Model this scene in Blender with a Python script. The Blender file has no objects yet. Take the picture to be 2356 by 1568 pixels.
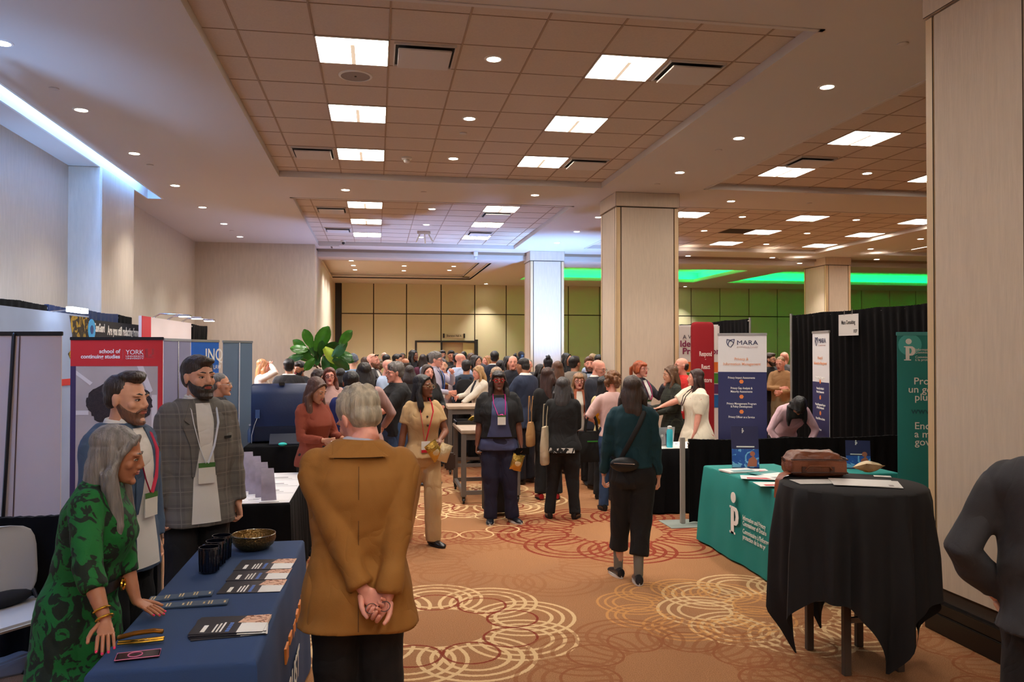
import bpy, bmesh, math, random
from math import sin, cos, pi, radians as R, sqrt, atan2, hypot
from mathutils import Vector, Matrix, Euler, noise
SC = bpy.context.scene
COL = SC.collection
random.seed(7)
# ---------- the photograph's camera ----------
FL = 1835.; TH = R(9.65); PH = R(.72); HC = 1.87
fw = Vector((sin(TH)*cos(PH), cos(TH)*cos(PH), sin(PH)))
rt = Vector((cos(TH), -sin(TH), 0)); upv = rt.cross(fw)
CP = Vector((0, 0, HC))
cam = bpy.data.cameras.new('camera'); co = bpy.data.objects.new('camera', cam); COL.objects.link(co)
cam.sensor_width = 36; cam.lens = 36*FL/2356; cam.clip_end = 200; cam.clip_start = .05
co.location = CP; co.rotation_euler = Matrix((rt, upv, -fw)).transposed().to_euler()
SC.camera = co
def ray(px, py): return fw + rt*((px-1178)/FL) - upv*((py-784)/FL)
def P(px, py, d): return CP + ray(px, py)*d                       # at camera depth d
def Z(px, py, z): r = ray(px, py); return CP + r*((z-HC)/r.z)     # on height z
def X_(px, py, x): r = ray(px, py); return CP + r*(x/r.x)
def Y_(px, py, y): r = ray(px, py); return CP + r*(y/r.y)
def FP(px, d): p = P(px, 807, d); return Vector((p.x, p.y, 0))    # floor under a column of the photo
# ---------- materials ----------
def S(c):
    return tuple((v/255/12.92 if v/255 <= .04045 else ((v/255+.055)/1.055)**2.4) for v in c[:3])+(1,)
MC = {}
def new_mat(name):
    m = bpy.data.materials.new(name); m.use_nodes = True
    return m, m.node_tree, m.node_tree.nodes['Principled BSDF']
def mat(name, c, rough=.7, metal=0, emit=0, bump=0, bscale=200, stretch=(1, 1, 1), var=0, vscale=8, alpha=1, spec=.5, sheen=0, trans=0, c2=None, coat=0, sss=0):
    if name in MC: return MC[name]
    m, nt, b = new_mat(name); c = S(c); MC[name] = m
    b.inputs['Base Color'].default_value = c; b.inputs['Roughness'].default_value = rough
    b.inputs['Metallic'].default_value = metal; b.inputs['Alpha'].default_value = alpha
    b.inputs['Specular IOR Level'].default_value = spec; b.inputs['Transmission Weight'].default_value = trans
    b.inputs['Sheen Weight'].default_value = sheen; b.inputs['Coat Weight'].default_value = coat
    if sss:
        b.inputs['Subsurface Weight'].default_value = sss; b.inputs['Subsurface Radius'].default_value = (.01, .004, .002); b.inputs['Subsurface Scale'].default_value = 1
    if emit:
        b.inputs['Emission Color'].default_value = c; b.inputs['Emission Strength'].default_value = emit
    if var or bump:
        tc = nt.nodes.new('ShaderNodeTexCoord'); mp = nt.nodes.new('ShaderNodeMapping')
        nt.links.new(tc.outputs['Object'], mp.inputs[0]); mp.inputs['Scale'].default_value = stretch
    if var:
        n = nt.nodes.new('ShaderNodeTexNoise'); n.inputs['Scale'].default_value = vscale; n.inputs['Detail'].default_value = 4
        nt.links.new(mp.outputs[0], n.inputs['Vector'])
        r = nt.nodes.new('ShaderNodeMapRange'); r.inputs[1].default_value = .3; r.inputs[2].default_value = .7
        nt.links.new(n.outputs[0], r.inputs[0])
        x = nt.nodes.new('ShaderNodeMix'); x.data_type = 'RGBA'; nt.links.new(r.outputs[0], x.inputs[0])
        if c2: x.inputs[6].default_value = c; x.inputs[7].default_value = S(c2)
        else:
            x.inputs[6].default_value = tuple(v*(1-var) for v in c[:3])+(1,); x.inputs[7].default_value = tuple(min(1, v*(1+var)) for v in c[:3])+(1,)
        nt.links.new(x.outputs[2], b.inputs['Base Color'])
    if bump:
        n = nt.nodes.new('ShaderNodeTexNoise'); n.inputs['Scale'].default_value = bscale; n.inputs['Detail'].default_value = 3
        nt.links.new(mp.outputs[0], n.inputs['Vector'])
        bp = nt.nodes.new('ShaderNodeBump'); bp.inputs['Strength'].default_value = bump; bp.inputs['Distance'].default_value = .01
        nt.links.new(n.outputs[0], bp.inputs['Height']); nt.links.new(bp.outputs[0], b.inputs['Normal'])
    return m
# ---------- mesh builder ----------
class MB:
    def __init__(s): s.v = []; s.f = []; s.m = []
    def add(s, vs, fs, mi=0):
        n = len(s.v); s.v += [tuple(v) for v in vs]; s.f += [tuple(i+n for i in f) for f in fs]; s.m += [mi]*len(fs); return s
    def box(s, a, b, mi=0, M=None):
        x0, y0, z0 = a; x1, y1, z1 = b
        vs = [Vector(p) for p in ((x0,y0,z0),(x1,y0,z0),(x1,y1,z0),(x0,y1,z0),(x0,y0,z1),(x1,y0,z1),(x1,y1,z1),(x0,y1,z1))]
        if M: vs = [M @ v for v in vs]
        return s.add(vs, [(0,3,2,1),(4,5,6,7),(0,1,5,4),(1,2,6,5),(2,3,7,6),(3,0,4,7)], mi)
    def quad(s, *p, mi=0): return s.add(p, [tuple(range(len(p)))], mi)
    def rings(s, rs, mi=0, cap=True, closed=True):
        n = len(rs[0]); vs = [p for r in rs for p in r]; fs = []
        for i in range(len(rs)-1):
            for j in range(n if closed else n-1):
                k = (j+1) % n; fs.append((i*n+j, i*n+k, (i+1)*n+k, (i+1)*n+j))
        if cap: fs += [tuple(range(n))[::-1], tuple(range((len(rs)-1)*n, len(rs)*n))]
        return s.add(vs, fs, mi)
    def lathe(s, prof, c=(0,0,0), n=24, mi=0, cap=True, M=None):
        rs = []
        for r, z in prof:
            ring = [Vector((c[0]+r*cos(2*pi*j/n), c[1]+r*sin(2*pi*j/n), c[2]+z)) for j in range(n)]
            rs.append([M @ p for p in ring] if M else ring)
        return s.rings(rs, mi, cap)
    def tube(s, pts, rad, n=8, mi=0, flat=1.0, ref=None, ends=True):
        pts = [Vector(p) for p in pts]; k = len(pts)
        rad = list(rad) if hasattr(rad, '__len__') else [rad]*k
        if ends:   # rounded ends
            d0 = (pts[0]-pts[1]).normalized(); d1 = (pts[-1]-pts[-2]).normalized()
            r0, r1 = rad[0], rad[-1]
            pts = [pts[0]+d0*r0*.9, pts[0]+d0*r0*.55]+pts+[pts[-1]+d1*r1*.55, pts[-1]+d1*r1*.9]
            rad = [r0*.3, r0*.8]+rad+[r1*.8, r1*.3]; k += 4
        rs = []; pr = Vector(ref) if ref else None
        for i in range(k):
            t = (pts[min(i+1, k-1)]-pts[max(i-1, 0)]).normalized()
            if pr is None: pr = Vector((0,0,1)) if abs(t.z) < .9 else Vector((0,1,0))
            u = (pr - t*pr.dot(t)); u = u.normalized() if u.length > 1e-5 else t.orthogonal().normalized(); w = t.cross(u)
            rs.append([pts[i]+(w*cos(2*pi*j/n)+u*sin(2*pi*j/n)*flat)*rad[i] for j in range(n)]); pr = u
        return s.rings(rs, mi)
    def ell(s, c, r, M=None, n=12, mi=0):
        rs = []; c = Vector(c); m = n//2+1
        for i in range(m+1):
            a = -pi/2+pi*(i+.0)/m
            if i == 0: a += .12
            if i == m: a -= .12
            ring = [Vector((r[0]*cos(a)*cos(2*pi*j/n), r[1]*cos(a)*sin(2*pi*j/n), r[2]*sin(a))) for j in range(n)]
            rs.append([c+(M @ p if M else p) for p in ring])
        return s.rings(rs, mi)
    def mesh(s, name, mats=()):
        me = bpy.data.meshes.new(name); me.from_pydata(s.v, [], s.f)
        for m in (mats if isinstance(mats, (list, tuple)) else [mats]): me.materials.append(m)
        me.polygons.foreach_set('material_index', s.m); me.update(); return me
    def build(s, name, mats, parent=None, smooth=True, bevel=0, loc=None, rot=None, norm=True):
        me = s.mesh(name, mats); ob = bpy.data.objects.new(name, me); COL.objects.link(ob)
        if norm:
            b = bmesh.new(); b.from_mesh(me); bmesh.ops.recalc_face_normals(b, faces=b.faces); b.to_mesh(me); b.free()
        if bevel:
            b = bmesh.new(); b.from_mesh(me)
            bmesh.ops.bevel(b, geom=[e for e in b.edges if e.is_manifold and e.calc_face_angle(0) > .6], offset=bevel, segments=2, affect='EDGES', clamp_overlap=True)
            b.to_mesh(me); b.free()
        if smooth:
            me.polygons.foreach_set('use_smooth', [True]*len(me.polygons)); me.set_sharp_from_angle(angle=R(40))
        if parent: ob.parent = parent
        if loc is not None: ob.location = loc
        if rot is not None: ob.rotation_euler = rot
        return ob
def tag(o, label, cat=None, group=None, kind=None):
    if label: o['label'] = label
    if cat: o['category'] = cat
    if group: o['group'] = group
    if kind: o['kind'] = kind
    return o
def thing(name, label, cat, loc=(0,0,0), rz=0, group=None):
    o = bpy.data.objects.new(name, None); COL.objects.link(o); o.empty_display_size = .1
    o.location = loc; o.rotation_euler = (0, 0, rz); return tag(o, label, cat, group)
def struct(o, label=None): o['kind'] = 'structure'; return tag(o, label)
def copy_tree(o, parent=None):
    c = o.copy(); COL.objects.link(c)
    if parent: c.parent = parent
    for ch in list(o.children): copy_tree(ch, c)
    return c
def text_mesh(s, size=1, font=None, extrude=.0008, width=None, align='LEFT', bold=0, space=1):
    cu = bpy.data.curves.new('lettering', 'FONT'); cu.body = s; cu.size = size; cu.extrude = extrude; cu.align_x = align
    cu.offset = bold; cu.resolution_u = 3; cu.space_character = space
    ob = bpy.data.objects.new('tmp', cu); COL.objects.link(ob)
    dg = bpy.context.evaluated_depsgraph_get(); me = bpy.data.meshes.new_from_object(ob.evaluated_get(dg))
    bpy.data.objects.remove(ob); bpy.data.curves.remove(cu); me.materials.clear()
    if width and len(me.vertices):
        xs = [v.co.x for v in me.vertices]; a, b = min(xs), max(xs); k = width/(b-a)
        for v in me.vertices: v.co.x = v.co.x*k
    return me
def text(lines, mats, parent, M, name='lettering'):
    """lines: (string, x, y, size, width|None, align, matindex, bold); M maps the flat XY sheet into the parent's space"""
    b = bmesh.new()
    for (s, x, y, size, width, al, mi, bold) in lines:
        me = text_mesh(s, size, width=width, align=al, bold=bold)
        n0 = len(b.faces); nv = len(b.verts); b.from_mesh(me); b.faces.ensure_lookup_table(); b.verts.ensure_lookup_table()
        for f in b.faces[n0:]: f.material_index = mi
        for v in b.verts[nv:]: v.co = M @ Vector((v.co.x+x, v.co.y+y, v.co.z))
        bpy.data.meshes.remove(me)
    me = bpy.data.meshes.new(name); b.to_mesh(me); b.free()
    for m in mats: me.materials.append(m)
    o = bpy.data.objects.new(name, me); COL.objects.link(o)
    if parent: o.parent = parent
    return o
def sheetM(o, xd, yd):
    """matrix of a flat sheet: origin, x direction, y direction"""
    xd = Vector(xd).normalized(); yd = Vector(yd).normalized(); n = xd.cross(yd)
    M = Matrix((xd, yd, n)).transposed().to_4x4(); M.translation = Vector(o); return M
# ================= the hall =================
ZS, ZP = 4.36, 4.44
wallM = mat('wall_vinyl', (204, 193, 178), .75, bump=.25, bscale=60, stretch=(1, 1, .15), var=.05, vscale=25)
colM = mat('column_vinyl', (214, 196, 174), .7, bump=.25, bscale=90, stretch=(1, 1, .1), var=.05, vscale=40)
oakM = mat('pale_oak_trim', (222, 192, 148), .45, var=.08, vscale=12, stretch=(1, 1, .08))
ceilM = mat('ceiling_paint', (204, 197, 190), .9)
tileM = mat('ceiling_tile', (200, 184, 168), .95, var=.04, vscale=60, bump=.3, bscale=220)
gridM = mat('ceiling_grid', (196, 170, 142), .6)
darkM = mat('dark_trim', (28, 24, 22), .5)
blackW = mat('black_baseboard', (12, 11, 12), .35)
whiteP = mat('white_plastic', (225, 222, 215), .5)
def emis(name, c, st):
    if name in MC: return MC[name]
    m, nt, b = new_mat(name); MC[name] = m
    b.inputs['Base Color'].default_value = (0, 0, 0, 1); b.inputs['Emission Color'].default_value = S(c); b.inputs['Emission Strength'].default_value = st
    return m
PANEL = emis('light_panel', (255, 245, 232), 20)
DOWN = emis('downlight_lens', (255, 240, 222), 30); DOWN.cycles.emission_sampling = 'NONE'
# --- floor with the carpet pattern ---
def carpet():
    m, nt, b = new_mat('patterned_carpet'); N = nt.nodes; L = nt.links
    b.inputs['Roughness'].default_value = .95; b.inputs['Specular IOR Level'].default_value = .1
    g = bpy.data.node_groups.new('medallion', 'ShaderNodeTree'); gi = g.nodes.new('NodeGroupInput'); go = g.nodes.new('NodeGroupOutput')
    for nm in ('x', 'y', 'cx', 'cy', 'r', 'rot'): g.interface.new_socket(nm, in_out='INPUT', socket_type='NodeSocketFloat')
    for nm in ('rings', 'loops', 'inside'): g.interface.new_socket(nm, in_out='OUTPUT', socket_type='NodeSocketFloat')
    def mk(tree):
        def f(op, *a, clamp=False):
            n = tree.nodes.new('ShaderNodeMath'); n.operation = op; n.use_clamp = clamp
            for i, v in enumerate(a):
                if isinstance(v, (int, float)): n.inputs[i].default_value = v
                else: tree.links.new(v, n.inputs[i])
            return n.outputs[0]
        return f
    f = mk(g); I = gi.outputs
    dx = f('DIVIDE', f('SUBTRACT', I['x'], I['cx']), I['r']); dy = f('DIVIDE', f('SUBTRACT', I['y'], I['cy']), I['r'])
    rr = f('SQRT', f('ADD', f('MULTIPLY', dx, dx), f('MULTIPLY', dy, dy)))
    an = f('ADD', f('ARCTAN2', dy, dx), I['rot']); K = 2*pi/9
    am = f('SUBTRACT', f('FLOORED_MODULO', an, K), K/2)
    qx = f('MULTIPLY', rr, f('COSINE', am)); qy = f('ABSOLUTE', f('MULTIPLY', rr, f('SINE', am)))
    tot = None; ins = None
    for k in (0, 1, 2):
        c0 = .60; cx, cy = c0*cos(K*k), c0*sin(K*k)
        ex = f('SUBTRACT', qx, cx); ey = f('SUBTRACT', qy, cy)
        d = f('SQRT', f('ADD', f('MULTIPLY', ex, ex), f('MULTIPLY', ey, ey)))
        # crescents: thick outward, thin inward
        fr = f('FRACT', f('DIVIDE', d, .078)); w = f('ABSOLUTE', f('SUBTRACT', fr, .5))
        line = f('LESS_THAN', w, .17); msk = f('MULTIPLY', f('LESS_THAN', d, .40), f('GREATER_THAN', d, .13))
        o = f('MULTIPLY', line, msk); tot = o if tot is None else f('MAXIMUM', tot, o)
        i_ = f('LESS_THAN', d, .40); ins = i_ if ins is None else f('MAXIMUM', ins, i_)
    ex = f('SUBTRACT', qx, .52); d = f('SQRT', f('ADD', f('MULTIPLY', ex, ex), f('MULTIPLY', qy, qy)))
    lp = f('LESS_THAN', f('ABSOLUTE', f('SUBTRACT', d, .172)), .009)
    tot = f('MULTIPLY', tot, f('GREATER_THAN', rr, .36))
    inside = f('MAXIMUM', ins, f('LESS_THAN', rr, .6))
    g.links.new(tot, go.inputs['rings']); g.links.new(lp, go.inputs['loops']); g.links.new(inside, go.inputs['inside'])
    f = mk(nt)
    tc = N.new('ShaderNodeTexCoord'); sp = N.new('ShaderNodeSeparateXYZ')
    wn = N.new('ShaderNodeTexNoise'); wn.inputs['Scale'].default_value = 90; wn.inputs['Detail'].default_value = 1
    L.new(tc.outputs['Object'], wn.inputs['Vector'])
    vm = N.new('ShaderNodeVectorMath'); vm.operation = 'SCALE'; L.new(wn.outputs['Color'], vm.inputs[0]); vm.inputs['Scale'].default_value = .012
    va = N.new('ShaderNodeVectorMath'); L.new(tc.outputs['Object'], va.inputs[0]); L.new(vm.outputs[0], va.inputs[1]); L.new(va.outputs[0], sp.inputs[0])
    n1 = N.new('ShaderNodeTexNoise'); n1.inputs['Scale'].default_value = 160; n1.inputs['Detail'].default_value = 3; L.new(tc.outputs['Object'], n1.inputs['Vector'])
    n2 = N.new('ShaderNodeTexNoise'); n2.inputs['Scale'].default_value = 1.3; n2.inputs['Detail'].default_value = 4; L.new(tc.outputs['Object'], n2.inputs['Vector'])
    def mix(fac, a, c_):
        x = N.new('ShaderNodeMix'); x.data_type = 'RGBA'
        if isinstance(fac, float): x.inputs[0].default_value = fac
        else: L.new(fac, x.inputs[0])
        for i, v in ((6, a), (7, c_)):
            if isinstance(v, tuple): x.inputs[i].default_value = v
            else: L.new(v, x.inputs[i])
        return x.outputs[2]
    base = mix(f('MULTIPLY', f('SUBTRACT', n1.outputs[0], .35), 2.2, clamp=True), S((148, 102, 68)), S((204, 149, 104)))
    base = mix(f('MULTIPLY', f('SUBTRACT', n2.outputs[0], .5), 2.2, clamp=True), base, S((160, 116, 84)))
    cream, red, yel, br = (232, 200, 150), (132, 40, 30), (222, 160, 92), (150, 92, 58)
    cols = {'c': cream, 'r': red, 'y': yel, 'b': br}
    for (px, py, r, kc, lc, st, ro) in MED:
        c = Z(px, py, 0)
        gn = N.new('ShaderNodeGroup'); gn.node_tree = g
        L.new(sp.outputs[0], gn.inputs['x']); L.new(sp.outputs[1], gn.inputs['y'])
        for k, v in (('cx', c.x), ('cy', c.y), ('r', r), ('rot', ro)): gn.inputs[k].default_value = v
        base = mix(f('MULTIPLY', gn.outputs['rings'], st), base, S(cols[kc]))
        if lc: base = mix(f('MULTIPLY', gn.outputs['loops'], .85), base, S(cols[lc]))
    L.new(base, b.inputs['Base Color'])
    bp = N.new('ShaderNodeBump'); bp.inputs['Strength'].default_value = .5; bp.inputs['Distance'].default_value = .01
    L.new(n1.outputs[0], bp.inputs['Height']); L.new(bp.outputs[0], b.inputs['Normal'])
    return m
# photo position of each centre, radius in metres, ring colour, loop colour, strength, turn
MED = [(1010, 1440, 1.02, 'c', 'r', .85, .2), (1420, 1222, 1.3, 'r', None, .85, 0), (1060, 1205, 1.0, 'r', 'c', .5, .3),
       (1090, 1145, 1.25, 'c', 'r', .8, 0), (1800, 1400, .95, 'c', None, .75, .1), (1600, 1395, .75, 'y', None, .6, .4),
       (1560, 1545, 1.0, 'b', 'b', .6, 0), (1180, 1290, 1.15, 'b', None, .35, .2), (780, 1260, .9, 'b', 'r', .4, 0),
       (1420, 1120, 1.2, 'b', None, .4, 0), (1180, 1090, 1.3, 'r', None, .45, 0), (2060, 1520, .95, 'b', 'b', .5, 0)]
fl = MB().box((-4.4, -3, -.1), (24, 31, 0)).build('floor', carpet(), smooth=False); struct(fl, 'orange-brown carpet with overlapping ring medallions')
# --- walls ---
def wallbox(name, a, b, m=wallM): return struct(MB().box(a, b).build(name, m, smooth=False))
wallbox('wall_left', (-4.3, -3, 0), (-4.08, 19.3, 4.7))
wallbox('wall_left_return', (-4.1, 19.1, 0), (-1.42, 19.6, ZS+.02))
pil = MB().box((-4.09, 11.52, 0), (-3.66, 12.98, ZS)).build('wall_left_pilaster', wallM, smooth=False, bevel=.01); struct(pil)
wallbox('wall_right', (23.8, -3, 0), (24, 31, 4.7)); wallbox('wall_back', (-4.3, -3.2, 0), (24, -3, 4.7))
wallbox('wall_left_far', (-1.6, 19.6, 0), (-1.42, 28, 4.3))
# --- ceiling: soffit with coffers cut out ---
COF = [(-1.385, 3.39, 5.68, 11.74), (-1.36, 3.32, 13.35, 19.15), (4.99, 11.03, 4.6, 11.55), (4.99, 11.03, 13.1, 18.72), (12.9, 19.0, 4.6, 11.55), (12.9, 19.0, 13.1, 18.72), (-1.385, 3.39, -2.7, 3.9)]
SLOT = (-3.69, -3.46, -3, 13.8)
def grid_ceiling(name, z, x0, x1, y0, y1, holes, m, t=.02, z1=None):
    xs = sorted({x0, x1, *[h[0] for h in holes], *[h[1] for h in holes]}); ys = sorted({y0, y1, *[h[2] for h in holes], *[h[3] for h in holes]})
    xs = [x for x in xs if x0 <= x <= x1]; ys = [y for y in ys if y0 <= y <= y1]; b = MB()
    for i in range(len(xs)-1):
        for j in range(len(ys)-1):
            cx, cy = (xs[i]+xs[i+1])/2, (ys[j]+ys[j+1])/2
            if any(h[0] < cx < h[1] and h[2] < cy < h[3] for h in holes): continue
            b.box((xs[i], ys[j], z), (xs[i+1], ys[j+1], z+t))
    o = b.build(name, m, smooth=False); struct(o); return o
grid_ceiling('ceiling', ZS, -4.3, 24, -3, 20.6, COF+[SLOT], ceilM, .075)
for i, (x0, x1, y0, y1) in enumerate(COF):
    # grid lines fall on the lay-in tile joints seen in the photograph
    gx0 = .1 if x0 < 3 else 7.3; gy0 = 6.628+.6065*(0 if y0 < 12 else 0)
    b = MB(); b.box((x0-.02, y0-.02, ZP), (x1+.02, y1+.02, ZP+.03))
    struct(b.build('ceiling_tile_field', tileM, smooth=False), None)
    b = MB(); x = gx0-.6045*30
    while x < x1:
        if x > x0: b.box((x-.008, y0, ZP-.006), (x+.008, y1, ZP+.001))
        x += .6045
    y = gy0-.6065*30
    while y < y1:
        if y > y0: b.box((x0, y-.0045, ZP-.004), (x1, y+.0045, ZP+.001))
        y += .6065
    struct(b.build('trim_ceiling_grid', mat('grid_line', (160, 136, 112), .7), smooth=False))
    b = MB()   # rolled edge strip round the coffer
    e = .012
    for (a, c_) in (((x0-.03, y0-.03), (x0+e, y1+.03)), ((x1-e, y0-.03), (x1+.03, y1+.03)), ((x0-.03, y0-.03), (x1+.03, y0+e)), ((x0-.03, y1-e), (x1+.03, y1+.03))): b.box((a[0], a[1], ZS-.008), (c_[0], c_[1], ZP-.002))
    struct(b.build('trim_coffer_edge', ceilM, smooth=False))
# light slot on the left: a lit recess
b = MB(); sx0, sx1, sy0, sy1 = SLOT
b.box((sx0-.02, sy0, ZS-.003), (sx0+.008, sy1, 4.72)); b.box((sx1-.008, sy0, ZS-.003), (sx1+.02, sy1, 4.72)); b.box((sx0-.02, sy0, 4.7), (sx1+.02, sy1, 4.73)); b.box((sx0-.02, sy1-.008, ZS-.003), (sx1+.02, sy1+.02, 4.72))
struct(b.build('trim_light_slot', whiteP, smooth=False))
cove = emis('cool_led_strip', (110, 165, 255), 60)
o = tag(MB().box((sx0+.01, sy0, 4.66), (sx0+.06, 13.3, 4.69)).build('led_strip', cove, smooth=False), 'cool blue-white light strip recessed in the ceiling slot above the left wall', 'light strip')
# --- rear bay: lower ceiling beyond the beam ---
beam = MB().box((-1.6, 20.0, 4.18), (24, 20.6, ZS+.01)).build('ceiling_beam', ceilM, smooth=False, bevel=.01); struct(beam)
struct(MB().box((-1.42, 19.9, 4.30), (24, 20.02, 4.361)).build('trim_partition_track', mat('track', (150, 130, 110), .5), smooth=False))
ZR = 4.2
REC = [(-1.38, 3.0, 20.95, 25.9), (4.6, 10.6, 21.6, 25.6), (11.8, 23.0, 21.6, 25.6)]
grid_ceiling('ceiling_rear', ZR, -1.6, 24, 20.6, 28.3, REC, ceilM, .03)
x0, x1, y0, y1 = REC[0]
b = MB()
for k, (d, z) in enumerate(((0, ZR+.0), (.25, ZR+.07))):
    X0, X1, Y0, Y1 = x0-.3+0*d, x1-d, y0+d, y1-d
    z2 = z+.07
    b.box((X0, Y0-.02, z), (X1, Y0, z2)); b.box((X0, Y1, z), (X1, Y1+.02, z2)); b.box((X1, Y0-.02, z), (X1+.02, Y1+.02, z2))
    if k == 0: b.box((X0, Y0, z2), (X1, Y0+.25, z2+.01)); b.box((X0, Y1-.25, z2), (X1, Y1, z2+.01)); b.box((X1-.25, Y0, z2), (X1, Y1, z2+.01))
b.box((x0-.3, y0+.2, ZR+.14), (x1-.2, y1-.2, ZR+.16)); struct(b.build('ceiling_stepped_recess', ceilM, smooth=False))
GRN = emis('green_led_strip', (0, 255, 95), 26)
gw = mat('cove_white', (215, 215, 210), .8)
for i, (x0, x1, y0, y1) in enumerate(REC[1:]):
    b = MB(); h = .34
    b.box((x0-.3, y0-.3, ZR+h), (x1+.3, y1+.3, ZR+h+.02))
    for a, c_ in (((x0-.3, y0-.3), (x0-.28, y1+.3)), ((x1+.28, y0-.3), (x1+.3, y1+.3)), ((x0-.3, y0-.3), (x1+.3, y0-.28)), ((x0-.3, y1+.28), (x1+.3, y1+.3))):
        b.box((a[0], a[1], ZR+.03), (c_[0], c_[1], ZR+h))
    for a, c_ in (((x0-.02, y0), (x0, y1)), ((x1, y0), (x1+.02, y1)), ((x0, y0-.02), (x1, y0)), ((x0, y1), (x1, y1+.02))):
        b.box((a[0], a[1], ZR+.03), (c_[0], c_[1], ZR+.1))
    struct(b.build('ceiling_cove', gw, smooth=False))
    root = thing('led_cove_light', ('green cove lighting glowing in the ceiling between the two nearer columns', 'green cove lighting glowing in the ceiling right of the third column')[i], 'cove light', ((x0+x1)/2, (y0+y1)/2, ZR+.1))
    cx, cy = (x0+x1)/2, (y0+y1)/2
    for a, c_ in (((x0-.2, y1+.1), (x1+.2, y1+.14)), ((x0-.2, y0-.14), (x1+.2, y0-.1)), ((x0-.14, y0), (x0-.1, y1)), ((x1+.1, y0), (x1+.14, y1))):
        MB().box((a[0]-cx, a[1]-cy, -.05), (c_[0]-cx, c_[1]-cy, -.02)).build('led_strip', GRN, root, smooth=False)
# --- far wall: operable partition ---
YF = 27.9; fabM = mat('partition_fabric', (206, 194, 160), .85, bump=.2, bscale=70)
def fx(px): return Y_(px, 700, YF).x
wallbox('wall_far', (-4.3, YF+.25, 0), (24, YF+.4, 4.3), mat('far_paint', (206, 182, 146), .8))
wallbox('wall_far_return', (-1.42, YF-.0, 0), (fx(771), YF+.25, ZR), mat('far_paint', (206, 182, 146), .8))
zt = Y_(1000, 643, YF).z; zm = Y_(1000, 722, YF).z
fr = MB().box((fx(771), YF, 0), (fx(785), YF+.2, zt)).box((fx(771), YF, zt), (23.8, YF+.2, zt+.07)); struct(fr.build('trim_partition_frame', darkM, smooth=False))
joints = [785, 859.6, 935.5, 1015, 1092.5, 1165, 1237, 1308, 1380, 1450, 1522, 1591, 1657, 1724, 1789, 1852, 1918, 1983, 2048, 2108, 2170, 2230, 2290]
doorx = (fx(957), fx(1016), fx(1093)); zd = Y_(1020, 787, YF).z
for i in range(len(joints)-1):
    a, c_ = fx(joints[i])+.018, fx(joints[i+1])-.018
    b = MB(); z0 = 0.02
    if joints[i] in (1015,): z0 = zd+.05
    if z0 < zm: b.box((a, YF+.02, z0), (c_, YF+.1, zm-.018))
    b.box((a, YF+.02, zm+.018), (c_, YF+.1, zt))
    struct(b.build('wall_partition_panel', fabM, smooth=False))
jb = MB()
jb.box((fx(785), YF+.09, 0), (fx(1015), YF+.12, zt)).box((fx(1092), YF+.09, 0), (23.8, YF+.12, zt)).box((fx(1015), YF+.09, zd+.05), (fx(1092), YF+.12, zt))
struct(jb.build('trim_partition_joint', mat('joint_dark', (62, 44, 34), .7), smooth=False))
b = MB(); a0, a1, a2 = doorx
b.box((a0-.03, YF-.02, 0), (a0+.03, YF+.03, zd)).box((a2-.02, YF-.04, 0), (a2+.1, YF+.05, zd+.1)).box((a0-.03, YF-.02, zd), (a2+.1, YF+.03, zd+.06)).box((a1-.02, YF-.02, 0), (a1+.03, YF+.03, zd))
struct(b.build('trim_door_frame', darkM, smooth=False))
# lobby seen through the open door
lob = mat('lobby_wall', (244, 222, 186), .8)
struct(MB().box((a1, YF+3, 0), (a2+2, YF+3.1, 3)).box((a1-.3, YF+.4, 0), (a1-.2, YF+3, 3)).box((a2+.6, YF+.4, 0), (a2+.7, YF+3, 3)).box((a1-.3, YF+.4, 2.7), (a2+2, YF+3.1, 2.8)).box((a1-.3, YF+.2, -.1), (a2+2, YF+3.1, 0)).build('wall_lobby', lob, smooth=False))
door = MB().box((a2-.42, YF+.05, .02), (a2-.02, YF+.12, zd-.02)).build('door_1', mat('door_face', (196, 176, 124), .5), smooth=False); struct(door)
# sign above the door
p0, p1 = fx(1019), fx(1070); zb, zt2 = Y_(1040, 777, YF).z, Y_(1040, 767, YF).z
sg = thing('door_sign', 'small pale hall name sign with dark end blocks above the far doorway', 'sign', ((p0+p1)/2, YF-.01, (zb+zt2)/2)); w = (p1-p0)/2; hh = (zt2-zb)/2
MB().box((-w+.06, -.005, -hh*1.1), (w-.06, .02, hh*.9)).build('sign_plate', mat('sign_pale', (188, 172, 138), .5), sg, smooth=False)
[MB().box((k-.03, -.02, -hh), (k+.03, .02, hh)).build('end_block', darkM, sg, smooth=False) for k in (-w+.03, w-.03)]
text([('Sheraton Hall A', 0, -.035, .105, w*1.35, 'CENTER', 0, .002)], [darkM], sg, sheetM((0, -.007, 0), (1, 0, 0), (0, 0, 1)))
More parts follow.
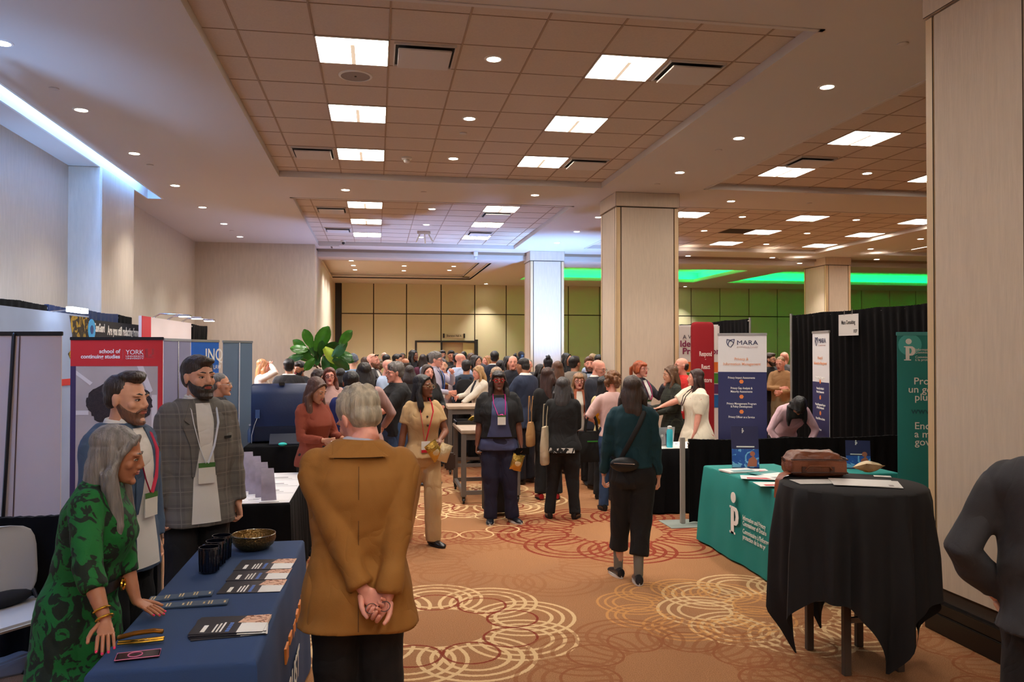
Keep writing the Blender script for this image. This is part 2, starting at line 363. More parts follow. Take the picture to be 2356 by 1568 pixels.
# --- columns ---
def column(name, label, x0, x1, y0, y1, cap=.223, trim=.07):
    g = .025; b = MB(); b.box((x0+g, y0+g, 0), (x1-g, y1-g, ZS), 0)
    b.box((x0-.012, y0-.012, ZS-cap), (x1+.012, y1+.012, ZS), 1)
    t = trim; zt_ = ZS-cap-.012
    for (a, c_) in (((x0, y0), (x0+t, y0+t)), ((x1-t, y0), (x1, y0+t)), ((x0, y1-t), (x0+t, y1)), ((x1-t, y1-t), (x1, y1))): b.box((*a, 0), (*c_, zt_), 2)
    q = .012
    b.box((x0+t+q, y0, .3), (x1-t-q, y0+.03, zt_), 1); b.box((x0, y0+t+q, .3), (x0+.03, y1-t-q, zt_), 1); b.box((x1-.03, y0+t+q, .3), (x1, y1-t-q, zt_), 1); b.box((x0+t+q, y1-.03, .3), (x1-t-q, y1, zt_), 1)
    o = b.build(name, [mat('shadow_gap', (74, 60, 48), .8), colM, oakM], smooth=False, bevel=.004); struct(o, label)
    bb = MB(); bb.box((x0-.02, y0-.02, 0), (x1+.02, y1+.02, .13)); bb.box((x0-.012, y0-.012, .13), (x1+.012, y1+.012, .17)); bb.box((x0-.02, y0-.02, .14), (x1+.02, y1+.02, .21))
    struct(bb.build('baseboard_column', blackW, smooth=False, bevel=.006)); return o
column('wall_column', 'square fabric-clad column in the centre with pale oak corners', 3.695, 4.72, 12.0, 12.87)
column('wall_column', 'far square column washed by cool blue light', 3.77, 4.63, 19.45, 20.25, cap=.24)
column('wall_column', 'far right square column beside the green coves', 11.76, 12.48, 19.45, 20.55, cap=.2)
column('wall_column', 'large near column cut by the right edge of the picture', 3.69, 4.75, 3.96, 4.87)
b = MB().box((-4.08, -3, 0), (-4.06, 19.1, .14)).box((-4.08, 19.08, 0), (-1.42, 19.1, .14)); struct(b.build('baseboard_left', blackW, smooth=False))
# cool side face of the left return wall and diffuser
struct(MB().box((-1.425, 19.12, 0), (-1.405, 19.55, 4.1)).build('trim_return_cladding', colM, smooth=False))
# --- ceiling lights ---
def panel_light(x, y, label):
    t = thing('ceiling_light', label, 'ceiling light', (x, y, ZP))
    MB().box((-.295, -.295, -.004), (.295, .295, .0)).build('diffuser', PANEL, t, smooth=False)
    b = MB()
    for a, c_ in (((-.302, -.302), (.302, -.293)), ((-.302, .293), (.302, .302)), ((-.302, -.302), (-.293, .302)), ((.293, -.302), (.302, .302))): b.box((*a, -.012), (*c_, 0))
    b.build('frame', whiteP, t, smooth=False); MB().box((-.018, -.16, -.012), (.018, .293, -.003)).build('spine', mat('lamp_spine', (235, 215, 190), .5, emit=.5), t, smooth=False)
    return t
def tile(px, py):  # snap a photo point to the tile it falls in
    p = Z(px, py, ZP); gx = .1 if p.x < 4 else 7.3
    return gx+(math.floor((p.x-gx)/.6045)+.5)*.6045, 6.628+(math.floor((p.y-6.628)/.6065)+.5)*.6065
PL = [(810, 114, 'nearest left ceiling light panel, beside the slotted air vent'), (822, 260, 'second light panel in the left row of the big coffer'), (831, 355, 'third light panel in the left row of the big coffer'),
      (1447, 150, 'nearest right ceiling light panel, directly left of an air vent'), (1328, 282, 'second light panel in the right row of the big coffer'), (1248, 370, 'third light panel in the right row of the big coffer'),
      (840, 476, 'nearest left light panel of the second coffer'), (843, 513, 'middle left light panel of the second coffer'), (845, 542, 'farthest left light panel of the second coffer'),
      (1147, 484, 'nearest right light panel of the second coffer'), (1115, 518, 'middle right light panel of the second coffer'), (1090, 546, 'farthest right light panel of the second coffer'),
      (2003, 312, 'biggest light panel in the right-hand coffer'), (1822, 390, 'light panel nearest the vent in the right-hand coffer'), (2140, 407, 'light panel half hidden by the near column'),
      (1580, 494, 'light panel peeking out right of the centre column'), (1843, 501, 'nearest middle light panel of the far right coffer'), (1741, 532, 'light panel beside the dark open tile'), (1656, 558, 'farthest left light panel of the far right coffer'),
      (2100, 508, 'light panel touching the near column in the far right coffer'), (1972, 539, 'right-hand middle light panel of the far right coffer'), (1870, 562, 'farthest right light panel of the far right coffer'), (2122, 567, 'small sliver of light panel low beside the near column')]
for px, py, lb in PL: x, y = tile(px, py); panel_light(x, y, lb)
for k in range(3):
    for xx in (-.2, 2.22): panel_light(xx, -1.73+1.82*k, 'light panel of the coffer above and behind the camera')
for o in [o for o in COL.objects if o.name.startswith('ceiling_light') and o.location.y < 3]: o['group'] = 'light panels overhead behind the view'
# --- air vents ---
def vent(px, py, label, open_=False):
    x, y = tile(px, py); t = thing('ceiling_vent', label, 'air vent', (x, y, ZP))
    if open_: MB().box((-.29, -.29, -.006), (.29, .29, .0)).build('opening', mat('vent_dark', (52, 38, 30), .9), t, smooth=False); return
    MB().box((-.25, -.25, -.005), (.25, .25, .001)).build('slot', mat('vent_black', (14, 12, 12), .8), t, smooth=False)
    MB().box((-.225, -.225, -.045), (.225, .225, -.032)).build('face_plate', ceilM, t, smooth=False, bevel=.004)
    b = MB()
    for s1 in (-1, 1): b.box((s1*.255-.006, -.26, -.018), (s1*.255+.006, .26, 0)); b.box((-.26, s1*.255-.006, -.018), (.26, s1*.255+.006, 0))
    b.build('rim', ceilM, t, smooth=False)
for a in ((978, 122, 'square air vent right of the nearest left light panel'), (1590, 158, 'square air vent right of the nearest right light panel'), (722, 350, 'square air vent left of the third left light panel'),
          (1345, 375, 'square air vent right of the third right light panel'), (765, 487, 'nearer left air vent of the second coffer'), (780, 531, 'farther left air vent of the second coffer'), (1135, 497, 'nearer right air vent of the second coffer'), (1103, 537, 'farther right air vent of the second coffer'), (1873, 367, 'air vent in the right-hand coffer between two light panels')): vent(*a)
vent(1690, 532, 'dark open ceiling tile beside a light panel in the far right coffer', True)
# --- downlights ---
DL = [(5, 98, 0), (187, 252, 0), (309, 352, 0), (403, 426, 0), (466, 476, 0), (515, 514, 0), (552, 544, 0), (1136, 135, 1), (1080, 272, 1), (1043, 364, 1), (795, 436, 0), (1231, 448, 0), (994, 480, 1), (981, 516, 1), (968, 545, 1),
      (820, 575, 0), (1094, 580, 0), (1377, 499, 0), (1327, 532, 0), (1282, 558, 0), (1903, 199, 0), (1700, 317, 0), (1564, 396, 0), (1682, 462, 0), (1995, 398, 1), (1708, 498, 1), (1620, 530, 1), (1970, 505, 1), (1857, 536, 1), (1763, 561, 1), (1583, 588, 0), (1777, 592, 0), (1840, 605, 0), (2003, 572, 0), (2017, 596, 0), (2118, 549, 0)]
RD = [(808, 599), (813, 610), (817, 620), (930, 600), (930, 611), (929, 622), (1052, 602), (1044, 612), (1034, 621)]
lensb = None; dcount = 0
def where_dl(px, py):
    if px < 600: return 'above the left wall'
    if py < 450 and px < 1300: return 'inside the big coffer'
    if px < 1300: return 'near the second coffer'
    if px < 1600: return 'beside the centre column'
    return 'on the right side of the hall'
def downlight(p, zz, label, group):
    global dcount
    t = thing('downlight', label, 'downlight', (p.x, p.y, zz), group=group)
    MB().lathe([(.062, -.003), (.062, 0)]).build('lens', DOWN, t)
    MB().lathe([(.062, 0), (.062, -.008), (.08, -.006), (.085, 0)], cap=False).build('trim_ring', whiteP, t)
    if zz > 4.3 or True:
        li = bpy.data.lights.new('downlight_beam', 'SPOT'); li.energy = DLE; li.color = (1, .935, .85); li.spot_size = R(95); li.spot_blend = .9; li.shadow_soft_size = .06
        lo = bpy.data.objects.new('downlight_beam', li); COL.objects.link(lo); lo.parent = t; lo.location = (0, 0, -.02)
DLE = 120
for px, py, k in DL:
    zz = ZP if k else ZS
    if py > 585 : zz = ZR
    downlight(Z(px, py, zz), zz, 'round recessed downlight '+where_dl(px, py), 'downlights '+where_dl(px, py))
for px, py in RD: downlight(Z(px, py, ZR+.14), ZR+.14, 'small round downlight in the stepped recess at the back', 'downlights in the stepped recess'); COL.objects[-1].data.energy = 170; COL.objects[-1].data.spot_size = R(140)
# wall washers seen as bright scallops on the far wall
for px, py in ((1143, 637), (1647, 644)):
    p = Z(px, py, ZR); p.y = YF-.55; downlight(p, ZR, 'downlight washing the far partition, %s of the centre column' % ('left' if px < 1400 else 'right'), None)
    for o in COL.objects[-1:]: o.data.energy = 260; o.data.spot_size = R(80)
# sprinklers, smoke detector, speaker, projector
for i, (px, py, k) in enumerate(((124, 203, 0), (345, 379, 0), (533, 530, 0), (1066, 306, 1), (975, 441, 0), (1653, 345, 0), (1512, 423, 0), (2077, 100, 0), (1862, 467, 0))):
    zz = ZP if k else ZS; p = Z(px, py, zz)
    tag(MB().lathe([(.045, 0), (.045, -.012), (.035, -.016)], n=20).build('sprinkler_cover', ceilM, loc=(p.x, p.y, zz+.004)), ['round sprinkler cap nearest the left edge', 'round sprinkler cap between left downlights', 'farthest sprinkler cap above the left wall', 'sprinkler cap in the big coffer', 'sprinkler cap between the two coffers', 'sprinkler cap left of the right-hand coffer', 'sprinkler cap near the centre column', 'sprinkler cap beside the near right column', 'sprinkler cap between the two right coffers'][i], 'sprinkler cap')
p = Z(818, 174, ZP); t = thing('ceiling_speaker', 'round grey ceiling speaker below the nearest left light panel', 'speaker', (p.x, p.y, ZP))
MB().lathe([(.135, -.006), (.135, 0)], n=32).build('grille', mat('grille_grey', (150, 138, 130), .7, bump=.5, bscale=300), t); MB().lathe([(.135, 0), (.135, -.01), (.155, -.006), (.158, 0)], n=32, cap=False).build('rim', whiteP, t); MB().lathe([(.01, -.012), (.01, 0)], n=10).build('centre_pin', darkM, t)
p = Z(936, 362, ZP); t = thing('smoke_detector', 'white smoke detector in the big coffer right of the third left panel', 'smoke detector', (p.x, p.y, ZP))
MB().lathe([(.07, 0), (.07, -.02), (.06, -.03)], n=24).build('base', whiteP, t); MB().lathe([(.035, -.03), (.045, -.05), (.03, -.07), (.01, -.072)], n=20).build('sensor_head', whiteP, t)
p = Z(790, 553, ZP); t = thing('security_camera', 'tiny white dome camera on the second coffer ceiling', 'camera', (p.x, p.y, ZP)); MB().lathe([(.06, 0), (.06, -.04)], n=16).build('base', whiteP, t); MB().ell((0, -.02, -.06), (.035, .035, .035)).build('dome', darkM, t)
p = Z(975, 532, ZP); t = thing('spotlight_fixture', 'white three-armed spotlight cluster hanging from the second coffer', 'spotlight', (p.x, p.y, ZP)); MB().box((-.14, -.05, -.07), (.14, .05, 0)).build('housing', whiteP, t, bevel=.01)
for q, (a, c_) in enumerate(((-.16, -.24), (.03, -.26), (.19, -.22))): MB().tube([(a*.5, 0, -.05), (a, -.04, c_)], .016).build('spot_arm', whiteP, t)
p = Z(1088, 590, 4.3); t = thing('security_camera', 'pale camera hanging from the partition track left of the far column', 'camera', (p.x, 19.8, ZS)); MB().box((-.05, -.05, -.12), (.05, .05, 0)).build('mount', whiteP, t, bevel=.01); MB().ell((0, 0, -.15), (.05, .05, .05)).build('dome', mat('frost', (190, 195, 200), .3), t)
p = Z(757, 578, 4.36); t = thing('ceiling_vent', 'angled slot vent at the corner of the left return wall', 'air vent', (-1.05, 19.35, ZS)); MB().box((-.28, -.2, -.03), (.18, .2, 0)).build('grille', ceilM, t, bevel=.006); MB().box((-.02, -.15, -.034), (.02, .15, -.028)).build('slot', darkM, t, smooth=False)
# cool LED uplight wash seen on the ceiling and far column: two stage lamps the crowd hides
def wash(loc, tgt, e, c, size=60, lab=''):
    t = thing('stage_uplight', lab, 'stage light', loc); MB().lathe([(.1, 0), (.12, .05), (.12, .2), (.1, .25)], n=20).build('housing', darkM, t)
    MB().lathe([(.09, .252), (.09, .258)], n=20).build('lens', emis('lamp_'+str(c), tuple(int(255*v) for v in c), 2), t)
    li = bpy.data.lights.new('uplight_beam', 'SPOT'); li.energy = e; li.color = c; li.spot_size = R(size); li.spot_blend = 1; li.shadow_soft_size = .1
    lo = bpy.data.objects.new('uplight_beam', li); COL.objects.link(lo); lo.parent = t; lo.location = (0, 0, .3)
    d = Vector(tgt)-Vector(loc)-Vector((0, 0, .3)); lo.rotation_euler = d.to_track_quat('-Z', 'Y').to_euler()
wash((4.1, 17.2, 0), (4.2, 18.9, 4.3), 1700, (.24, .48, 1), 85, 'small black uplight on the floor in front of the far column, beaming blue')
wash((1.3, 18.3, 0), (1.0, 17.2, 4.4), 700, (.34, .5, 1), 120, 'small black uplight on the floor in the middle of the far crowd')
wash((-3.86, 5.6, 0), (-3.8, 8.2, 4.4), 420, (.25, .5, 1), 60, 'nearer blue uplight on the floor between the left wall and the drapes')
wash((-3.86, 8.6, 0), (-3.75, 11.3, 4.4), 420, (.25, .5, 1), 60, 'farther blue uplight on the floor between the left wall and the drapes')
wash((-3.86, 3.6, 0), (-3.8, 5.6, 4.4), 300, (.25, .5, 1), 60, 'blue uplight at the left wall near the viewer')
w = bpy.data.worlds.new('world'); SC.world = w; w.use_nodes = True; w.node_tree.nodes['Background'].inputs[0].default_value = (.8, .62, .47, 1); w.node_tree.nodes['Background'].inputs[1].default_value = .0
SC.view_settings.view_transform = 'Standard'; SC.view_settings.look = 'None'; SC.view_settings.gamma = 1; SC.view_settings.exposure = .55; SC.view_settings.use_curve_mapping = False
# ================= people =================
DEFER = []   # (object, voxel, smooth iterations, raw mesh to join, post function)
def defer(b, name, m, parent, voxel, it=3, raw=None, post=None):
    o = b.build(name, m, parent, smooth=False); DEFER.append((o, voxel, it, raw, post)); return o
def skinm(tone):
    T = {'pale': (236, 178, 150), 'pink': (232, 160, 138), 'fair': (222, 164, 134), 'olive': (196, 138, 106), 'tan': (176, 116, 84), 'brown': (128, 78, 54), 'dark': (124, 76, 56)}[tone]
    return mat('skin_'+tone, T, .48, var=.06, vscale=30, sss=.08, bump=.08, bscale=400)
def hairm(c, name=None):
    n = 'hair_%d_%d_%d' % c
    return mat(n, c, .42, var=.38, vscale=45, stretch=(1, 1, .12), bump=.75, bscale=120, spec=.6)
def creases(m, amt=.6, sc=5.0, dist=.05):
    nt = m.node_tree; b = nt.nodes['Principled BSDF']; tc = nt.nodes.new('ShaderNodeTexCoord'); N = nt.nodes.new; L = nt.links.new
    mp = N('ShaderNodeMapping'); mp.inputs['Scale'].default_value = (1, 1, .7); mp.inputs['Rotation'].default_value = (.3, .25, 0); L(tc.outputs['Object'], mp.inputs[0])
    n = N('ShaderNodeTexNoise'); n.inputs['Scale'].default_value = sc; n.inputs['Detail'].default_value = 2; n.inputs['Distortion'].default_value = .8; L(mp.outputs[0], n.inputs['Vector'])
    a = N('ShaderNodeMath'); a.operation = 'SUBTRACT'; L(n.outputs[0], a.inputs[0]); a.inputs[1].default_value = .5
    c = N('ShaderNodeMath'); c.operation = 'ABSOLUTE'; L(a.outputs[0], c.inputs[0])
    e = N('ShaderNodeMath'); e.operation = 'POWER'; L(c.outputs[0], e.inputs[0]); e.inputs[1].default_value = .85
    f = N('ShaderNodeTexNoise'); f.inputs['Scale'].default_value = 350; L(tc.outputs['Object'], f.inputs['Vector'])
    g = N('ShaderNodeMath'); g.operation = 'MULTIPLY_ADD'; L(f.outputs[0], g.inputs[0]); g.inputs[1].default_value = .03; L(e.outputs[0], g.inputs[2])
    bp = N('ShaderNodeBump'); bp.inputs['Strength'].default_value = amt; bp.inputs['Distance'].default_value = dist; L(g.outputs[0], bp.inputs['Height']); L(bp.outputs[0], b.inputs['Normal']); return m
def cloth(name, c, rough=.85, bump=.25, bscale=16, **k):
    if 'cloth_'+name in MC: return MC['cloth_'+name]
    return creases(mat('cloth_'+name, c, rough, **{q: v for q, v in k.items() if q != 'stretch'}))
def plaid(name, c1, c2, c3, sc=14):
    n = 'cloth_'+name
    if n in MC: return MC[n]
    m, nt, b = new_mat(n); MC[n] = m; b.inputs['Roughness'].default_value = .85
    tc = nt.nodes.new('ShaderNodeTexCoord'); sp = nt.nodes.new('ShaderNodeSeparateXYZ'); nt.links.new(tc.outputs['Object'], sp.inputs[0])
    def mth(op, *a):
        q = nt.nodes.new('ShaderNodeMath'); q.operation = op
        for i, v in enumerate(a):
            if isinstance(v, (int, float)): q.inputs[i].default_value = v
            else: nt.links.new(v, q.inputs[i])
        return q.outputs[0]
    def band(v, f, t): return mth('LESS_THAN', mth('ABSOLUTE', mth('SUBTRACT', mth('FRACT', mth('MULTIPLY', v, f)), .5)), t)
    def mix(fac, a, c_):
        x = nt.nodes.new('ShaderNodeMix'); x.data_type = 'RGBA'; nt.links.new(fac, x.inputs[0])
        for i, v in ((6, a), (7, c_)):
            if isinstance(v, tuple): x.inputs[i].default_value = v
            else: nt.links.new(v, x.inputs[i])
        return x.outputs[2]
    s1 = mth('ADD', mth('MULTIPLY', band(sp.outputs[0], sc, .22), .5), mth('MULTIPLY', band(sp.outputs[2], sc, .22), .5))
    col = mix(s1, S(c1), S(c2)); col = mix(mth('MULTIPLY', mth('MAXIMUM', band(sp.outputs[0], sc, .03), band(sp.outputs[2], sc, .03)), .6), col, S(c3))
    nt.links.new(col, b.inputs['Base Color']); return creases(m)
def floral(name, c1, c2, sc=18, thr=.56, c3=None):
    n = 'cloth_'+name
    if n in MC: return MC[n]
    m, nt, b = new_mat(n); MC[n] = m; b.inputs['Roughness'].default_value = .8
    tc = nt.nodes.new('ShaderNodeTexCoord'); no = nt.nodes.new('ShaderNodeTexNoise'); no.inputs['Scale'].default_value = sc; no.inputs['Detail'].default_value = 5; no.inputs['Distortion'].default_value = 1.6
    nt.links.new(tc.outputs['Object'], no.inputs['Vector']); r = nt.nodes.new('ShaderNodeValToRGB'); nt.links.new(no.outputs[0], r.inputs[0])
    r.color_ramp.elements[0].position = thr-.02; r.color_ramp.elements[1].position = thr+.01
    r.color_ramp.elements[0].color = S(c1); r.color_ramp.elements[1].color = S(c2)
    nt.links.new(r.outputs[0], b.inputs['Base Color']); return creases(m)
WH = mat('eye_white', (225, 215, 205), .3); IR = mat('iris_dark', (36, 22, 16), .2)
LIP = {'n': mat('lip', (176, 92, 80), .45), 'd': mat('lip_dark', (120, 50, 44), .4), 'r': mat('lip_red', (170, 40, 50), .35)}
GOLD = mat('gold', (230, 180, 70), .25, metal=1); SILV = mat('silver', (200, 200, 205), .25, metal=1)
BADGE = mat('badge_card', (232, 230, 222), .4); GRNB = mat('badge_green', (70, 120, 60), .4); REDB = mat('badge_red', (205, 30, 50), .4)
# torso profile at 1.75 m: z, half width, half depth, forward offset
TM = [(.78, .172, .118, 0), (.92, .170, .120, 0), (1.06, .158, .112, .004), (1.18, .168, .120, .006), (1.30, .182, .124, .004), (1.39, .190, .116, -.004), (1.445, .180, .100, -.012), (1.485, .140, .082, -.016), (1.515, .085, .068, -.014), (1.54, .060, .060, -.008)]
TF = [(.78, .172, .124, 0), (.92, .176, .128, -.004), (1.06, .140, .104, .002), (1.16, .146, .108, .008), (1.27, .162, .132, .022), (1.37, .168, .112, .004), (1.43, .160, .092, -.010), (1.475, .122, .076, -.014), (1.51, .072, .060, -.012), (1.54, .054, .054, -.008)]
class Person:
    def tz(s, z):
        T = s.T
        if z <= T[0][0]: return T[0][1:]
        for a, b in zip(T, T[1:]):
            if z <= b[0]:
                k = (z-a[0])/(b[0]-a[0]); return tuple(a[i]+(b[i]-a[i])*k for i in (1, 2, 3))
        return T[-1][1:]
    def U(s, p):   # upper body lean about the hips, f is forward (-y)
        x, f, z = p
        if z > .95:
            v = Vector((x, f, z-.95)); v.rotate(Euler((-s.lean, 0, 0))); x, f, z = v.x, v.y, v.z+.95
        return x, f, z
    def W(s, p): x, f, z = s.U(p); return Vector((x, -f, z))*s.k
    def L(s, p): return Vector((p[0], -p[1], p[2]))*s.k
    flare = 0
    def surf(s, x, z, side=1, off=0, g=0):
        rx, ry, fo = s.tz(z); g += s.flare*max(0, 1.06-z); rx += g; ry += g; q = min(.999, abs(x)/rx)
        return s.W((x, fo+side*((ry)*(1-q**2.4)**(1/2.4)+off), z))
    def torso(s, b, z0, z1, g, n=28, flare=0, extra=None):
        zs = [z0+(z1-z0)*i/16 for i in range(17)]; rs = []
        for z in zs:
            rx, ry, fo = s.tz(z); fl = flare*max(0, (1.06-z))
            gg = g+fl; ring = []
            for j in range(n):
                a = 2*pi*j/n; ca, sa = cos(a), sin(a); e = 2/2.4
                ring.append(s.W((math.copysign(abs(ca)**e, ca)*(rx+gg), fo+math.copysign(abs(sa)**e, sa)*(ry+gg*.9), z)))
            rs.append(ring)
        b.rings(rs)
    def patch(s, rows, mat_, name, side=1, off=.006, nx=8, th=.003, g=None, label=None):
        """a piece of cloth lying on the torso: rows of (z, x left, x right)"""
        g = s.g if g is None else g; b = MB(); R1 = []; rr = []
        for (z0, a0, b0), (z1, a1, b1) in zip(rows, rows[1:]):
            m = max(1, int(abs(z1-z0)/.03))
            rr += [(z0+(z1-z0)*t/m, a0+(a1-a0)*t/m, b0+(b1-b0)*t/m) for t in range(m)]
        rr.append(rows[-1])
        for lay in (off, off+th): R1.append([[s.surf(xa+(xb-xa)*j/nx, z, side, lay, g) for j in range(nx+1)] for z, xa, xb in rr])
        n = nx+1; vs = [p for lay in R1 for r in lay for p in r]; H = len(rr); fs = []
        for l in (0, 1):
            for i in range(H-1):
                for j in range(nx):
                    q = l*H*n+i*n+j; f = (q, q+1, q+n+1, q+n); fs.append(f if l else f[::-1])
        for i in range(H-1):
            for j in (0, nx): q = i*n+j; fs.append((q, q+n, q+n+H*n, q+H*n))
        for j in range(nx):
            for i in (0, H-1): q = i*n+j; fs.append((q, q+1, q+1+H*n, q+H*n))
        b.add(vs, fs); o = b.build(name, mat_, s.root)
        if label: o['label'] = label
        return o
def ik(a, c, l1, l2, pole):
    a, c = Vector(a), Vector(c); d = c-a; L = d.length; L = min(L, (l1+l2)*.999); d.normalize(); c = a+d*L
    x = (l1*l1-l2*l2+L*L)/(2*L); h = sqrt(max(0, l1*l1-x*x)); p = Vector(pole); p = (p-d*p.dot(d))
    p = p.normalized() if p.length > 1e-4 else Vector((1, 0, 0)); return a+d*x+p*h, c
ARM = {  # hand target (outward x, forward, z), elbow pole (outward, forward, up), curl
    'down': ((.25, .04, .80), (.4, -1, 0), .45), 'pocket': ((.20, .05, .90), (1, -.6, 0), .9), 'hip': ((.18, .04, 1.0), (1, -.4, 0), .7),
    'front': ((.05, .26, 1.08), (.6, -.6, -.8), .6), 'hold': ((.12, .30, 1.14), (.6, -.4, -1), .8), 'phone': ((.06, .28, 1.26), (.6, -.3, -1), .8),
    'face': ((.03, .19, 1.50), (.6, .2, -1), .9), 'reach': ((.22, .48, 1.12), (.6, -.3, -1), .25), 'back': ((.03, -.20, .90), (1, -.6, 0), .9), 'head': ((.06, .05, 1.70), (1, .3, .3), .7),
    'raise': ((.26, .33, 1.42), (.6, -.3, -1), .2), 'cross': ((-.08, .20, 1.20), (1, .2, -.6), .6), 'table': ((.20, .42, .80), (.6, -.6, .2), .15), 'side': ((.27, .12, .90), (.4, -1, 0), .8)}
def hand(b, raw, wr, dirv, palm_n, k, curl, rad=1.0, spread=.25, side=1, nails=None, nailb=None):
    """palm + thumb go into the body, fingers into the same mesh; returns grip point"""
    d = dirv.normalized(); nrm = palm_n-d*palm_n.dot(d); nrm = nrm.normalized() if nrm.length > 1e-4 else d.orthogonal().normalized()
    w = d.cross(nrm)*side    # towards the thumb side
    q = .93*k
    for t, fl in ((-1, .021), (-.33, .024), (.33, .024), (1, .021)):
        o = w*(-t)*.024*q; b.tube([wr-d*.01, wr+o*.9+d*.045*q, wr+o*1.3+d*.085*q], [.022*q, .018*q*rad, .0125*q*rad], flat=.75, ref=nrm)
    L = [.066, .078, .074, .06]; tipmax = None
    for i in range(4):
        t = (i-1.5)/1.5; base = wr+w*(-t)*.030*q+d*.084*q; ang = 0; pts = [base]; dd = (d+w*(-t)*spread*.3).normalized()
        for sgi, f in enumerate((.46, .30, .24)):
            ang += curl*(1.0, 1.15, .8)[sgi]*(1+.08*t); v = dd*cos(ang)+nrm*sin(ang); pts.append(pts[-1]+v*L[i]*f*1.12*q)
        r = .0092*q*rad*(1, 1.02, 1, .86)[i]
        raw.tube(pts, [r*1.06, r, r*.94, r*.8], n=8)
        if nailb is not None:
            v = (pts[3]-pts[2]).normalized(); nn = (-nrm-v*(-nrm).dot(v)).normalized(); c = pts[3]-v*.002*q+nn*r*.5
            M = Matrix((v, v.cross(nn), nn)).transposed(); nailb.ell(c, (.0075*q, .0058*q, .003*q), M, n=8)
    tb = wr+w*.026*q+d*.028*q; t1 = tb+(w*.75+d*.6+nrm*.35*curl).normalized()*.036*q; t2 = t1+(w*.35+d*.85+nrm*.6*curl).normalized()*.032*q; t3 = t2+(w*.1+d*.9+nrm*.8*curl).normalized()*.024*q
    raw.tube([tb-d*.01, t1, t2, t3], [.0145*q*rad, .0115*q*rad, .0105*q*rad, .0085*q*rad], n=8)
    return wr+d*.08*q+nrm*.035*q
def person(px, dep, h, face, label, skin='fair', hair=None, build='m', girth=0, belly=0, top=None, coat=None, bot=None, shoes=(24, 22, 24), armL='down', armR='down', turn=0, nod=0, lean=0,
           q=None, feet=None, pos=None, acc=(), group=None, hw=1.0, lips='n', beard=None, brow=None, shoulder=0, tilt=0, eyes=True, legs=True):
    """top/coat: (material, sleeve, hem z, extra); bot: (material, width, hem z)"""
    s = Person(); s.k = h/1.75; fem = build == 'f'; s.T = [(z, rx+girth*(1 if z < 1.4 else .5), ry+girth*.8*(1 if z < 1.4 else .3)+belly*max(0, 1-abs(z-1.08)/.22), fo+belly*.5*max(0, 1-abs(z-1.08)/.22)) for z, rx, ry, fo in (TF if fem else TM)]
    s.lean = R(lean); loc = Vector(pos) if pos else FP(px, dep); loc.z = 0
    phi = atan2(-loc.x, loc.y)+R(face); d = (loc-CP).length
    vox = q or (.009 if d < 6 else .012 if d < 10 else .016); hv = (.0045 if d < 6 else .006 if d < 10 else .009)
    s.root = thing('person', label, 'person', loc, phi, group); s.d = d
    sk = skinm(skin); body = MB(); raw = MB(); headb = MB(); nails = MB() if 'nails' in acc else None
    s.root_inv = lambda p: Matrix.Rotation(-phi, 3, 'Z') @ (Vector(p)-loc)
    s.wd = lambda p: s.root.matrix_basis @ Vector(p)
    s.torso(body, .93, 1.48, -.016, n=16)
    s.ws = {}; s.grip = {}; coatp = coat or top; sl = {}
    shw = (.175 if fem else .195)+girth*.5+shoulder
    arms = {}
    for side, a in ((1, armL), (-1, armR)):
        a = ARM[a] if isinstance(a, str) else a; tg, pole, curl = a[0], a[1], a[2]; pn = a[3] if len(a) > 3 else None
        shp = s.W((side*(shw-.03), -.012, 1.42)); tgt = s.L((side*tg[0], tg[1], tg[2])) if not (len(a) > 4 and a[4] == 'w') else s.root_inv(tg)
        el, wr = ik(shp, tgt, .285*s.k, .25*s.k, (side*pole[0], -pole[1], pole[2])); d_ = (wr-el).normalized()
        arms[side] = (shp, el, wr); hd = d_ if len(a) <= 5 else (Matrix.Rotation(-phi, 3, 'Z') @ Vector(a[5][1:])).normalized() if a[5][0] == 'w' else Vector((side*a[5][0], -a[5][1], a[5][2])).normalized()
        pn = Vector((side*pn[0], -pn[1], pn[2])) if pn else Vector((-side, 0, 0))
        aw = 1+girth*5
        body.tube([shp, shp.lerp(el, .5), el], [.052*s.k*aw, .046*s.k*aw, .038*s.k*aw]); body.tube([el, el.lerp(wr, .35), wr], [.038*s.k*aw, .036*s.k*aw, .0245*s.k])
        s.grip[side] = hand(body, raw, wr, hd, pn, s.k, curl, 1 if not fem else .88, side=side, nailb=nails, spread=a[6] if len(a) > 6 else .25)
    s.arms = arms
    # legs of the body
    ft = feet or ((.11, 0, 8), (.11, 0, 8)); hips = []
    for side, (fx_, ff, fa) in zip((1, -1), ft):
        hip = s.L((side*.085, 0, .90)); an = s.L((side*fx_, ff, .09)); kn = hip.lerp(an, .5)+s.L((0, .02+abs(ff)*.12, 0)); hips.append((hip, kn, an, fa, side))
        if legs: body.tube([hip, kn, an], [.07*s.k, .05*s.k, .036*s.k]); 
    # head
    nb = s.W((0, -.012, 1.48)); hc = s.W((0, .020+.05*sin(R(nod)), 1.632-.035*sin(R(max(0, nod))))) if True else 0
    Mh = Matrix.Rotation(s.lean, 3, 'X') @ Matrix.Rotation(R(turn), 3, 'Z') @ Matrix.Rotation(R(nod), 3, 'X') @ Matrix.Rotation(R(tilt), 3, 'Y'); ks = s.k**.5*hw*(.96 if fem else 1.0)
    if s.k < .9: ks = max(ks, .95)
    H = lambda x, f, z: hc + Mh @ (Vector((x, -f, z))*ks)
    s.H = H; s.Mh = Mh; s.ks = ks; s.hc = hc
    def E(b, c, r, n=14): b.ell(H(*c), (r[0]*ks, r[1]*ks, r[2]*ks), Mh, n=n)
    E(headb, (0, -.012, .04), (.0755, .096, .078), 20); E(headb, (0, .012, .01), (.068, .082, .085), 18)
    rings = []
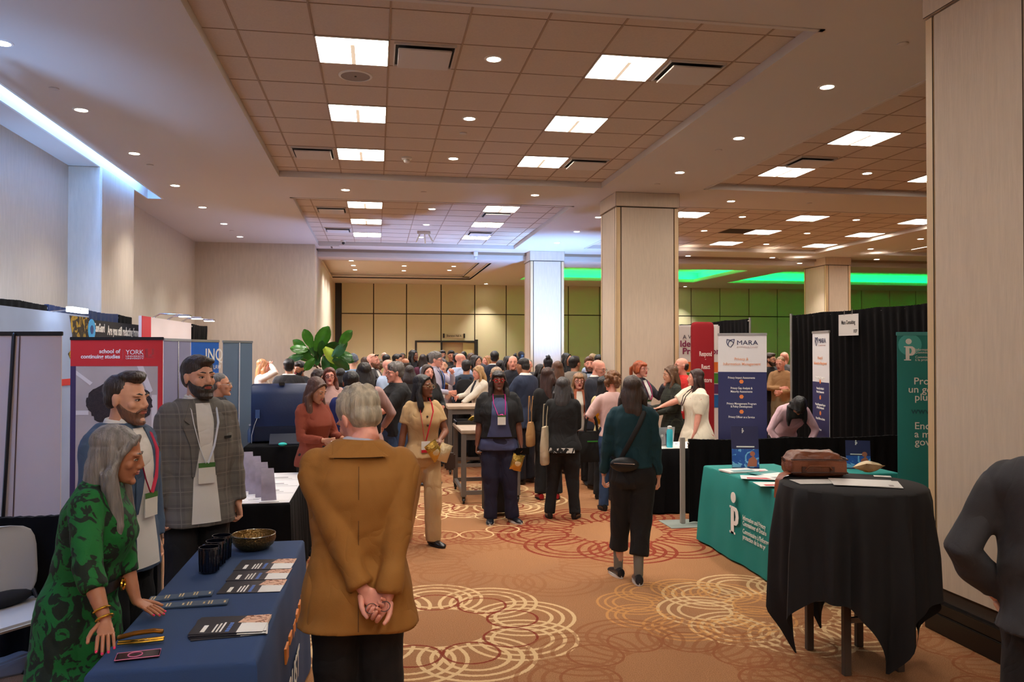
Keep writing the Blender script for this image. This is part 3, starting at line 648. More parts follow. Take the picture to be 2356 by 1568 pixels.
    for z, f, rx, ry in ((-.108, .066, .020, .016), (-.100, .056, .034, .032), (-.082, .040, .046, .052), (-.058, .030, .056, .064), (-.03, .022, .063, .074), (0, .016, .068, .080), (.03, .010, .070, .084), (.05, .0, .068, .08)):
        rings.append([H(rx*cos(2*pi*j/18), f+ry*sin(2*pi*j/18), z) for j in range(18)])
    headb.rings(rings)
    E(headb, (0, .090, -.096), (.024, .015, .016), 12); E(headb, (0, .06, -.085), (.040, .036, .022), 14)
    headb.tube([H(0, .088, .026), H(0, .097, .004), H(0, .109, -.020), H(0, .106, -.028)], [.010*ks, .0110*ks, .0135*ks, .011*ks], n=10)
    for e in (-1, 1):
        E(headb, (e*.012, .100, -.029), (.009, .011, .008), 8); E(headb, (e*.031, .080, .026), (.026, .016, .009), 10); E(headb, (e*.040, .063, -.020), (.023, .021, .024), 10)
        E(headb, (e*.076, -.002, -.004), (.009, .018, .032), 10); E(headb, (e*.079, -.008, .008), (.009, .012, .018), 8)
    E(headb, (0, .090, -.052), (.026, .014, .013), 10)
    headb.tube([H(0, -.01, -.04), H(0, -.014, -.085)] + [nb+Vector((0, 0, .02*s.k)), nb-Vector((0, 0, .04))], [.056*ks*(1 if not fem else .86)]*2+[.058*s.k*(1+girth*3)*(1 if not fem else .88), .07*s.k], n=16)
    hm = headb.mesh('tmp', [sk]); rawm = raw.mesh('tmp', [sk])
    ob = defer(body, 'body', [sk], s.root, min(vox, .009), 3, raw=[('R', hm, hv), ('N', rawm, 0)])
    # eyes, brows, lips
    if eyes:
        dim = -4 < 0
        eb = MB(); ib = MB()
        for e in (-1, 1):
            eb.ell(H(e*.031, .0805, .005), (.0130*ks, .0105*ks, .0058*ks), Mh, n=12); ib.ell(H(e*.031+.001, .0880, .005), (.0062*ks, .0040*ks, .0056*ks), Mh, n=10)
        eo = eb.build('eye', WH, s.root); ib.build('iris', IR, eo)
        lb = MB(); lb.ell(H(0, .1015, -.0485), (.024*ks, .0060*ks, .0042*ks), Mh, n=12); lb.ell(H(0, .1005, -.0570), (.021*ks, .0072*ks, .0055*ks), Mh, n=12)
        lb.build('lips', LIP['d' if skin in ('dark', 'brown') and lips == 'n' else lips], s.root)
        bc = brow or (hair[1] if hair and hair[0] != 'bald' else (90, 66, 50)); bb = MB()
        for e in (-1, 1): bb.tube([H(e*.013, .0935, .0310), H(e*.030, .0915, .0350), H(e*.048, .079, .0290)], [.0035*ks, .0042*ks, .0022*ks], n=6)
        bb.build('eyebrows', hairm(tuple(int(v*.75) for v in bc)), s.root)
        if d < 6:
            sh = MB()
            for e in (-1, 1): sh.tube([H(e*.0175, .0900, .0065), H(e*.031, .0922, .0115), H(e*.046, .082, .0065)], .0022*ks, n=6)
            sh.build('eyelids', IR if fem else mat('lash', (70, 45, 35), .6), s.root)
    if beard:
        c, thick = beard; bb = MB()
        for z, f, rx, ry in ((-.112, .066, .026, .024), (-.098, .052, .042, .044), (-.08, .038, .052, .060), (-.062, .030, .0605, .0715)): pass
        rr = []
        for z, f, rx, ry in ((-.118, .070, .026, .032), (-.104, .058, .042, .054), (-.084, .038, .053, .060), (-.062, .030, .060, .068), (-.042, .022, .0645, .062), (-.03, .012, .0690, .045), (-.008, .002, .0722, .022)):
            rr.append([H((rx+thick*(1 if z < -.03 else .3))*cos(2*pi*j/20), f+(ry+thick)*sin(2*pi*j/20), z) for j in range(20)])
        bb.rings(rr); defer(bb, 'beard', hairm(c), s.root, hv, 2)
        mb = MB(); mb.tube([H(-.030, .086, -.056), H(-.018, .099, -.042), H(0, .1045, -.0385), H(.018, .099, -.042), H(.030, .086, -.056)], [.006*ks, .0065*ks, .006*ks, .0065*ks, .006*ks], n=8); mb.build('moustache', hairm(c), s.root)
    # hair
    if hair and hair[0] != 'none': make_hair(s, hair, hv, girth)
    # lower clothes
    bm_, bw, bh = (bot + (.06,))[:3] if bot else (None, .07, .1)
    if bm_:
        b = MB(); s2 = Person(); s2.__dict__ = dict(s.__dict__)
        if bw == 'skirt':
            rs = []
            for z, r in ((1.05, 0), (.9, .02), (.6, .05), (bh, .08)):
                rx, ry, fo = s.tz(max(z, .8)); rs.append([s.L(((rx+r)*cos(2*pi*j/28)*(1+.03*sin(7*2*pi*j/28)), fo+(ry+r)*sin(2*pi*j/28), z)) for j in range(28)])
            b.rings(rs); defer(b, 'skirt', [bm_], s.root, vox, 2)
        else:
            zz = [(1.08, .004), (.95, .012), (.86, .012)]; rs = []
            for z, g in zz:
                rx, ry, fo = s.tz(z); rs.append([s.L(((rx+g)*cos(2*pi*j/24), fo+(ry+g)*sin(2*pi*j/24), z)) for j in range(24)])
            rx, ry, fo = s.tz(.8); rs.append([s.L((rx*.85*cos(2*pi*j/24), fo+ry*.85*sin(2*pi*j/24), .80)) for j in range(24)])
            b.rings(rs)
            b.torso = 0
            for hip, kn, an, fa, side in hips:
                hp = hip+Vector((side*.004, 0, 0)); lo = Vector(an); lo.z = bh*s.k; g1 = girth
                b.tube([hp, hp.lerp(kn, .5), kn, kn.lerp(lo, .5), lo], [(.098+g1)*s.k, (.090+g1*.8)*s.k, (bw+.004+g1*.5)*s.k, bw*s.k, (bw+.002)*s.k], n=16, ends=False)
            defer(b, 'trousers', [bm_], s.root, vox, 2, post=('fold', .006 if d < 9 else .004, 7, 0, .75))
    # shoes
    sm = shoes if not isinstance(shoes, tuple) else mat('shoe_%d_%d_%d' % shoes, shoes, .3)
    for hip, kn, an, fa, side in hips:
        fd = Vector((sin(R(fa))*side, -cos(R(fa)), 0)); sd = Vector((-fd.y, fd.x, 0)); b = MB(); rs = []; k = s.k
        for t, w, z1 in ((-.075, .020, .05), (-.065, .034, .085), (-.02, .038, .095), (.03, .040, .085), (.08, .044, .062), (.13, .046, .05), (.17, .038, .042), (.19, .018, .03)):
            c = Vector((an.x, an.y, 0))+fd*t*k; ring = []
            for j in range(12):
                a = 2*pi*j/12; ring.append(c+sd*w*cos(a)*k+Vector((0, 0, max(.012, z1*(.5+.5*sin(a)))*k)))
            rs.append(ring)
        b.rings(rs); so = b.build('shoe', sm, s.root)
        if d < 11:
            b = MB(); rs = []
            for z in (0, .022):
                rs.append([Vector((an.x, an.y, z))+fd*(.058+.135*cos(2*pi*j/20))*k+sd*.047*sin(2*pi*j/20)*(1+.1*cos(2*pi*j/20))*k for j in range(20)])
            b.rings(rs); b.build('sole', mat('sole_white', (225, 222, 215), .6) if 'whitesole' in acc else mat('sole_black', (20, 18, 18), .6), so)
    # upper garments
    def garment(g_, gadd, name):
        m_, sleeve, hem = g_[:3]; ex = g_[3] if len(g_) > 3 else {}
        b = MB(); s.torso(b, hem, ex.get('neck', 1.515 if gadd > .015 else 1.51), gadd, flare=ex.get('flare', 0))
        if ex.get('skirt'):   # dress continues down
            rs = []; z1 = ex['skirt']; n = 32
            for i in range(7):
                t = i/6; z = hem+.06+(z1-hem-.06)*t; rx, ry, fo = s.tz(max(z, .8)); r = gadd+ex.get('sk', .12)*t
                rs.append([s.W(((rx+r)*cos(2*pi*j/n)*(1+.03*t*sin(6*2*pi*j/n)), fo+(ry+r)*sin(2*pi*j/n)*(1+.04*t*sin(5*2*pi*j/n)), z)) if z > .95 else s.L(((rx+r)*cos(2*pi*j/n)*(1+.03*t*sin(6*2*pi*j/n)), fo+(ry+r)*sin(2*pi*j/n)*(1+.04*t*sin(5*2*pi*j/n)), z)) for j in range(n)])
            b.rings(rs)
        puff = ex.get('puff', 0); aw = 1+girth*5
        if sleeve != 'none':
            for side in (1, -1):
                shp, el, wr = arms[side]; e = gadd*.8
                if sleeve != 'none': b.ell(shp+Vector((-side*.012, 0, .004)), ((.058*aw+e)*s.k, (.062*aw+e)*s.k, (.058*aw+e)*s.k))
                if sleeve == 'long':
                    b.tube([shp, shp.lerp(el, .5), el, el.lerp(wr, .5), wr-(wr-el)*.07], [(.056*aw+e)*s.k, (.052*aw+e)*s.k, (.045*aw+e)*s.k, (.039+e+puff)*s.k, (.032+e+puff*.3)*s.k], n=14, ends=False)
                elif sleeve == 'three': b.tube([shp, el, el.lerp(wr, .45)], [(.056*aw+e)*s.k, (.048*aw+e)*s.k, (.046+e)*s.k], n=14, ends=False)
                elif sleeve == 'elbow': b.tube([shp, shp.lerp(el, .5), el], [(.062*aw+e+puff)*s.k, (.064*aw+e+puff)*s.k, (.052*aw+e)*s.k], n=14, ends=False)
                else: b.tube([shp, shp.lerp(el, .62)], [(.058*aw+e)*s.k, (.058*aw+e+.006)*s.k], n=14, ends=False)
        o = defer(b, name, [m_], s.root, vox, 2, post=('fold', ex.get('fold', .005 if d < 9 else .003), ex.get('ff', 9), 0, 9))
        return o
    s.g = .008; s.flare = ((coat or top)[3] if len(coat or top) > 3 else {}).get('flare', 0)
    if top: s.topo = garment(top, (.004 if d > 9 else -.008) if coat else .008, top[3].get('name', 'shirt') if len(top) > 3 else 'shirt')
    if coat:
        s.g = .022; s.topo = garment(coat, .020, coat[3].get('name', 'jacket') if len(coat) > 3 else 'jacket')
        ex = coat[3] if len(coat) > 3 else {}
        if ex.get('v') and top:   # open front: shirt strip and lapels
            v = ex['v']; hem = coat[2]; w0 = ex.get('w0', .05); m_ = coat[0]
            nk = top[3].get('neck', 1.49) if len(top) > 3 else 1.49; nk = min(1.49, nk-.01)
            if v == 'open': rows = [(nk, -.04, .04), (1.40, -w0, w0), (1.15, -w0*1.2, w0*1.2), (hem+.02, -w0*1.7, w0*1.7)]
            else: rows = [(1.49, -.045, .045), (1.38, -.05, .05), (1.15, -.012, .012), (1.13, -.004, .004)]
            s.patch(rows, top[0], 'shirt_front', off=.002, th=.002)
            if ex.get('lapel', 1):
                for e in (-1, 1):
                    bt = 1.13 if v != 'open' else 1.08; xb = .008 if v != 'open' else w0*1.25
                    s.patch([(1.49, e*.042, e*.075), (1.40, e*.048, e*.112), (1.375, e*.048, e*.085), (1.36, e*.047, e*.122), (1.25, e*.036, e*.085), (bt, e*xb, e*(xb+.012))], m_, 'lapel', off=.004, th=.006, nx=4)
    if top and not coat or True:
        pass
    if 'collar' in acc:
        cm = (top or coat)[0]; b = MB()
        for e in (-1, 1): b.add([s.W(p) for p in ((e*.006, .070, 1.492), (e*.052, .050, 1.535), (e*.075, .035, 1.50), (e*.045, .098, 1.445), (e*.006, .080, 1.482), (e*.056, .040, 1.54), (e*.08, .03, 1.505), (e*.048, .104, 1.447))], [(0, 1, 2, 3), (4, 5, 6, 7)[::-1], (0, 4, 5, 1), (1, 5, 6, 2), (2, 6, 7, 3), (3, 7, 4, 0)])
        b.tube([s.W((.062*cos(a), -.012+.060*sin(a), 1.515-.008*sin(a))) for a in [2*pi*i/16 for i in range(17)]], .012*s.k, ends=False, flat=1.6, ref=(0, 0, 1)); b.build('collar', cm, s.root)
    lan = [a for a in acc if isinstance(a, tuple) and a[0] == 'lanyard']
    if lan:
        _, lc, bz, bx, kind = lan[0]; lm = mat('lanyard_%d_%d_%d' % lc, lc, .6); b = MB(); g = s.g+.006; pts = []
        for e in (1, -1):
            pl = [s.W((e*.05, -.05, 1.52)), s.W((e*.068, -.01, 1.515)), s.surf(e*.07, 1.455, 1, .006, g), s.surf(e*.068, 1.38, 1, .012, g), s.surf(bx+e*(.04), 1.25, 1, .012, g), s.surf(bx+e*.008, bz+.06, 1, .014, g)]
            b.tube(pl, .0085*s.k, n=6, flat=.25, ref=(0, -1, .1))
        lo = b.build('lanyard', lm, s.root); c = s.surf(bx, bz, 1, .016, g); b = MB()
        up_ = Vector((0, 0, 1)); n_ = Vector((0, -1, 0)); w_, h_ = .046*s.k, .058*s.k
        def card(zt, zb, t, o): return b2.box((c.x-w_, c.y-t-o, c.z+zb), (c.x+w_, c.y-o, c.z+zt))
        b2 = MB(); card(h_, -h_, .004, 0); bo = b2.build('name_badge', BADGE, s.root, smooth=False)
        b2 = MB(); card(h_, h_*.55, .005, 0) if kind == 'g' else card(-h_*.5, -h_, .005, 0); b2.build('badge_stripe', GRNB if kind == 'g' else REDB, bo, smooth=False)
    gl = [a for a in acc if isinstance(a, tuple) and a[0] == 'glasses']
    if gl:
        gm = mat('frame_%d_%d_%d' % gl[0][1], gl[0][1], .3); b = MB(); th = gl[0][2] if len(gl[0]) > 2 else .0018
        for e in (-1, 1):
            b.tube([H(e*.0325+.025*cos(a), .1045-.10*abs(e*.0325+.025*cos(a))*.12, .003+.0195*sin(a)) for a in [2*pi*i/18 for i in range(19)]], th*ks, n=6, ends=False)
            b.tube([H(e*.057, .098, .010), H(e*.0745, .075, .010), H(e*.081, .0, .006)], th*ks, n=6)
        b.tube([H(-.008, .108, .006), H(.008, .108, .006)], th*ks, n=6); b.build('glasses', gm, s.root)
    if 'sunglasses_up' in acc:
        b = MB()
        for e in (-1, 1): b.ell(H(e*.034, .062, .092), (.028*ks, .008*ks, .02*ks), Mh @ Matrix.Rotation(.7, 3, 'X'))
        b.tube([H(-.07, 0, .06), H(-.05, .06, .095), H(.05, .06, .095), H(.07, 0, .06)], .003, n=6); b.build('sunglasses', mat('sunglass', (20, 18, 20), .1), s.root)
    if 'earring' in acc:
        b = MB(); [b.tube([H(e*.082, -.002+.017*cos(a), -.048+.017*sin(a)) for a in [2*pi*i/16 for i in range(17)]], .0022, n=6, ends=False) for e in (-1, 1)]; b.build('hoop_earrings', GOLD, s.root)
    if nails: nails.build('fingernails', mat('nail_pink', (225, 30, 95), .15), s.root)
    return s
def make_hair(s, hair, hv, girth):
    st, c = hair[:2]; L = hair[2] if len(hair) > 2 else .3; H, Mh, ks = s.H, s.Mh, s.ks; b = MB(); hm = hairm(c); name = 'hair'
    def E(c_, r, n=16): b.ell(H(*c_), (r[0]*ks, r[1]*ks, r[2]*ks), Mh, n=n)
    rnd = random.Random(int(c[0]*7+L*100+s.d*50)); amp = .003; ff = 40
    if st in ('short', 'crop', 'grey'):
        t = {'short': .010, 'crop': .003, 'grey': .014}[st]
        E((0, -.024, .052), (.0755+t, .094+t, .074+t), 20); E((0, -.05, .0), (.070+t*.6, .058+t*.6, .07), 16)
        if st != 'crop': E((0, .035, .088), (.052, .052, .032+t), 14)
        if st == 'short': E((.015, .058, .095), (.048, .036, .024), 12)
        if st == 'grey':
            for i in range(46):
                a = rnd.uniform(0, 2*pi); e = rnd.uniform(.25, 1.3); r = .084; E((r*cos(a)*cos(e)*.9, -.022+.104*sin(a)*cos(e), .05+.09*sin(e)), (.016, .019, .013), 8)
        amp = .004
    elif st == 'fringe':   # balding: hair only low round the back
        E((0, -.036, .012), (.0815, .078, .05), 18); E((0, -.05, -.02), (.074, .06, .05), 14); amp = .002
    elif st == 'quiff':
        E((0, -.024, .045), (.0800, .094, .078), 20); E((0, -.045, .0), (.0765, .060, .06), 14); E((0, .02, .108), (.058, .07, .034), 14); E((-.02, .06, .112), (.044, .036, .026), 12); E((.02, .03, .12), (.045, .05, .024), 12); amp = .004
    elif st in ('long', 'wavy', 'bob', 'pony', 'half'):
        E((0, -.026, .052), (.083, .102, .082), 22); E((0, -.045, .0), (.084, .072, .085), 16)
        if hair[3:] and hair[3] == 'bangs': E((0, .075, .066), (.055, .030, .026), 12)
        for e in (-1, 1): b.tube([H(e*.014, .062, .100), H(e*.055, .052, .072), H(e*.074, .030, .02), H(e*.079, .012, -.04)], [.012*ks, .016*ks, .016*ks, .018*ks], n=8); E((e*.078, -.012, -.005), (.016, .034, .06), 10)
        if st != 'pony':
            n = 20; rs = []; bo = hair[4] if len(hair) > 4 else 0
            base = H(0, -.05, .02); k = s.k
            for i in range(9):
                t = i/8; z = .03-L*t; wd = .086+.022*sin(min(1, t*1.6)*pi/2)-(.02*t if st != 'bob' else -.012*t)+(.012*sin(t*9) if st == 'wavy' else 0)
                dp = .070-.032*t; f = -.040-.05*min(1, t*1.5)
                top = H(0, f, min(z, .03)); down = max(0, -z-.06)
                # hang straight down below the nape
                cpt = H(0, f, max(z, -.06)); cpt = cpt-Vector((0, 0, down*ks)); sx = Mh @ Vector((1, 0, 0)); sy = Vector((0, -1, 0)) if False else Mh @ Vector((0, -1, 0)); sy.z = 0; sx.z = 0; sx.normalize(); sy.normalize()
                rs.append([cpt+sx*wd*ks*cos(2*pi*j/n)+sy*dp*ks*sin(2*pi*j/n) for j in range(n)])
            b.rings(rs)
            for e in (-1, 1):
                if st == 'half': continue
                pts = [H(e*.083, .018, -.02), H(e*.092, .005, -.07)]; p = pts[-1]; out = (H(e*.1, 0, 0)-H(0, 0, 0)).normalized(); fo = (H(0, .1, 0)-H(0, 0, 0)).normalized(); fo.z = 0
                Lf = max(.02, min(.30, L-.12)) if L > .3 else max(.02, L-.12)
                for t in (.35, .7, 1): pts.append(p+Vector((0, 0, -Lf*t))+out*.012*t+fo*.035*min(1, t*1.3)*(1 if L > .2 else .2))
                q_ = 1.5 if L > .4 else 1.2 if L > .28 else 1; b.tube(pts, [.026*ks, .030*ks*q_, .032*ks*q_, .030*ks*q_, .014*ks], n=10, flat=.8)
            if st == 'wavy': amp = .009; ff = 22
        else:
            E((0, -.115, .05), (.026, .022, .026), 10); p = H(0, -.125, .05); bk = (H(0, -.1, 0)-H(0, 0, 0)).normalized()
            b.tube([p, p+bk*.035+Vector((0, 0, -.03)), p+bk*.04+Vector((0, 0, -.11)), p+bk*.03+Vector((0, 0, -L))], [.022*ks, .03*ks, .028*ks, .012*ks], n=10)
        amp = max(amp, .004)
    elif st == 'bun':
        E((0, -.022, .05), (.083, .100, .080), 20); E((0, -.045, .0), (.076, .062, .07), 14); E((0, -.085, .125), (.04, .038, .036), 12)
        for i in range(10): E((rnd.uniform(-.04, .04), -.085+rnd.uniform(-.03, .03), .13+rnd.uniform(-.02, .04)), (.014, .014, .02), 8)
    elif st == 'curly':
        rad = L; E((0, -.02, .05), (.09, .1, .085), 16)
        for i in range(90):
            a = rnd.uniform(0, 2*pi); e = rnd.uniform(-.9, 1.4); f = -.02+(.098+rad)*sin(a)*cos(e)
            z = .03+(.10+rad)*sin(e)
            if f > .05 and z < .07: continue
            E(((.085+rad)*cos(a)*cos(e), f, z), (.024, .024, .024), 8)
        amp = .006; ff = 60
    elif st == 'beanie':
        E((0, -.018, .056), (.088, .106, .088), 20); b.tube([H(.086*cos(a), -.012+.100*sin(a), .035+.012*sin(a)) for a in [2*pi*i/20 for i in range(21)]], .014*ks, n=8, ends=False); hm = mat('knit_%d' % c[0], c, .95, bump=.6, bscale=90); name = 'beanie'
    elif st == 'hijab':
        E((0, -.014, .05), (.092, .108, .092), 20); rs = []
        for z, f, rx, ry in ((.09, .0, .07, .088), (.05, -.005, .088, .095), (0, -.02, .09, .085), (-.07, -.01, .088, .092), (-.12, .01, .10, .10), (-.17, 0, .14, .12), (-.22, 0, .17, .13)): rs.append([H(rx*cos(2*pi*j/20), f+ry*sin(2*pi*j/20)*(.75 if z > -.06 and sin(2*pi*j/20) > 0 else 1), z) for j in range(20)])
        b.rings(rs); hm = floral('scarf_%d' % c[0], c, tuple(int(v*.72) for v in c), 30, .5); name = 'headscarf'
    elif st == 'none': return
    o = defer(b, name, [hm], s.root, hv*1.1, 2, post=('noise', amp, ff, 0, 0)); s.hairo = o
def finish():
    """grow each deferred piece into one smooth skin"""
    tmp = []
    for o, v, it, raw, post in DEFER:
        if v: m = o.modifiers.new('r', 'REMESH'); m.mode = 'VOXEL'; m.voxel_size = v; m.use_smooth_shade = True
        m = o.modifiers.new('s', 'SMOOTH'); m.iterations = it; m.factor = .5
        L = []
        for r in (raw or []):
            kind, me, vv = r; t = bpy.data.objects.new('tmp', me); COL.objects.link(t)
            if kind == 'R': m = t.modifiers.new('r', 'REMESH'); m.mode = 'VOXEL'; m.voxel_size = vv; m.use_smooth_shade = True; m = t.modifiers.new('s', 'SMOOTH'); m.iterations = 5 if vv < .008 else 3; m.factor = .5
            L.append(t)
        tmp.append(L)
    dg = bpy.context.evaluated_depsgraph_get(); new = []
    for (o, v, it, raw, post), L in zip(DEFER, tmp):
        me = bpy.data.meshes.new_from_object(o.evaluated_get(dg)); new.append((me, [bpy.data.meshes.new_from_object(t.evaluated_get(dg)) for t in L]))
    for (o, v, it, raw, post), L, (me, ex) in zip(DEFER, tmp, new):
        ms = list(o.data.materials); o.modifiers.clear(); old = o.data
        if ex:
            b = bmesh.new(); b.from_mesh(me)
            for e in ex: b.from_mesh(e)
            bmesh.ops.recalc_face_normals(b, faces=b.faces); b.to_mesh(me); b.free()
        me.materials.clear(); [me.materials.append(m) for m in ms]
        if post:
            kind, amp, ff, _, zmax = post; off = Vector((o.parent.location.x*3.1, o.parent.location.y*1.7, 0)) if o.parent else Vector()
            ns = [v_.normal.copy() for v_ in me.vertices]
            for v_, n_ in zip(me.vertices, ns):
                c = v_.co
                if kind == 'noise': k = noise.noise(Vector((c.x*ff, c.y*ff, c.z*ff*.35))+off)*amp
                else: k = (noise.noise(Vector((c.x*ff, c.y*ff, c.z*ff*.9))+off)*.6+noise.noise(Vector((c.x*ff*.5+c.z*ff*.8, c.y*ff*.6, c.z*ff*1.5))+off)*.7)*amp*1.6
                v_.co = c+n_*k
        me.polygons.foreach_set('use_smooth', [True]*len(me.polygons)); me.polygons.foreach_set('material_index', [0]*len(me.polygons)); o.data = me; bpy.data.meshes.remove(old)
        for t in L: bpy.data.objects.remove(t)
    DEFER.clear()
# ================= furnishings =================
def drape(p0, p1, z0, z1, m, label, cat='drape', name='black_drape', amp=.03, per=9, rods=True, poles=True, sag=.015, group=None):
    p0, p1 = Vector(p0), Vector(p1); p0.z = p1.z = 0; d = p1-p0; L = d.length; u = d.normalized(); nrm = Vector((-u.y, u.x, 0)); c = (p0+p1)/2
    t = thing(name, label, cat, (c.x, c.y, 0), atan2(u.y, u.x), group)
    n = max(8, int(L*60)); ps = []
    rnd = random.Random(int(L*100)); ph = [rnd.uniform(0, 6) for _ in range(3)]
    def off(x, z):
        a = amp*(1-.55*((z-z0)/(z1-z0))**3); return a*(sin(x*per*2*pi/1.4+ph[0]+.8*sin(x*3+ph[1]))*.7+.35*sin(x*per*3.1+ph[2]))
    rs = []; zs = [z0, z0+(z1-z0)*.33, z0+(z1-z0)*.66, z1-.09, z1-.045, z1]
    b = MB(); F_ = []; B_ = []
    for z in zs:
        k = .25 if z == z1-.045 else 1
        top_ = z > z1-.1; F_.append([Vector((-L/2+L*i/n, (-.022+off(L*i/n, z)*.35 if top_ else off(L*i/n, z)*k-.005), z-(sag*abs(sin(pi*(L*i/n)/1.2)) if z > z1-.1 else 0)+(.0025*sin(i*1.9) if z == z1 else 0))) for i in range(n+1)])
        B_.append([p+Vector((0, .044 if top_ else .008, 0)) for p in F_[-1]])
    rs = [f+g[::-1] for f, g in zip(F_, B_)]
    b.rings(rs); b.build('curtain', m, t)
    al = mat('aluminium', (178, 176, 172), .35, metal=.8)
    if rods: MB().tube([(-L/2, .0, z1-.045), (L/2, .0, z1-.045)], .016, n=8).build('rod', al, t)
    if poles:
        for x in (-L/2, L/2):
            MB().tube([(x, .03, .0), (x, .03, z1+.01)], .022, n=10, ends=False).build('upright', al, t)
            MB().box((x-.2, -.17, 0), (x+.2, .23, .006)).build('base_plate', al, t, smooth=False)
    return t
blackF = mat('black_fabric', (11, 10, 12), .95, bump=.2, bscale=40, spec=.2)
def sheet(name, label, pL, pR, h, face, back=None, base=True, z0=.09, cat='banner', railc=(170, 168, 168), pole=True):
    """pull-up banner; local x runs left to right, front faces -y"""
    pL, pR = Vector(pL), Vector(pR); pL.z = pR.z = 0; d = pR-pL; w = d.length; c = (pL+pR)/2
    t = thing(name, label, cat, (c.x, c.y, 0), atan2(d.y, d.x)); t['w'] = w
    b = MB().box((-w/2, -.003, z0), (w/2, .003, h-.02)); b.m = [1 if i == 4 else 0 for i in range(6)]; b.build('banner_sheet', [face, back or face], t, smooth=False, norm=False)
    rm = mat('rail_%d' % railc[0], railc, .35, metal=.6 if railc[0] > 60 else 0)
    MB().box((-w/2-.006, -.010, h-.028), (w/2+.006, .010, h)).build('top_rail', rm, t, bevel=.003)
    if base: MB().box((-w/2-.01, -.06, 0), (w/2+.01, .06, .09)).build('base_cassette', rm, t, bevel=.02)
    if pole: MB().tube([(0, .03, .08), (0, .012, h-.01)], .007, n=6, ends=False).build('support_pole', rm, t)
    t['w0'] = w; del t['w']; del t['w0']; return t, w
def fq(t, m, name, polys, y=-.0045, th=.0012, label=None):
    """flat printed areas on a sheet: lists of (x, z)"""
    b = MB()
    for pl in polys:
        n = len(pl); b.add([(x, y, z) for x, z in pl]+[(x, y+th, z) for x, z in pl], [tuple(range(n)), tuple(range(n, 2*n))[::-1]]+[(i, (i+1) % n, (i+1) % n+n, i+n) for i in range(n)])
    o = b.build(name, m, t, smooth=False)
    if label: o['label'] = label
    return o
def rect(x0, x1, z0, z1): return [(x0, z0), (x1, z0), (x1, z1), (x0, z1)]
def TX(t, lines, mats, y=-.006, name='lettering'): return text(lines, mats, t, sheetM((0, y, 0), (1, 0, 0), (0, 0, 1)), name)
inkW = mat('print_white', (240, 238, 232), .6); inkN = mat('print_navy', (38, 42, 84), .6); inkR = mat('print_red', (198, 36, 36), .6); inkO = mat('print_orange', (236, 150, 110), .6)
# --- York banner ---
t, w = sheet('pull_up_banner', 'red-topped pull-up banner of a university school of continuing studies', FP(163, 7.4), FP(375, 7.4), 2.0, mat('banner_grey_photo', (176, 162, 152), .6, var=.12, vscale=2), railc=(24, 22, 24))
k = w/212; bx = lambda px: (px-269)*k; bz = lambda py: 2.0-(py-775)*k
fq(t, inkR, 'red_print', [rect(-w/2, w/2, bz(842), 1.972), rect(bz(0)*0+w/2-.045, w/2, .1, bz(842))])
fq(t, mat('print_purple', (60, 44, 82), .6), 'purple_print', [rect(-w/2, -w/2+.05, .1, bz(842))])
wb = mat('print_pale', (214, 204, 196), .6)
fq(t, wb, 'photo_print', [[(bx(316), bz(842)), (bx(330), bz(842)), (bx(352), bz(898)), (bx(342), bz(906))], [(bx(176), bz(862)), (bx(176), bz(852)), (bx(214), bz(880)), (bx(208), bz(886))], rect(bx(176), bx(205), bz(954), bz(944)), rect(bx(350), bx(362), bz(990), bz(908)), rect(bx(300), bx(345), bz(1006), bz(1000))], label='pale bars in the banner photograph')
rnd = random.Random(3); hp = []
for i in range(60):
    a = 2*pi*i/60; rr_ = .30+rnd.uniform(-.012, .02); hp.append((bx(277)+rr_*cos(a)*1.0, bz(928)+.21*sin(a)+rnd.uniform(-.012, .012)))
fq(t, mat('print_curls', (44, 32, 28), .6, var=.5, vscale=70), 'curly_hair_print', [hp], y=-.0058)
fq(t, mat('print_orange_shirt', (184, 62, 40), .6), 'shirt_print', [[(bx(290), bz(1000)), (bx(300), bz(980)), (bx(335), bz(985)), (bx(350), bz(990)), (bx(345), bz(1000))]], y=-.0062)
TX(t, [('school of', bx(277), bz(812), .052, None, 'RIGHT', 0, .001), ('continuing studies', bx(277), bz(824), .05, None, 'RIGHT', 0, .001), ('YORK', bx(290), bz(815), .062, bx(331)-bx(290), 'LEFT', 0, 0), ('UNIVERSITÉ', bx(290), bz(821), .02, bx(331)-bx(290), 'LEFT', 0, 0), ('UNIVERSITY', bx(290), bz(826), .02, bx(331)-bx(290), 'LEFT', 0, 0)], [inkW])
fq(t, inkW, 'logo', [rect(bx(283.5), bx(284.3), bz(826), bz(804)), rect(bx(334), bx(341), bz(823), bz(802)), rect(bx(341), bx(355), bz(823), bz(819.5)), rect(bx(350), bx(355), bz(816), bz(802)), rect(bx(344), bx(350), bz(818.5), bz(815.5))])
# --- left edge grey back of a banner ---
t, w = sheet('pull_up_banner', 'back of a pinkish-grey banner with black frame at the left edge', FP(-150, 5.35), FP(142, 5.3), 2.0, mat('banner_back_pink', (212, 190, 178), .7, var=.04, vscale=2), railc=(20, 18, 20), pole=False)
MB().tube([(-.02+.14, -.015, 1.98), (.03, -.03, .10)], .012, n=8).build('support_pole', mat('rail_20', (20, 18, 20), .4), t); MB().tube([(.155, -.006, 1.97), (.10, -.006, .2)], .004, n=6).build('seam_rod', mat('seam_brown', (92, 66, 60), .6), t)
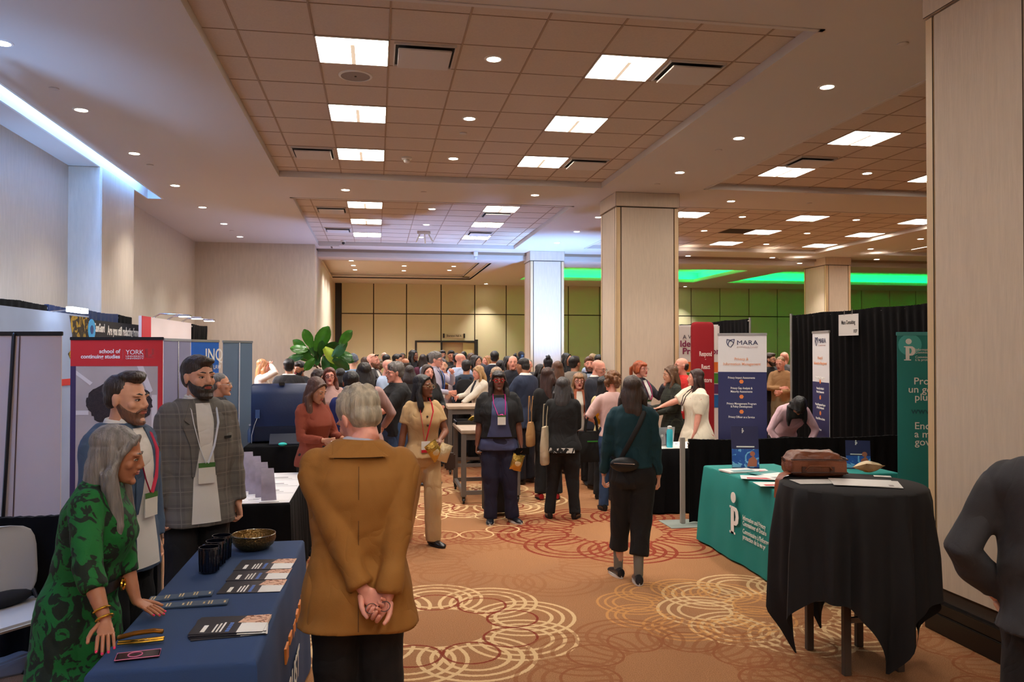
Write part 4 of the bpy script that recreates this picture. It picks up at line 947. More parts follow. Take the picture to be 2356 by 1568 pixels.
# --- blue backdrop wall with print, at the row of booths ---
xb = -3.5
def yb(px): return X_(px, 800, xb).y
zb_ = X_(80, 712, xb).z; y0, y1 = yb(-260), yb(200)
t = thing('backdrop', 'pale blue fabric backdrop with a dark tree print and red stripe', 'backdrop', (xb, (y0+y1)/2, 0)); L = y1-y0
MB().box((-.02, -L/2, .02), (.02, L/2, zb_)).build('fabric_wall', mat('backdrop_blue', (150, 166, 196), .8, var=.1, vscale=1.2), t, smooth=False)
cy = (y0+y1)/2; tp = []; rnd = random.Random(5)
for i in range(16): tp.append((yb(153)-cy+(yb(166)-yb(153))*(i/15)+rnd.uniform(-.09, .09), zb_-.02-(zb_-1.2)*i/15))
b = MB(); b.add([(.022, y, z) for y, z in tp]+[(.022, L/2, z) for y, z in tp], [(i, i+1, i+17, i+16) for i in range(15)]); b.build('tree_print', floral('tree_print', (168, 136, 40), (52, 44, 30), 9, .47), t, smooth=False)
b = MB(); b.box((.021, yb(135)-cy, X_(148, 886, xb).z), (.025, yb(164)-cy, X_(148, 871, xb).z)); b.build('red_stripe', inkR, t, smooth=False)
# --- CaseGuard backdrop ---
y0, y1 = yb(201)+.03, yb(343); zc_ = X_(270, 742, xb).z; L = y1-y0; cy = (y0+y1)/2
t = thing('backdrop', 'black software booth backdrop asking about redacting, behind the red-topped banner', 'backdrop', (xb, cy, 0))
MB().box((-.02, -L/2, .02), (.02, L/2, zc_)).build('fabric_wall', mat('backdrop_black', (24, 26, 32), .7), t, smooth=False)
Mx = sheetM((.023, 0, 0), (0, 1, 0), (0, 0, 1)); zl = X_(270, 771, xb).z
text([('CaseGuard', yb(212)-cy, zl+.03, .15, yb(236)-yb(212), 'LEFT', 0, .004), ('Are you still redacting frame by frame?', yb(243)-cy, zl, .17, yb(338)-yb(243), 'LEFT', 0, .004), ('Automated redaction', yb(212)-cy, zl-.07, .05, yb(236)-yb(212), 'LEFT', 0, .001)], [inkW], t, Mx)
cyl = yb(206)-cy; b = MB(); b.rings([[(xx, cyl+.13*cos(2*pi*j/24), zl+.05+.13*sin(2*pi*j/24)) for j in range(24)] for xx in (.021, .026)]); b.build('logo', mat('logo_sky', (60, 170, 235), .5), t, smooth=False)
b = MB(); b.rings([[(xx, cyl+.055*cos(2*pi*j/16), zl+.05+.055*sin(2*pi*j/16)) for j in range(16)] for xx in (.026, .029)]); b.build('logo_eye', mat('logo_deep', (20, 60, 130), .5), t, smooth=False)
# --- long drapes in front of the left wall ---
xd = -3.62; yd = lambda px: X_(px, 800, xd).y
blueLitF = mat('blue_lit_satin', (20, 48, 98), .6, bump=.2, bscale=30)  # navy satin with the blue light falling on it mixed into the colour
drape((xd, yd(-300), 0), (xd, yd(106)-.03, 0), .02, 2.39, blackF, 'long black drape along the left wall above the pale blue backdrop', poles=False)
drape((xd, yd(106), 0), (xd, yd(268), 0), .02, 2.39, blueLitF, 'deep blue satin drape along the left wall above the black backdrop', name='blue_lit_drape', poles=False)
drape((xd, yd(268)+.03, 0), (xd, yd(300), 0), .02, 2.385, blackF, 'short black drape ending the row by the lit white booth wall', poles=False)
# --- lit white booth wall with arm lamps ---
xl = -3.3; yl = lambda px: X_(px, 800, xl).y; y0, y1 = yl(322), yl(437); cy = (y0+y1)/2; L = y1-y0
t = thing('backdrop', 'brightly lit white booth wall with a red left end and arm lamps', 'backdrop', (xl, cy, 0)); zt_ = 2.37
MB().box((-.02, -L/2, .02), (.02, L/2, zt_)).build('white_wall', mat('booth_white', (236, 226, 228), .7), t, smooth=False); MB().box((.02, -L/2, .02), (.026, yl(343)-cy, zt_)).build('red_end', mat('booth_red', (214, 40, 60), .6), t, smooth=False)
for q, px in enumerate((352, 385, 418)):
    a = thing('arm_lamp', 'silver arm lamp reaching out over the lit booth wall, %s of three' % ('nearest', 'middle', 'farthest')[q], 'lamp', (xl, yl(px), zt_))
    MB().tube([(0, 0, .0), (.1, 0, .06), (.42, 0, .045)], .012, n=8).build('arm', SILV, a); MB().box((.36, -.09, .02), (.54, .09, .05)).build('lamp_head', SILV, a, bevel=.01); MB().box((.38, -.08, .012), (.52, .08, .02)).build('lamp_glass', emis('booth_lamp', (255, 244, 240), 12), a, smooth=False)
    li = bpy.data.lights.new('lamp_beam', 'SPOT'); li.energy = 160; li.spot_size = R(100); li.spot_blend = 1; li.color = (1, .93, .95); li.shadow_soft_size = .05
    lo = bpy.data.objects.new('lamp_beam', li); COL.objects.link(lo); lo.parent = a; lo.location = (.45, 0, 0); lo.rotation_euler = (0, R(-45), 0)
p = X_(185, 724, -3.2); a = thing('arm_lamp', 'glowing white bar lamp above the tree print of the blue backdrop', 'lamp', (xb, p.y, zb_)); MB().tube([(0, 0, 0), (.3, 0, .03)], .01, n=6).build('arm', SILV, a); MB().box((.24, -.24, -.01), (.3, .24, .045)).build('lamp_glass', emis('bar_lamp', (235, 244, 255), 8), a, smooth=False)
drape((-3.3, yl(438)+.1, 0), (-3.3, yl(470)+.2, 0), .02, 2.36, blackF, 'short black drape just beyond the lit white booth wall', poles=False)
# --- three banners seen from behind or aslant ---
t, w = sheet('pull_up_banner', 'lilac-grey back of a banner beside the red-topped banner', FP(377, 8.0), FP(438, 8.7), 2.0, mat('banner_lilac', (140, 140, 176), .6, var=.06, vscale=2), railc=(190, 188, 200)); MB().tube([(0, -.012, .09), (0, -.008, 1.97)], .006, n=6).build('front_pole', SILV, t)
t, w = sheet('pull_up_banner', 'bright blue law firm banner with white initials', FP(440, 8.9), FP(503, 9.4), 2.0, mat('banner_blue', (20, 96, 196), .55))
TX(t, [('INQ', .16 if w > .5 else .1, 1.76, .2, .33, 'CENTER', 0, .002), ('LAW', .22, 1.66, .07, .14, 'CENTER', 0, 0)], [inkW])
t, w = sheet('pull_up_banner', 'slate blue back of a banner with a pale pole, beside the plaid blazer man', FP(513, 9.7), FP(580, 10.2), 2.0, mat('banner_slate', (94, 116, 142), .6, var=.05, vscale=2), railc=(150, 158, 166)); MB().tube([(0, -.014, .09), (.02, -.008, 1.97)], .008, n=6).build('front_pole', mat('pole_white', (214, 216, 220), .4), t)
# --- draped tables ---
def draped_table(name, label, x0, x1, y0, y1, h, m, flare=.05, wave=.012, hem=.02, top=None, rz=0, nw=9, topm=None, frames=True, lift=0):
    t = thing(name, label, 'table', ((x0+x1)/2, (y0+y1)/2, 0), rz); a, c_ = (x1-x0)/2, (y1-y0)/2
    pts = []; N = 24
    def per(s_):   # rounded rectangle
        return s_
    cor = [(-a, -c_), (a, -c_), (a, c_), (-a, c_)]; path = []
    for i in range(4):
        p, q = cor[i], cor[(i+1) % 4]; n = max(6, int(hypot(q[0]-p[0], q[1]-p[1])*34))
        for j in range(n): path.append((p[0]+(q[0]-p[0])*j/n, p[1]+(q[1]-p[1])*j/n, i, j/n))
    b = MB(); rs = []; r = .02; per_l = 0
    for z, g, wv in ((h, -r, 0), (h-.004, -r*.4, 0), (h-.016, 0, .1), (h*.72, flare*.35, .6), (h*.4, flare*.7, 1), (hem, flare, 1.2)):
        ring = []; dist = 0; prev = None
        for (x, y, i, f) in path:
            if prev: dist += hypot(x-prev[0], y-prev[1])
            prev = (x, y); o = wave*wv*(sin(dist*nw*2.1)+.5*sin(dist*nw*4.7+1)); edge = min(f, 1-f)
            nx, ny = ((0, -1), (1, 0), (0, 1), (-1, 0))[i]; gx = g+o
            sx = 1 if x > 0 else -1; sy = 1 if y > 0 else -1
            cx_ = gx*nx if nx else (g*sx*max(0, 1-abs(a-abs(x))/.08)); cy_ = gx*ny if ny else (g*sy*max(0, 1-abs(c_-abs(y))/.08))
            zz = z if z > h*.5 else z+lift*(.5+.5*sin(dist*2.3))
            ring.append((x+cx_, y+cy_, zz))
        rs.append(ring)
    b.rings(rs[::-1], cap=True); b.build('tablecloth', m, t)
    if topm: MB().box((-a+.01, -c_+.01, h), (a-.01, c_-.01, h+.006)).build('table_top', topm, t, bevel=.002)
    return t
navyC = mat('navy_tablecloth', (40, 66, 108), .85, bump=.15, bscale=300, var=.06, vscale=3)
nt_ = draped_table('exhibit_table', 'navy-clothed exhibition table in the left foreground with leaflets on it', -1.0, -.42, 3.0, 4.9, .75, navyC, flare=.035, wave=.006, nw=4)
text([('DILITRUST', -.70, .24, .20, .95, 'LEFT', 0, .004)], [inkW], nt_, sheetM((.29+.036, 0, 0), (0, 1, 0), (0, 0, 1)))
o = text([('ILLUSTRATED BOARD PORTAL', -.72, .42, .03, .01, 'LEFT', 0, 0)], [mat('c_sky', (90, 170, 220), .6)], nt_, sheetM((.34, 0, 0), (0, 1, 0), (0, 0, 1))); bpy.data.objects.remove(o)
b = MB()
for i in range(6): b.tube([(.325, -.88+i*.022, .30), (.325, -.885+i*.022, .40+.02*sin(i))], .009, n=6)
b.build('hand_emblem', mat('emblem_amber', (226, 132, 52), .6), nt_); b = MB()
for i in range(7): b.box((.296, -.2+i*.16, .45+.03*(i % 2)), (.312, -.1+i*.16, .52))
b.build('border_blocks', mat('emblem_amber', (226, 132, 52), .6), nt_)
# leaflets on the navy table
inkS = mat('leaflet_dark', (30, 30, 42), .35); blueb = mat('leaflet_blue', (70, 120, 205), .4); photoP = floral('leaflet_photo', (236, 190, 160), (150, 92, 66), 30, .55)
def leaflet(c, rz, k, label, group=None, w=.297, h=.21, photo=True):
    t = thing('leaflet', label, 'leaflet', c, rz, group)
    MB().box((-w/2, -h/2, 0), (w/2, h/2, .0016)).build('paper', inkS, t, smooth=False)
    if photo:
        b = MB(); b.box((w*.14, -h/2+.004, .0016), (w/2, h*.05, .0022)); b.box((w*.20, h*.05, .0016), (w/2, h*.12, .0022)); b.build('white_panel', inkW, t, smooth=False)
        b = MB(); b.add([(w*.08, h*.08, .0024), (w/2, h*.02, .0024), (w/2, h*.5, .0024), (w*.16, h*.5, .0024)], [(0, 1, 2, 3)]); b.build('photo_print', photoP, t, smooth=False)
        b = MB()
        for q in range(3): b.box((-w*(.20-.05*q)-.0, -h*.42, .0016), (-w*(.20-.05*q)+.007, h*(.02+.05*q), .0022))
        b.box((-w*.36, -h*.4, .0016), (-w*.30, -h*.02, .0022)); b.build('lettering', inkW, t, smooth=False)
        b = MB()
        for q in range(5): b.box((-w*.02, -h*(.42-.11*q), .0016), (w*.03, -h*(.42-.11*q)+.016, .0022))
        b.build('blue_blocks', blueb, t, smooth=False)
    return t
def onT(px, py, z=.751): p = Z(px, py, z); return Vector((p.x, p.y, z))
for q, (px, py) in enumerate(((612, 1300), (598, 1322), (582, 1349))): leaflet(onT(px, py)+Vector((0, 0, .0022*(2-q)+.0005)), -.06, q, ('dark leaflet farthest back in the row of three near the gold bowl', 'dark leaflet in the middle of the row of three', 'dark leaflet nearest in the row of three')[q], w=.285, h=.2)
for q in range(5):
    leaflet(onT(538-q*3, 1446-q*1.2, .751)+Vector((.005*q-.01, .004*(q % 2), .002*q+.0005)), (.10, .04, -.03, .06, -.05)[q], q, 'dark leaflet with white corner in the fanned pile near the table front', 'leaflets fanned in the near pile', w=.285, h=.205, photo=True)
for r_, (pxa, pxb, pya, pyb) in enumerate(((368, 466, 1378, 1368), (356, 500, 1396, 1388))):
    for q in range(4):
        f = q/3; c = onT(pxa+(pxb-pxa)*f, pya+(pyb-pya)*f)
        t = thing('booklet', 'small slate booklet with cream bars in the %s row beside the painted nails' % ('back', 'front')[r_], 'booklet', c+Vector((0, 0, .0005+.0008*q)), .05, 'small booklets in the %s row' % ('back', 'front')[r_])
        MB().box((-.045, -.035, 0), (.045, .035, .006)).build('cover', mat('booklet_slate', (66, 86, 112), .4), t, smooth=False)
        b = MB(); [b.box((-.038+.012*i, -.022, .006), (-.032+.012*i, .022+.004*i, .0066)) for i in range(2)]; b.box((.028, -.015, .006), (.036, .012, .0066)); b.build('print', mat('booklet_cream', (226, 200, 150), .5), t, smooth=False)
def mug(c, lab):
    t = thing('tumbler', lab, 'cup', c); pr = [(.036, 0), (.043, .006), (.047, .05), (.049, .125), (.0495, .13), (.046, .13), (.045, .12), (.041, .02), (.02, .015)]
    MB().lathe(pr, n=28).build('cup_wall', mat('mug_glaze', (10, 12, 26), .18, coat=.4), t)
    b = MB()
    for i in range(14): a = 2*pi*i/14; b.tube([(.046*cos(a), .046*sin(a), .012), (.0495*cos(a), .0495*sin(a), .115)], .0035, n=6)
    b.build('ribs', mat('mug_glaze', (10, 12, 26), .18), t)
for px, py, l in ((481, 1316, 'nearest dark ribbed cup on the navy table'), (496, 1300, 'middle dark ribbed cup on the navy table'), (510, 1286, 'farthest dark ribbed cup on the navy table')): mug(onT(px, py), l)
c = onT(584, 1262); t = thing('bowl', 'hammered gold bowl at the far end of the navy table', 'bowl', c)
gb = mat('hammered_gold', (150, 120, 72), .3, metal=1, bump=.9, bscale=90)
MB().lathe([(.05, 0), (.08, .006), (.108, .03), (.120, .06), (.118, .085), (.1195, .088), (.1165, .088), (.112, .06), (.098, .032), (.06, .014), (.01, .012)], n=40).build('bowl_body', gb, t)
MB().tube([(.1185*cos(2*pi*i/32), .1185*sin(2*pi*i/32), .087) for i in range(33)], .002, n=6, ends=False).build('rim', mat('rim_silver', (214, 210, 196), .2, metal=1), t)
# glasses case pair and phone
c = onT(320, 1480); t = thing('sunglasses', 'folded gold-framed sunglasses on the navy table behind the phone', 'sunglasses', c, .18)
MB().tube([(-.075, .03, .022), (-.02, .034, .03), (.05, .03, .034), (.08, .028, .028)], .0055, n=8, flat=1.8).build('front_frame', mat('amber_frame', (150, 104, 48), .2, metal=.7), t)
for e in (-.012, .012): MB().tube([(-.07, e, .012), (0, -.02+e, .016), (.085, -.015+e, .014)], .0055, n=8).build('temple_arm', GOLD, t)
MB().ell((.01, -.004, .012), (.045, .012, .008)).build('lens', mat('dark_lens', (30, 26, 22), .1), t)
c = onT(318, 1510); t = thing('phone', 'phone in a clear pink-rimmed case lying at the front of the navy table', 'phone', c+Vector((0, 0, .0)), .16)
MB().box((-.075, -.037, 0), (.075, .037, .009)).build('phone_body', mat('phone_dark', (52, 40, 52), .15), t, bevel=.006); pk = mat('pink_rim', (214, 110, 150), .3)
MB().tube([(-.01+.024*cos(2*pi*i/24), .024*sin(2*pi*i/24), .0100) for i in range(25)], .0022, n=6, ends=False).build('pink_ring', pk, t); MB().tube([(-.074, -.036, .008), (.074, -.036, .008), (.074, .036, .008), (-.074, .036, .008), (-.074, -.036, .008)], .0018, n=6, ends=False).build('pink_edge', pk, t)
# --- white chair, box and low drape at left ---
c = FP(38, 4.35); t = thing('folding_chair', 'white plastic chair with a black cushion behind the woman in green', 'chair', c, R(52))
wp = mat('chair_white', (196, 190, 180), .45)
b = MB(); rs = []
for z, y, w_ in ((.50, .20, .20), (.54, .208, .225), (.60, .215, .237), (.75, .235, .24), (.80, .24, .232), (.84, .245, .212), (.865, .248, .17), (.878, .25, .11), (.882, .25, .05)):
    rs.append([(w_*cos(2*pi*j/32), y+.018*sin(2*pi*j/32)-.03*abs(cos(2*pi*j/32))**2, z) for j in range(32)])
b.rings(rs); b.build('backrest', wp, t)
MB().box((-.22, -.24, .43), (.22, .20, .46)).build('seat', wp, t, bevel=.014); MB().ell((0, .12, .50), (.17, .06, .045)).build('cushion', mat('cushion_black', (18, 17, 18), .8), t)
for sx in (-.2, .2):
    for a in (((sx, -.22, .0), (sx, .16, .5)), ((sx, .26, 0), (sx, -.15, .44))): MB().tube(a, .011, n=8).build('leg', mat('chair_leg', (20, 20, 22), .4), t)
p = Z(18, 1512, .08); t = thing('floor_box', 'grey slanted plastic box on the carpet at the left edge', 'box', (p.x, p.y, 0), .5); MB().add([(-.16, -.11, 0), (.16, -.11, 0), (.16, .11, 0), (-.16, .11, 0), (-.16, -.09, .06), (.13, -.09, .12), (.13, .09, .12), (-.16, .09, .06)], [(0, 3, 2, 1), (4, 5, 6, 7), (0, 1, 5, 4), (1, 2, 6, 5), (2, 3, 7, 6), (3, 0, 4, 7)]).build('casing', mat('box_grey', (128, 128, 130), .5), t, bevel=.012); MB().box((-.1, -.08, .07), (.08, .08, .075)).build('lid_panel', mat('lid_grey', (100, 100, 104), .5), t, smooth=False, rot=(0, -.2, 0))
a, b_ = Z(-140, 1167, .91), Z(520, 1167, .91); drape((a.x, 5.12, 0), (-1.3, 5.12, 0), .02, .91, blackF, 'low black divider drape behind the man in blue and woman in green')
# --- white-topped brochure table ---
NR, FR = Z(668, 1155, .75), Z(690, 1084, .75); x1 = NR.x; x0 = x1-.76
wt = draped_table('brochure_table', 'black-skirted table with a white top of brochures left of the tan jacket', x0, x1, NR.y, NR.y+1.5, .745, blackF, flare=.02, wave=.012, nw=14, topm=mat('white_top', (232, 230, 232), .6))
b = MB()
for i in range(4):
    yy = NR.y+.08+.33*i-(NR.y+.75)
    b.box((.02, yy, .751), (.36, yy+.27, .753)); 
b.build('white_handouts', mat('handout', (240, 238, 238), .5), wt, smooth=False)
for i, (px, py) in enumerate(((577, 1040), (597, 1050), (612, 1064), (622, 1078))):
    d_ = 6.35-.13*i; p = FP((572, 590, 606, 620)[i], d_); hh = .75+.36-(.0)*i; ztop = 1.87-(py-807)*d_/1835
    t = thing('display_leaflet', 'tall curved pale brochure standing on the white-topped table, number counted from the left: '+('first', 'second', 'third', 'fourth')[i], 'brochure', (p.x, p.y, .752), .15)
    H_ = ztop-.752; rs = []
    for q in range(7): f = q/6; rs.append([(-.055, -.02*sin(f*3)+.05*f, H_*f), (.055-.02*f, -.02*sin(f*3)+.05*f, H_*f), (.055-.02*f, .004-.02*sin(f*3)+.05*f, H_*f), (-.055, .004-.02*sin(f*3)+.05*f, H_*f)])
    MB().rings(rs).build('folded_card', mat('lilac_card', (176, 168, 186), .5, var=.15, vscale=12), t); MB().box((-.07, -.05, 0), (.07, .07, .006)).build('card_foot', mat('handout', (240, 238, 238), .5), t, smooth=False)
b = MB(); [b.box((.06+.0*i, -.62+.33*i, .7535), (.28, -.612+.33*i, .754)) for i in range(4)]; [b.box((.1, -.56+.33*i, .7535), (.24, -.54+.33*i, .754)) for i in range(4)]; b.build('handout_print', mat('print_black', (30, 28, 30), .6), wt, smooth=False)
# --- second draped table with navy display ---
p0, p1 = Z(560, 1027, .76), Z(712, 1027, .76)
dt = draped_table('equipment_table', 'black-skirted table carrying the big navy display case', p0.x, p1.x, p0.y, p0.y+.75, .76, blackF, flare=.02, wave=.014, nw=14)
c = (Z(640, 1020, .76)); t = thing('display_case', 'large navy blue display case standing open on the black-skirted table', 'display case', (FP(646, 9.75).x, FP(646, 9.75).y, .762), R(6))
nv = mat('navy_shell', (16, 38, 78), .45, bump=.1, bscale=60)
rs = []; W_ = .34
for x in (-W_, -W_+.02, W_-.02, W_):
    k = .85 if abs(x) == W_ else 1; pr = [(.0, .0), (-.06, .02), (-.075, .3), (-.07, .58), (-.02, .68), (.05, .71), (.12, .70), (.12, .0)]
    rs.append([(x, y*k, z*(.98 if k < 1 else 1)) for y, z in pr])
MB().rings(rs).build('shell', nv, t); MB().box((-.3, -.09, .02), (.3, -.06, .2)).build('lower_lip', mat('navy_dark', (10, 24, 52), .5), t, bevel=.01); MB().box((-.02, -.04, .69), (.05, .0, .73)).build('clip', darkM, t, bevel=.004)
MB().box((-.29, -.10, .3), (-.24, -.07, .4)).build('outlet', mat('outlet_blue', (60, 90, 140), .4), t, smooth=False); MB().tube([(-.27, -.1, .3), (-.30, -.12, .22), (-.33, -.12, .1), (-.33, -.13, .01)], .004, n=6).build('cable', mat('cable_grey', (170, 175, 185), .5), t)
p = Z(650, 1026, .762); t = thing('laptop', 'dark open laptop in front of the navy display case', 'laptop', (p.x, p.y+.18, .763), R(4)); MB().box((-.17, -.08, 0), (.17, .14, .016)).build('keyboard_base', mat('laptop_dark', (42, 46, 58), .35), t, bevel=.003); MB().box((-.17, 0, 0), (.17, .01, .22)).build('screen', mat('laptop_dark', (42, 46, 58), .35), t, bevel=.003, loc=(0, -.07, .015), rot=(R(-62), 0, 0))
p = Z(650, 1026, .762); t = tag(MB().ell((0, 0, .022), (.05, .035, .022)).build('toy_ball', mat('teal_squash', (40, 200, 190), .3), loc=(p.x, p.y+.01, .762)), 'turquoise squashy giveaway at the table edge by the laptop', 'giveaway')
p = Z(578, 1018, .762); t = thing('water_bottle', 'clear blue water bottle left of the navy display case', 'bottle', (p.x-.02, p.y+.06, .762)); MB().lathe([(.03, 0), (.033, .01), (.033, .14), (.014, .18), (.014, .2)], n=18).build('bottle_body', mat('clear_blue', (120, 160, 210), .1, trans=.6), t); MB().lathe([(.016, .2), (.016, .22)], n=14).build('cap', inkW, t)
p0 = FP(572, 13.8); draped_table('small_table', 'small white-topped table just right of the plaid blazer shoulder', p0.x-.9, p0.x+.15, p0.y, p0.y+.7, .80, blackF, flare=.01, wave=.01, topm=inkW)
# --- fiddle leaf fig ---
c = FP(745, 12.6); t = thing('fiddle_leaf_fig', 'tall potted fiddle-leaf fig rising behind the crowd on the left', 'plant', c)
MB().lathe([(.17, 0), (.22, .42), (.235, .44), (.205, .44), (.19, .38)], n=28).build('pot', mat('pot_grey', (120, 112, 104), .6), t); MB().lathe([(.19, .37), (.01, .39)], n=20).build('soil', mat('soil', (46, 34, 26), .9), t)
bark = mat('bark', (92, 66, 46), .85); b = MB()
px2 = 12.6/1835
tips = [((-.05, 0, 1.62), (-.42, .05, 1.92)), ((-.05, 0, 1.62), (-.2, -.05, 2.1)), ((0, 0, 1.55), (.0, -.1, 2.0)), ((.03, 0, 1.6), (.3, 0, 1.88)), ((.05, 0, 1.7), (.38, .05, 2.12)), ((0, 0, 1.5), (.2, -.12, 1.75)), ((0, 0, 1.5), (-.3, -.1, 1.75))]
b.tube([(0, 0, .38), (.02, 0, 1.0), (-.02, 0, 1.4), (0, 0, 1.62)], [.028, .024, .022, .018])
for a, c2 in tips: b.tube([a, Vector(a).lerp(Vector(c2), .5)+Vector((0, 0, .04)), c2], [.014, .011, .006])
b.build('trunk', bark, t)
lm = [mat('leaf_green', (62, 128, 34), .3, var=.25, vscale=9, coat=.25), mat('leaf_dark', (34, 84, 28), .32, var=.25, vscale=9, coat=.25), mat('leaf_lime', (168, 196, 60), .35, var=.2, vscale=9)]
LV = [(708, 778, -20, 52, 0), (742, 779, 25, 74, 0), (690, 795, -50, 48, 0), (688, 802, -88, 46, 0), (702, 820, -70, 50, 0), (680, 822, -100, 40, 1), (720, 800, -10, 44, 1), (735, 812, 30, 46, 1), (765, 818, 135, 60, 2), (760, 800, 60, 52, 1), (780, 806, 45, 48, 1), (796, 776, 40, 50, 0), (790, 795, 30, 34, 0), (748, 838, 170, 46, 1), (770, 842, 150, 54, 0), (785, 838, 120, 52, 1), (790, 818, 95, 48, 0), (728, 826, 200, 44, 1), (712, 838, 220, 40, 0), (756, 826, 180, 48, 0), (800, 826, 110, 36, 1), (740, 800, 5, 40, 1), (700, 806, -60, 40, 1)]
for i, (px, py, an, ln, mi) in enumerate(LV):
    d_ = 12.45+.3*((i*7 % 5)/5-.4); p = P(px, py, d_)-Vector(c); L = ln*px2*.86; wd = L*.30; b = MB(); rs = []; a = R(an); up2 = Vector((sin(a), .15*((i % 3)-1), cos(a))).normalized(); sd = Vector((cos(a), 0, -sin(a))); nr = up2.cross(sd)
    tilt = (.5 if i % 2 else -.35); sd = (sd*cos(tilt)+nr*sin(tilt)); nr = up2.cross(sd)
    for q in range(9):
        f = q/8; ww = wd*(.12+.88*sin(pi*min(1, f*.94+.06))**.7*(.72+.45*f)); ww = ww if q < 8 else wd*.12
        base = p+up2*(f-.5)*L+nr*(-.10*L*(f-.4)**2+.0)
        rs.append([base+sd*ww*s_+nr*(.12*wd*abs(s_)+.014*L*sin(q*2.1)*abs(s_)+th) for s_, th in ((-1, 0), (-.5, -.0), (0, -.006), (.5, 0), (1, 0), (.5, .004), (0, -.002), (-.5, .004))])
    b.rings(rs); b.build('leaf', lm[mi], t)
# --- grey workbench tables ---
wood = mat('bench_top', (172, 150, 128), .5, var=.1, vscale=10, stretch=(1, .15, 1)); steel = mat('bench_steel', (112, 104, 98), .45, metal=.3)
def bench(label, x0, x1, y0, y1, h):
    t = thing('rolling_table', label, 'table', ((x0+x1)/2, (y0+y1)/2, 0)); a, c_ = (x1-x0)/2, (y1-y0)/2
    MB().box((-a, -c_, h-.045), (a, c_, h)).build('table_top', [wood], t, bevel=.006)
    for sx in (-1, 1):
        for sy in (-1, 1):
            lx, ly = sx*(a-.035), sy*(c_-.035); MB().box((lx-.03, ly-.03, .09), (lx+.03, ly+.03, h-.045)).build('leg', steel, t, bevel=.003)
            b = MB(); b.lathe([(.032, -.012), (.035, 0), (.032, .012)], n=16, M=Matrix.Translation((lx, ly, .036)) @ Matrix.Rotation(pi/2, 4, 'Y')); b.box((lx-.02, ly-.02, .04), (lx+.02, ly+.02, .092)); b.build('castor', darkM, t)
    for sy in (-1, 1): MB().box((-a+.06, sy*(c_-.035)-.02, .11), (a-.06, sy*(c_-.035)+.02, .16)).build('rail', steel, t, bevel=.003); MB().box((-a+.06, sy*(c_-.035)-.015, h-.12), (a-.06, sy*(c_-.035)+.015, h-.045)).build('apron', steel, t, bevel=.003)
    for sx in (-1, 1): MB().box((sx*(a-.035)-.02, -c_+.06, .11), (sx*(a-.035)+.02, c_-.06, .16)).build('rail', steel, t, bevel=.003)
    return t
B1 = Z(1061, 990, .9); bench('grey rolling worktable behind the woman with red glasses', B1.x, B1.x+.74, B1.y, B1.y+1.1, .9)
B2 = Z(1031, 935, 1.03); bench('second grey rolling worktable farther back with the snack tray', B2.x, B2.x+1.4, B2.y, B2.y+.8, 1.03)
foil = [mat('foil_yellow', (226, 178, 40), .25, metal=.5, bump=.6, bscale=40), mat('foil_red', (196, 70, 50), .3, metal=.4, bump=.6, bscale=40), mat('foil_gold', (206, 170, 84), .22, metal=.8, bump=.8, bscale=45), mat('foil_cream', (226, 204, 160), .3, metal=.3, bump=.7, bscale=45)]
def snack(c, rot, k, label, size=(.13, .18), group=None, m2=None):
    t = thing('snack_bag', label, 'snack bag', c, 0, group); t.rotation_euler = rot; w, h = size; rs = []
    for q, f in enumerate((0, .04, .12, .35, .6, .85, .95, 1)):
        th = (.002, .003, .018, .034, .036, .022, .004, .002)[q]; ww = w/2*(1.0-.05*sin(pi*f)); rs.append([(ww*cos(2*pi*j/20)*(1+.03*sin(j*2.3+q)), th*sin(2*pi*j/20), h*(f-.5)+.002*sin(j*3)) for j in range(20)])
    MB().rings(rs).build('foil_bag', foil[k], t); MB().ell((0, -.03, -.005), (w*.26, .008, h*.18)).build('printed_panel', m2 or foil[3], t); return t
def tray(px, py, z, lab, rz=0):
    p = Z(px, py, z); t = thing('serving_tray', lab, 'tray', (p.x, p.y, z), rz); tm = mat('tray_black', (34, 32, 34), .4)
    MB().box((-.26, -.19, 0), (.26, .19, .012)).build('tray_floor', tm, t, bevel=.004); b = MB()
    for a, c_ in (((-.27, -.2), (.27, -.185)), ((-.27, .185), (.27, .2)), ((-.27, -.2), (-.255, .2)), ((.255, -.2), (.27, .2))): b.box((*a, 0), (*c_, .045))
    b.build('raised_rim', tm, t, bevel=.004); MB().box((.06, -.205, .012), (.2, -.2, .032)).build('white_label', inkW, t, smooth=False); return Vector((p.x, p.y, z))
c = tray(1073, 914, 1.031, 'black serving tray with snack bags on the farther worktable')
snack(c+Vector((-.12, 0, .055)), (R(78), 0, .3), 0, 'yellow snack bag at the left of the tray'); snack(c+Vector((.06, -.04, .055)), (R(80), 0, -.4), 3, 'pale snack bag at the right of the tray')
c = tray(1092, 973, .901, 'black tray on the nearer worktable beside the woman with red glasses'); snack(c+Vector((-.0, .04, .062)), (R(70), 0, .3), 0, 'yellow snack bag on the nearer worktable')
p = Z(1048, 914, 1.03); t = thing('paper_sign', 'white upright sheet of paper in a stand behind the snack tray', 'sign', (p.x, p.y+.08, 1.032)); MB().box((-.108, -.004, .02), (.108, .004, .27)).build('sheet', mat('paper_white', (222, 214, 208), .6), t, smooth=False); MB().box((-.1, -.03, 0), (.1, .04, .022)).build('stand', SILV, t, bevel=.003)
TX(t, [(s_, 0, .225-.026*i, .014, .15, 'CENTER', 0, 0) for i, s_ in enumerate(('Please enjoy', 'snacks and coffee', 'during the break', 'thank you'))], [mat('print_grey', (150, 140, 136), .6)])
p = P(1103, 850, 16.0); t = thing('coffee_urn', 'stainless steel coffee urn behind the blonde woman in white', 'urn', (p.x, p.y, 1.05)); st = mat('stainless', (196, 196, 200), .22, metal=1)
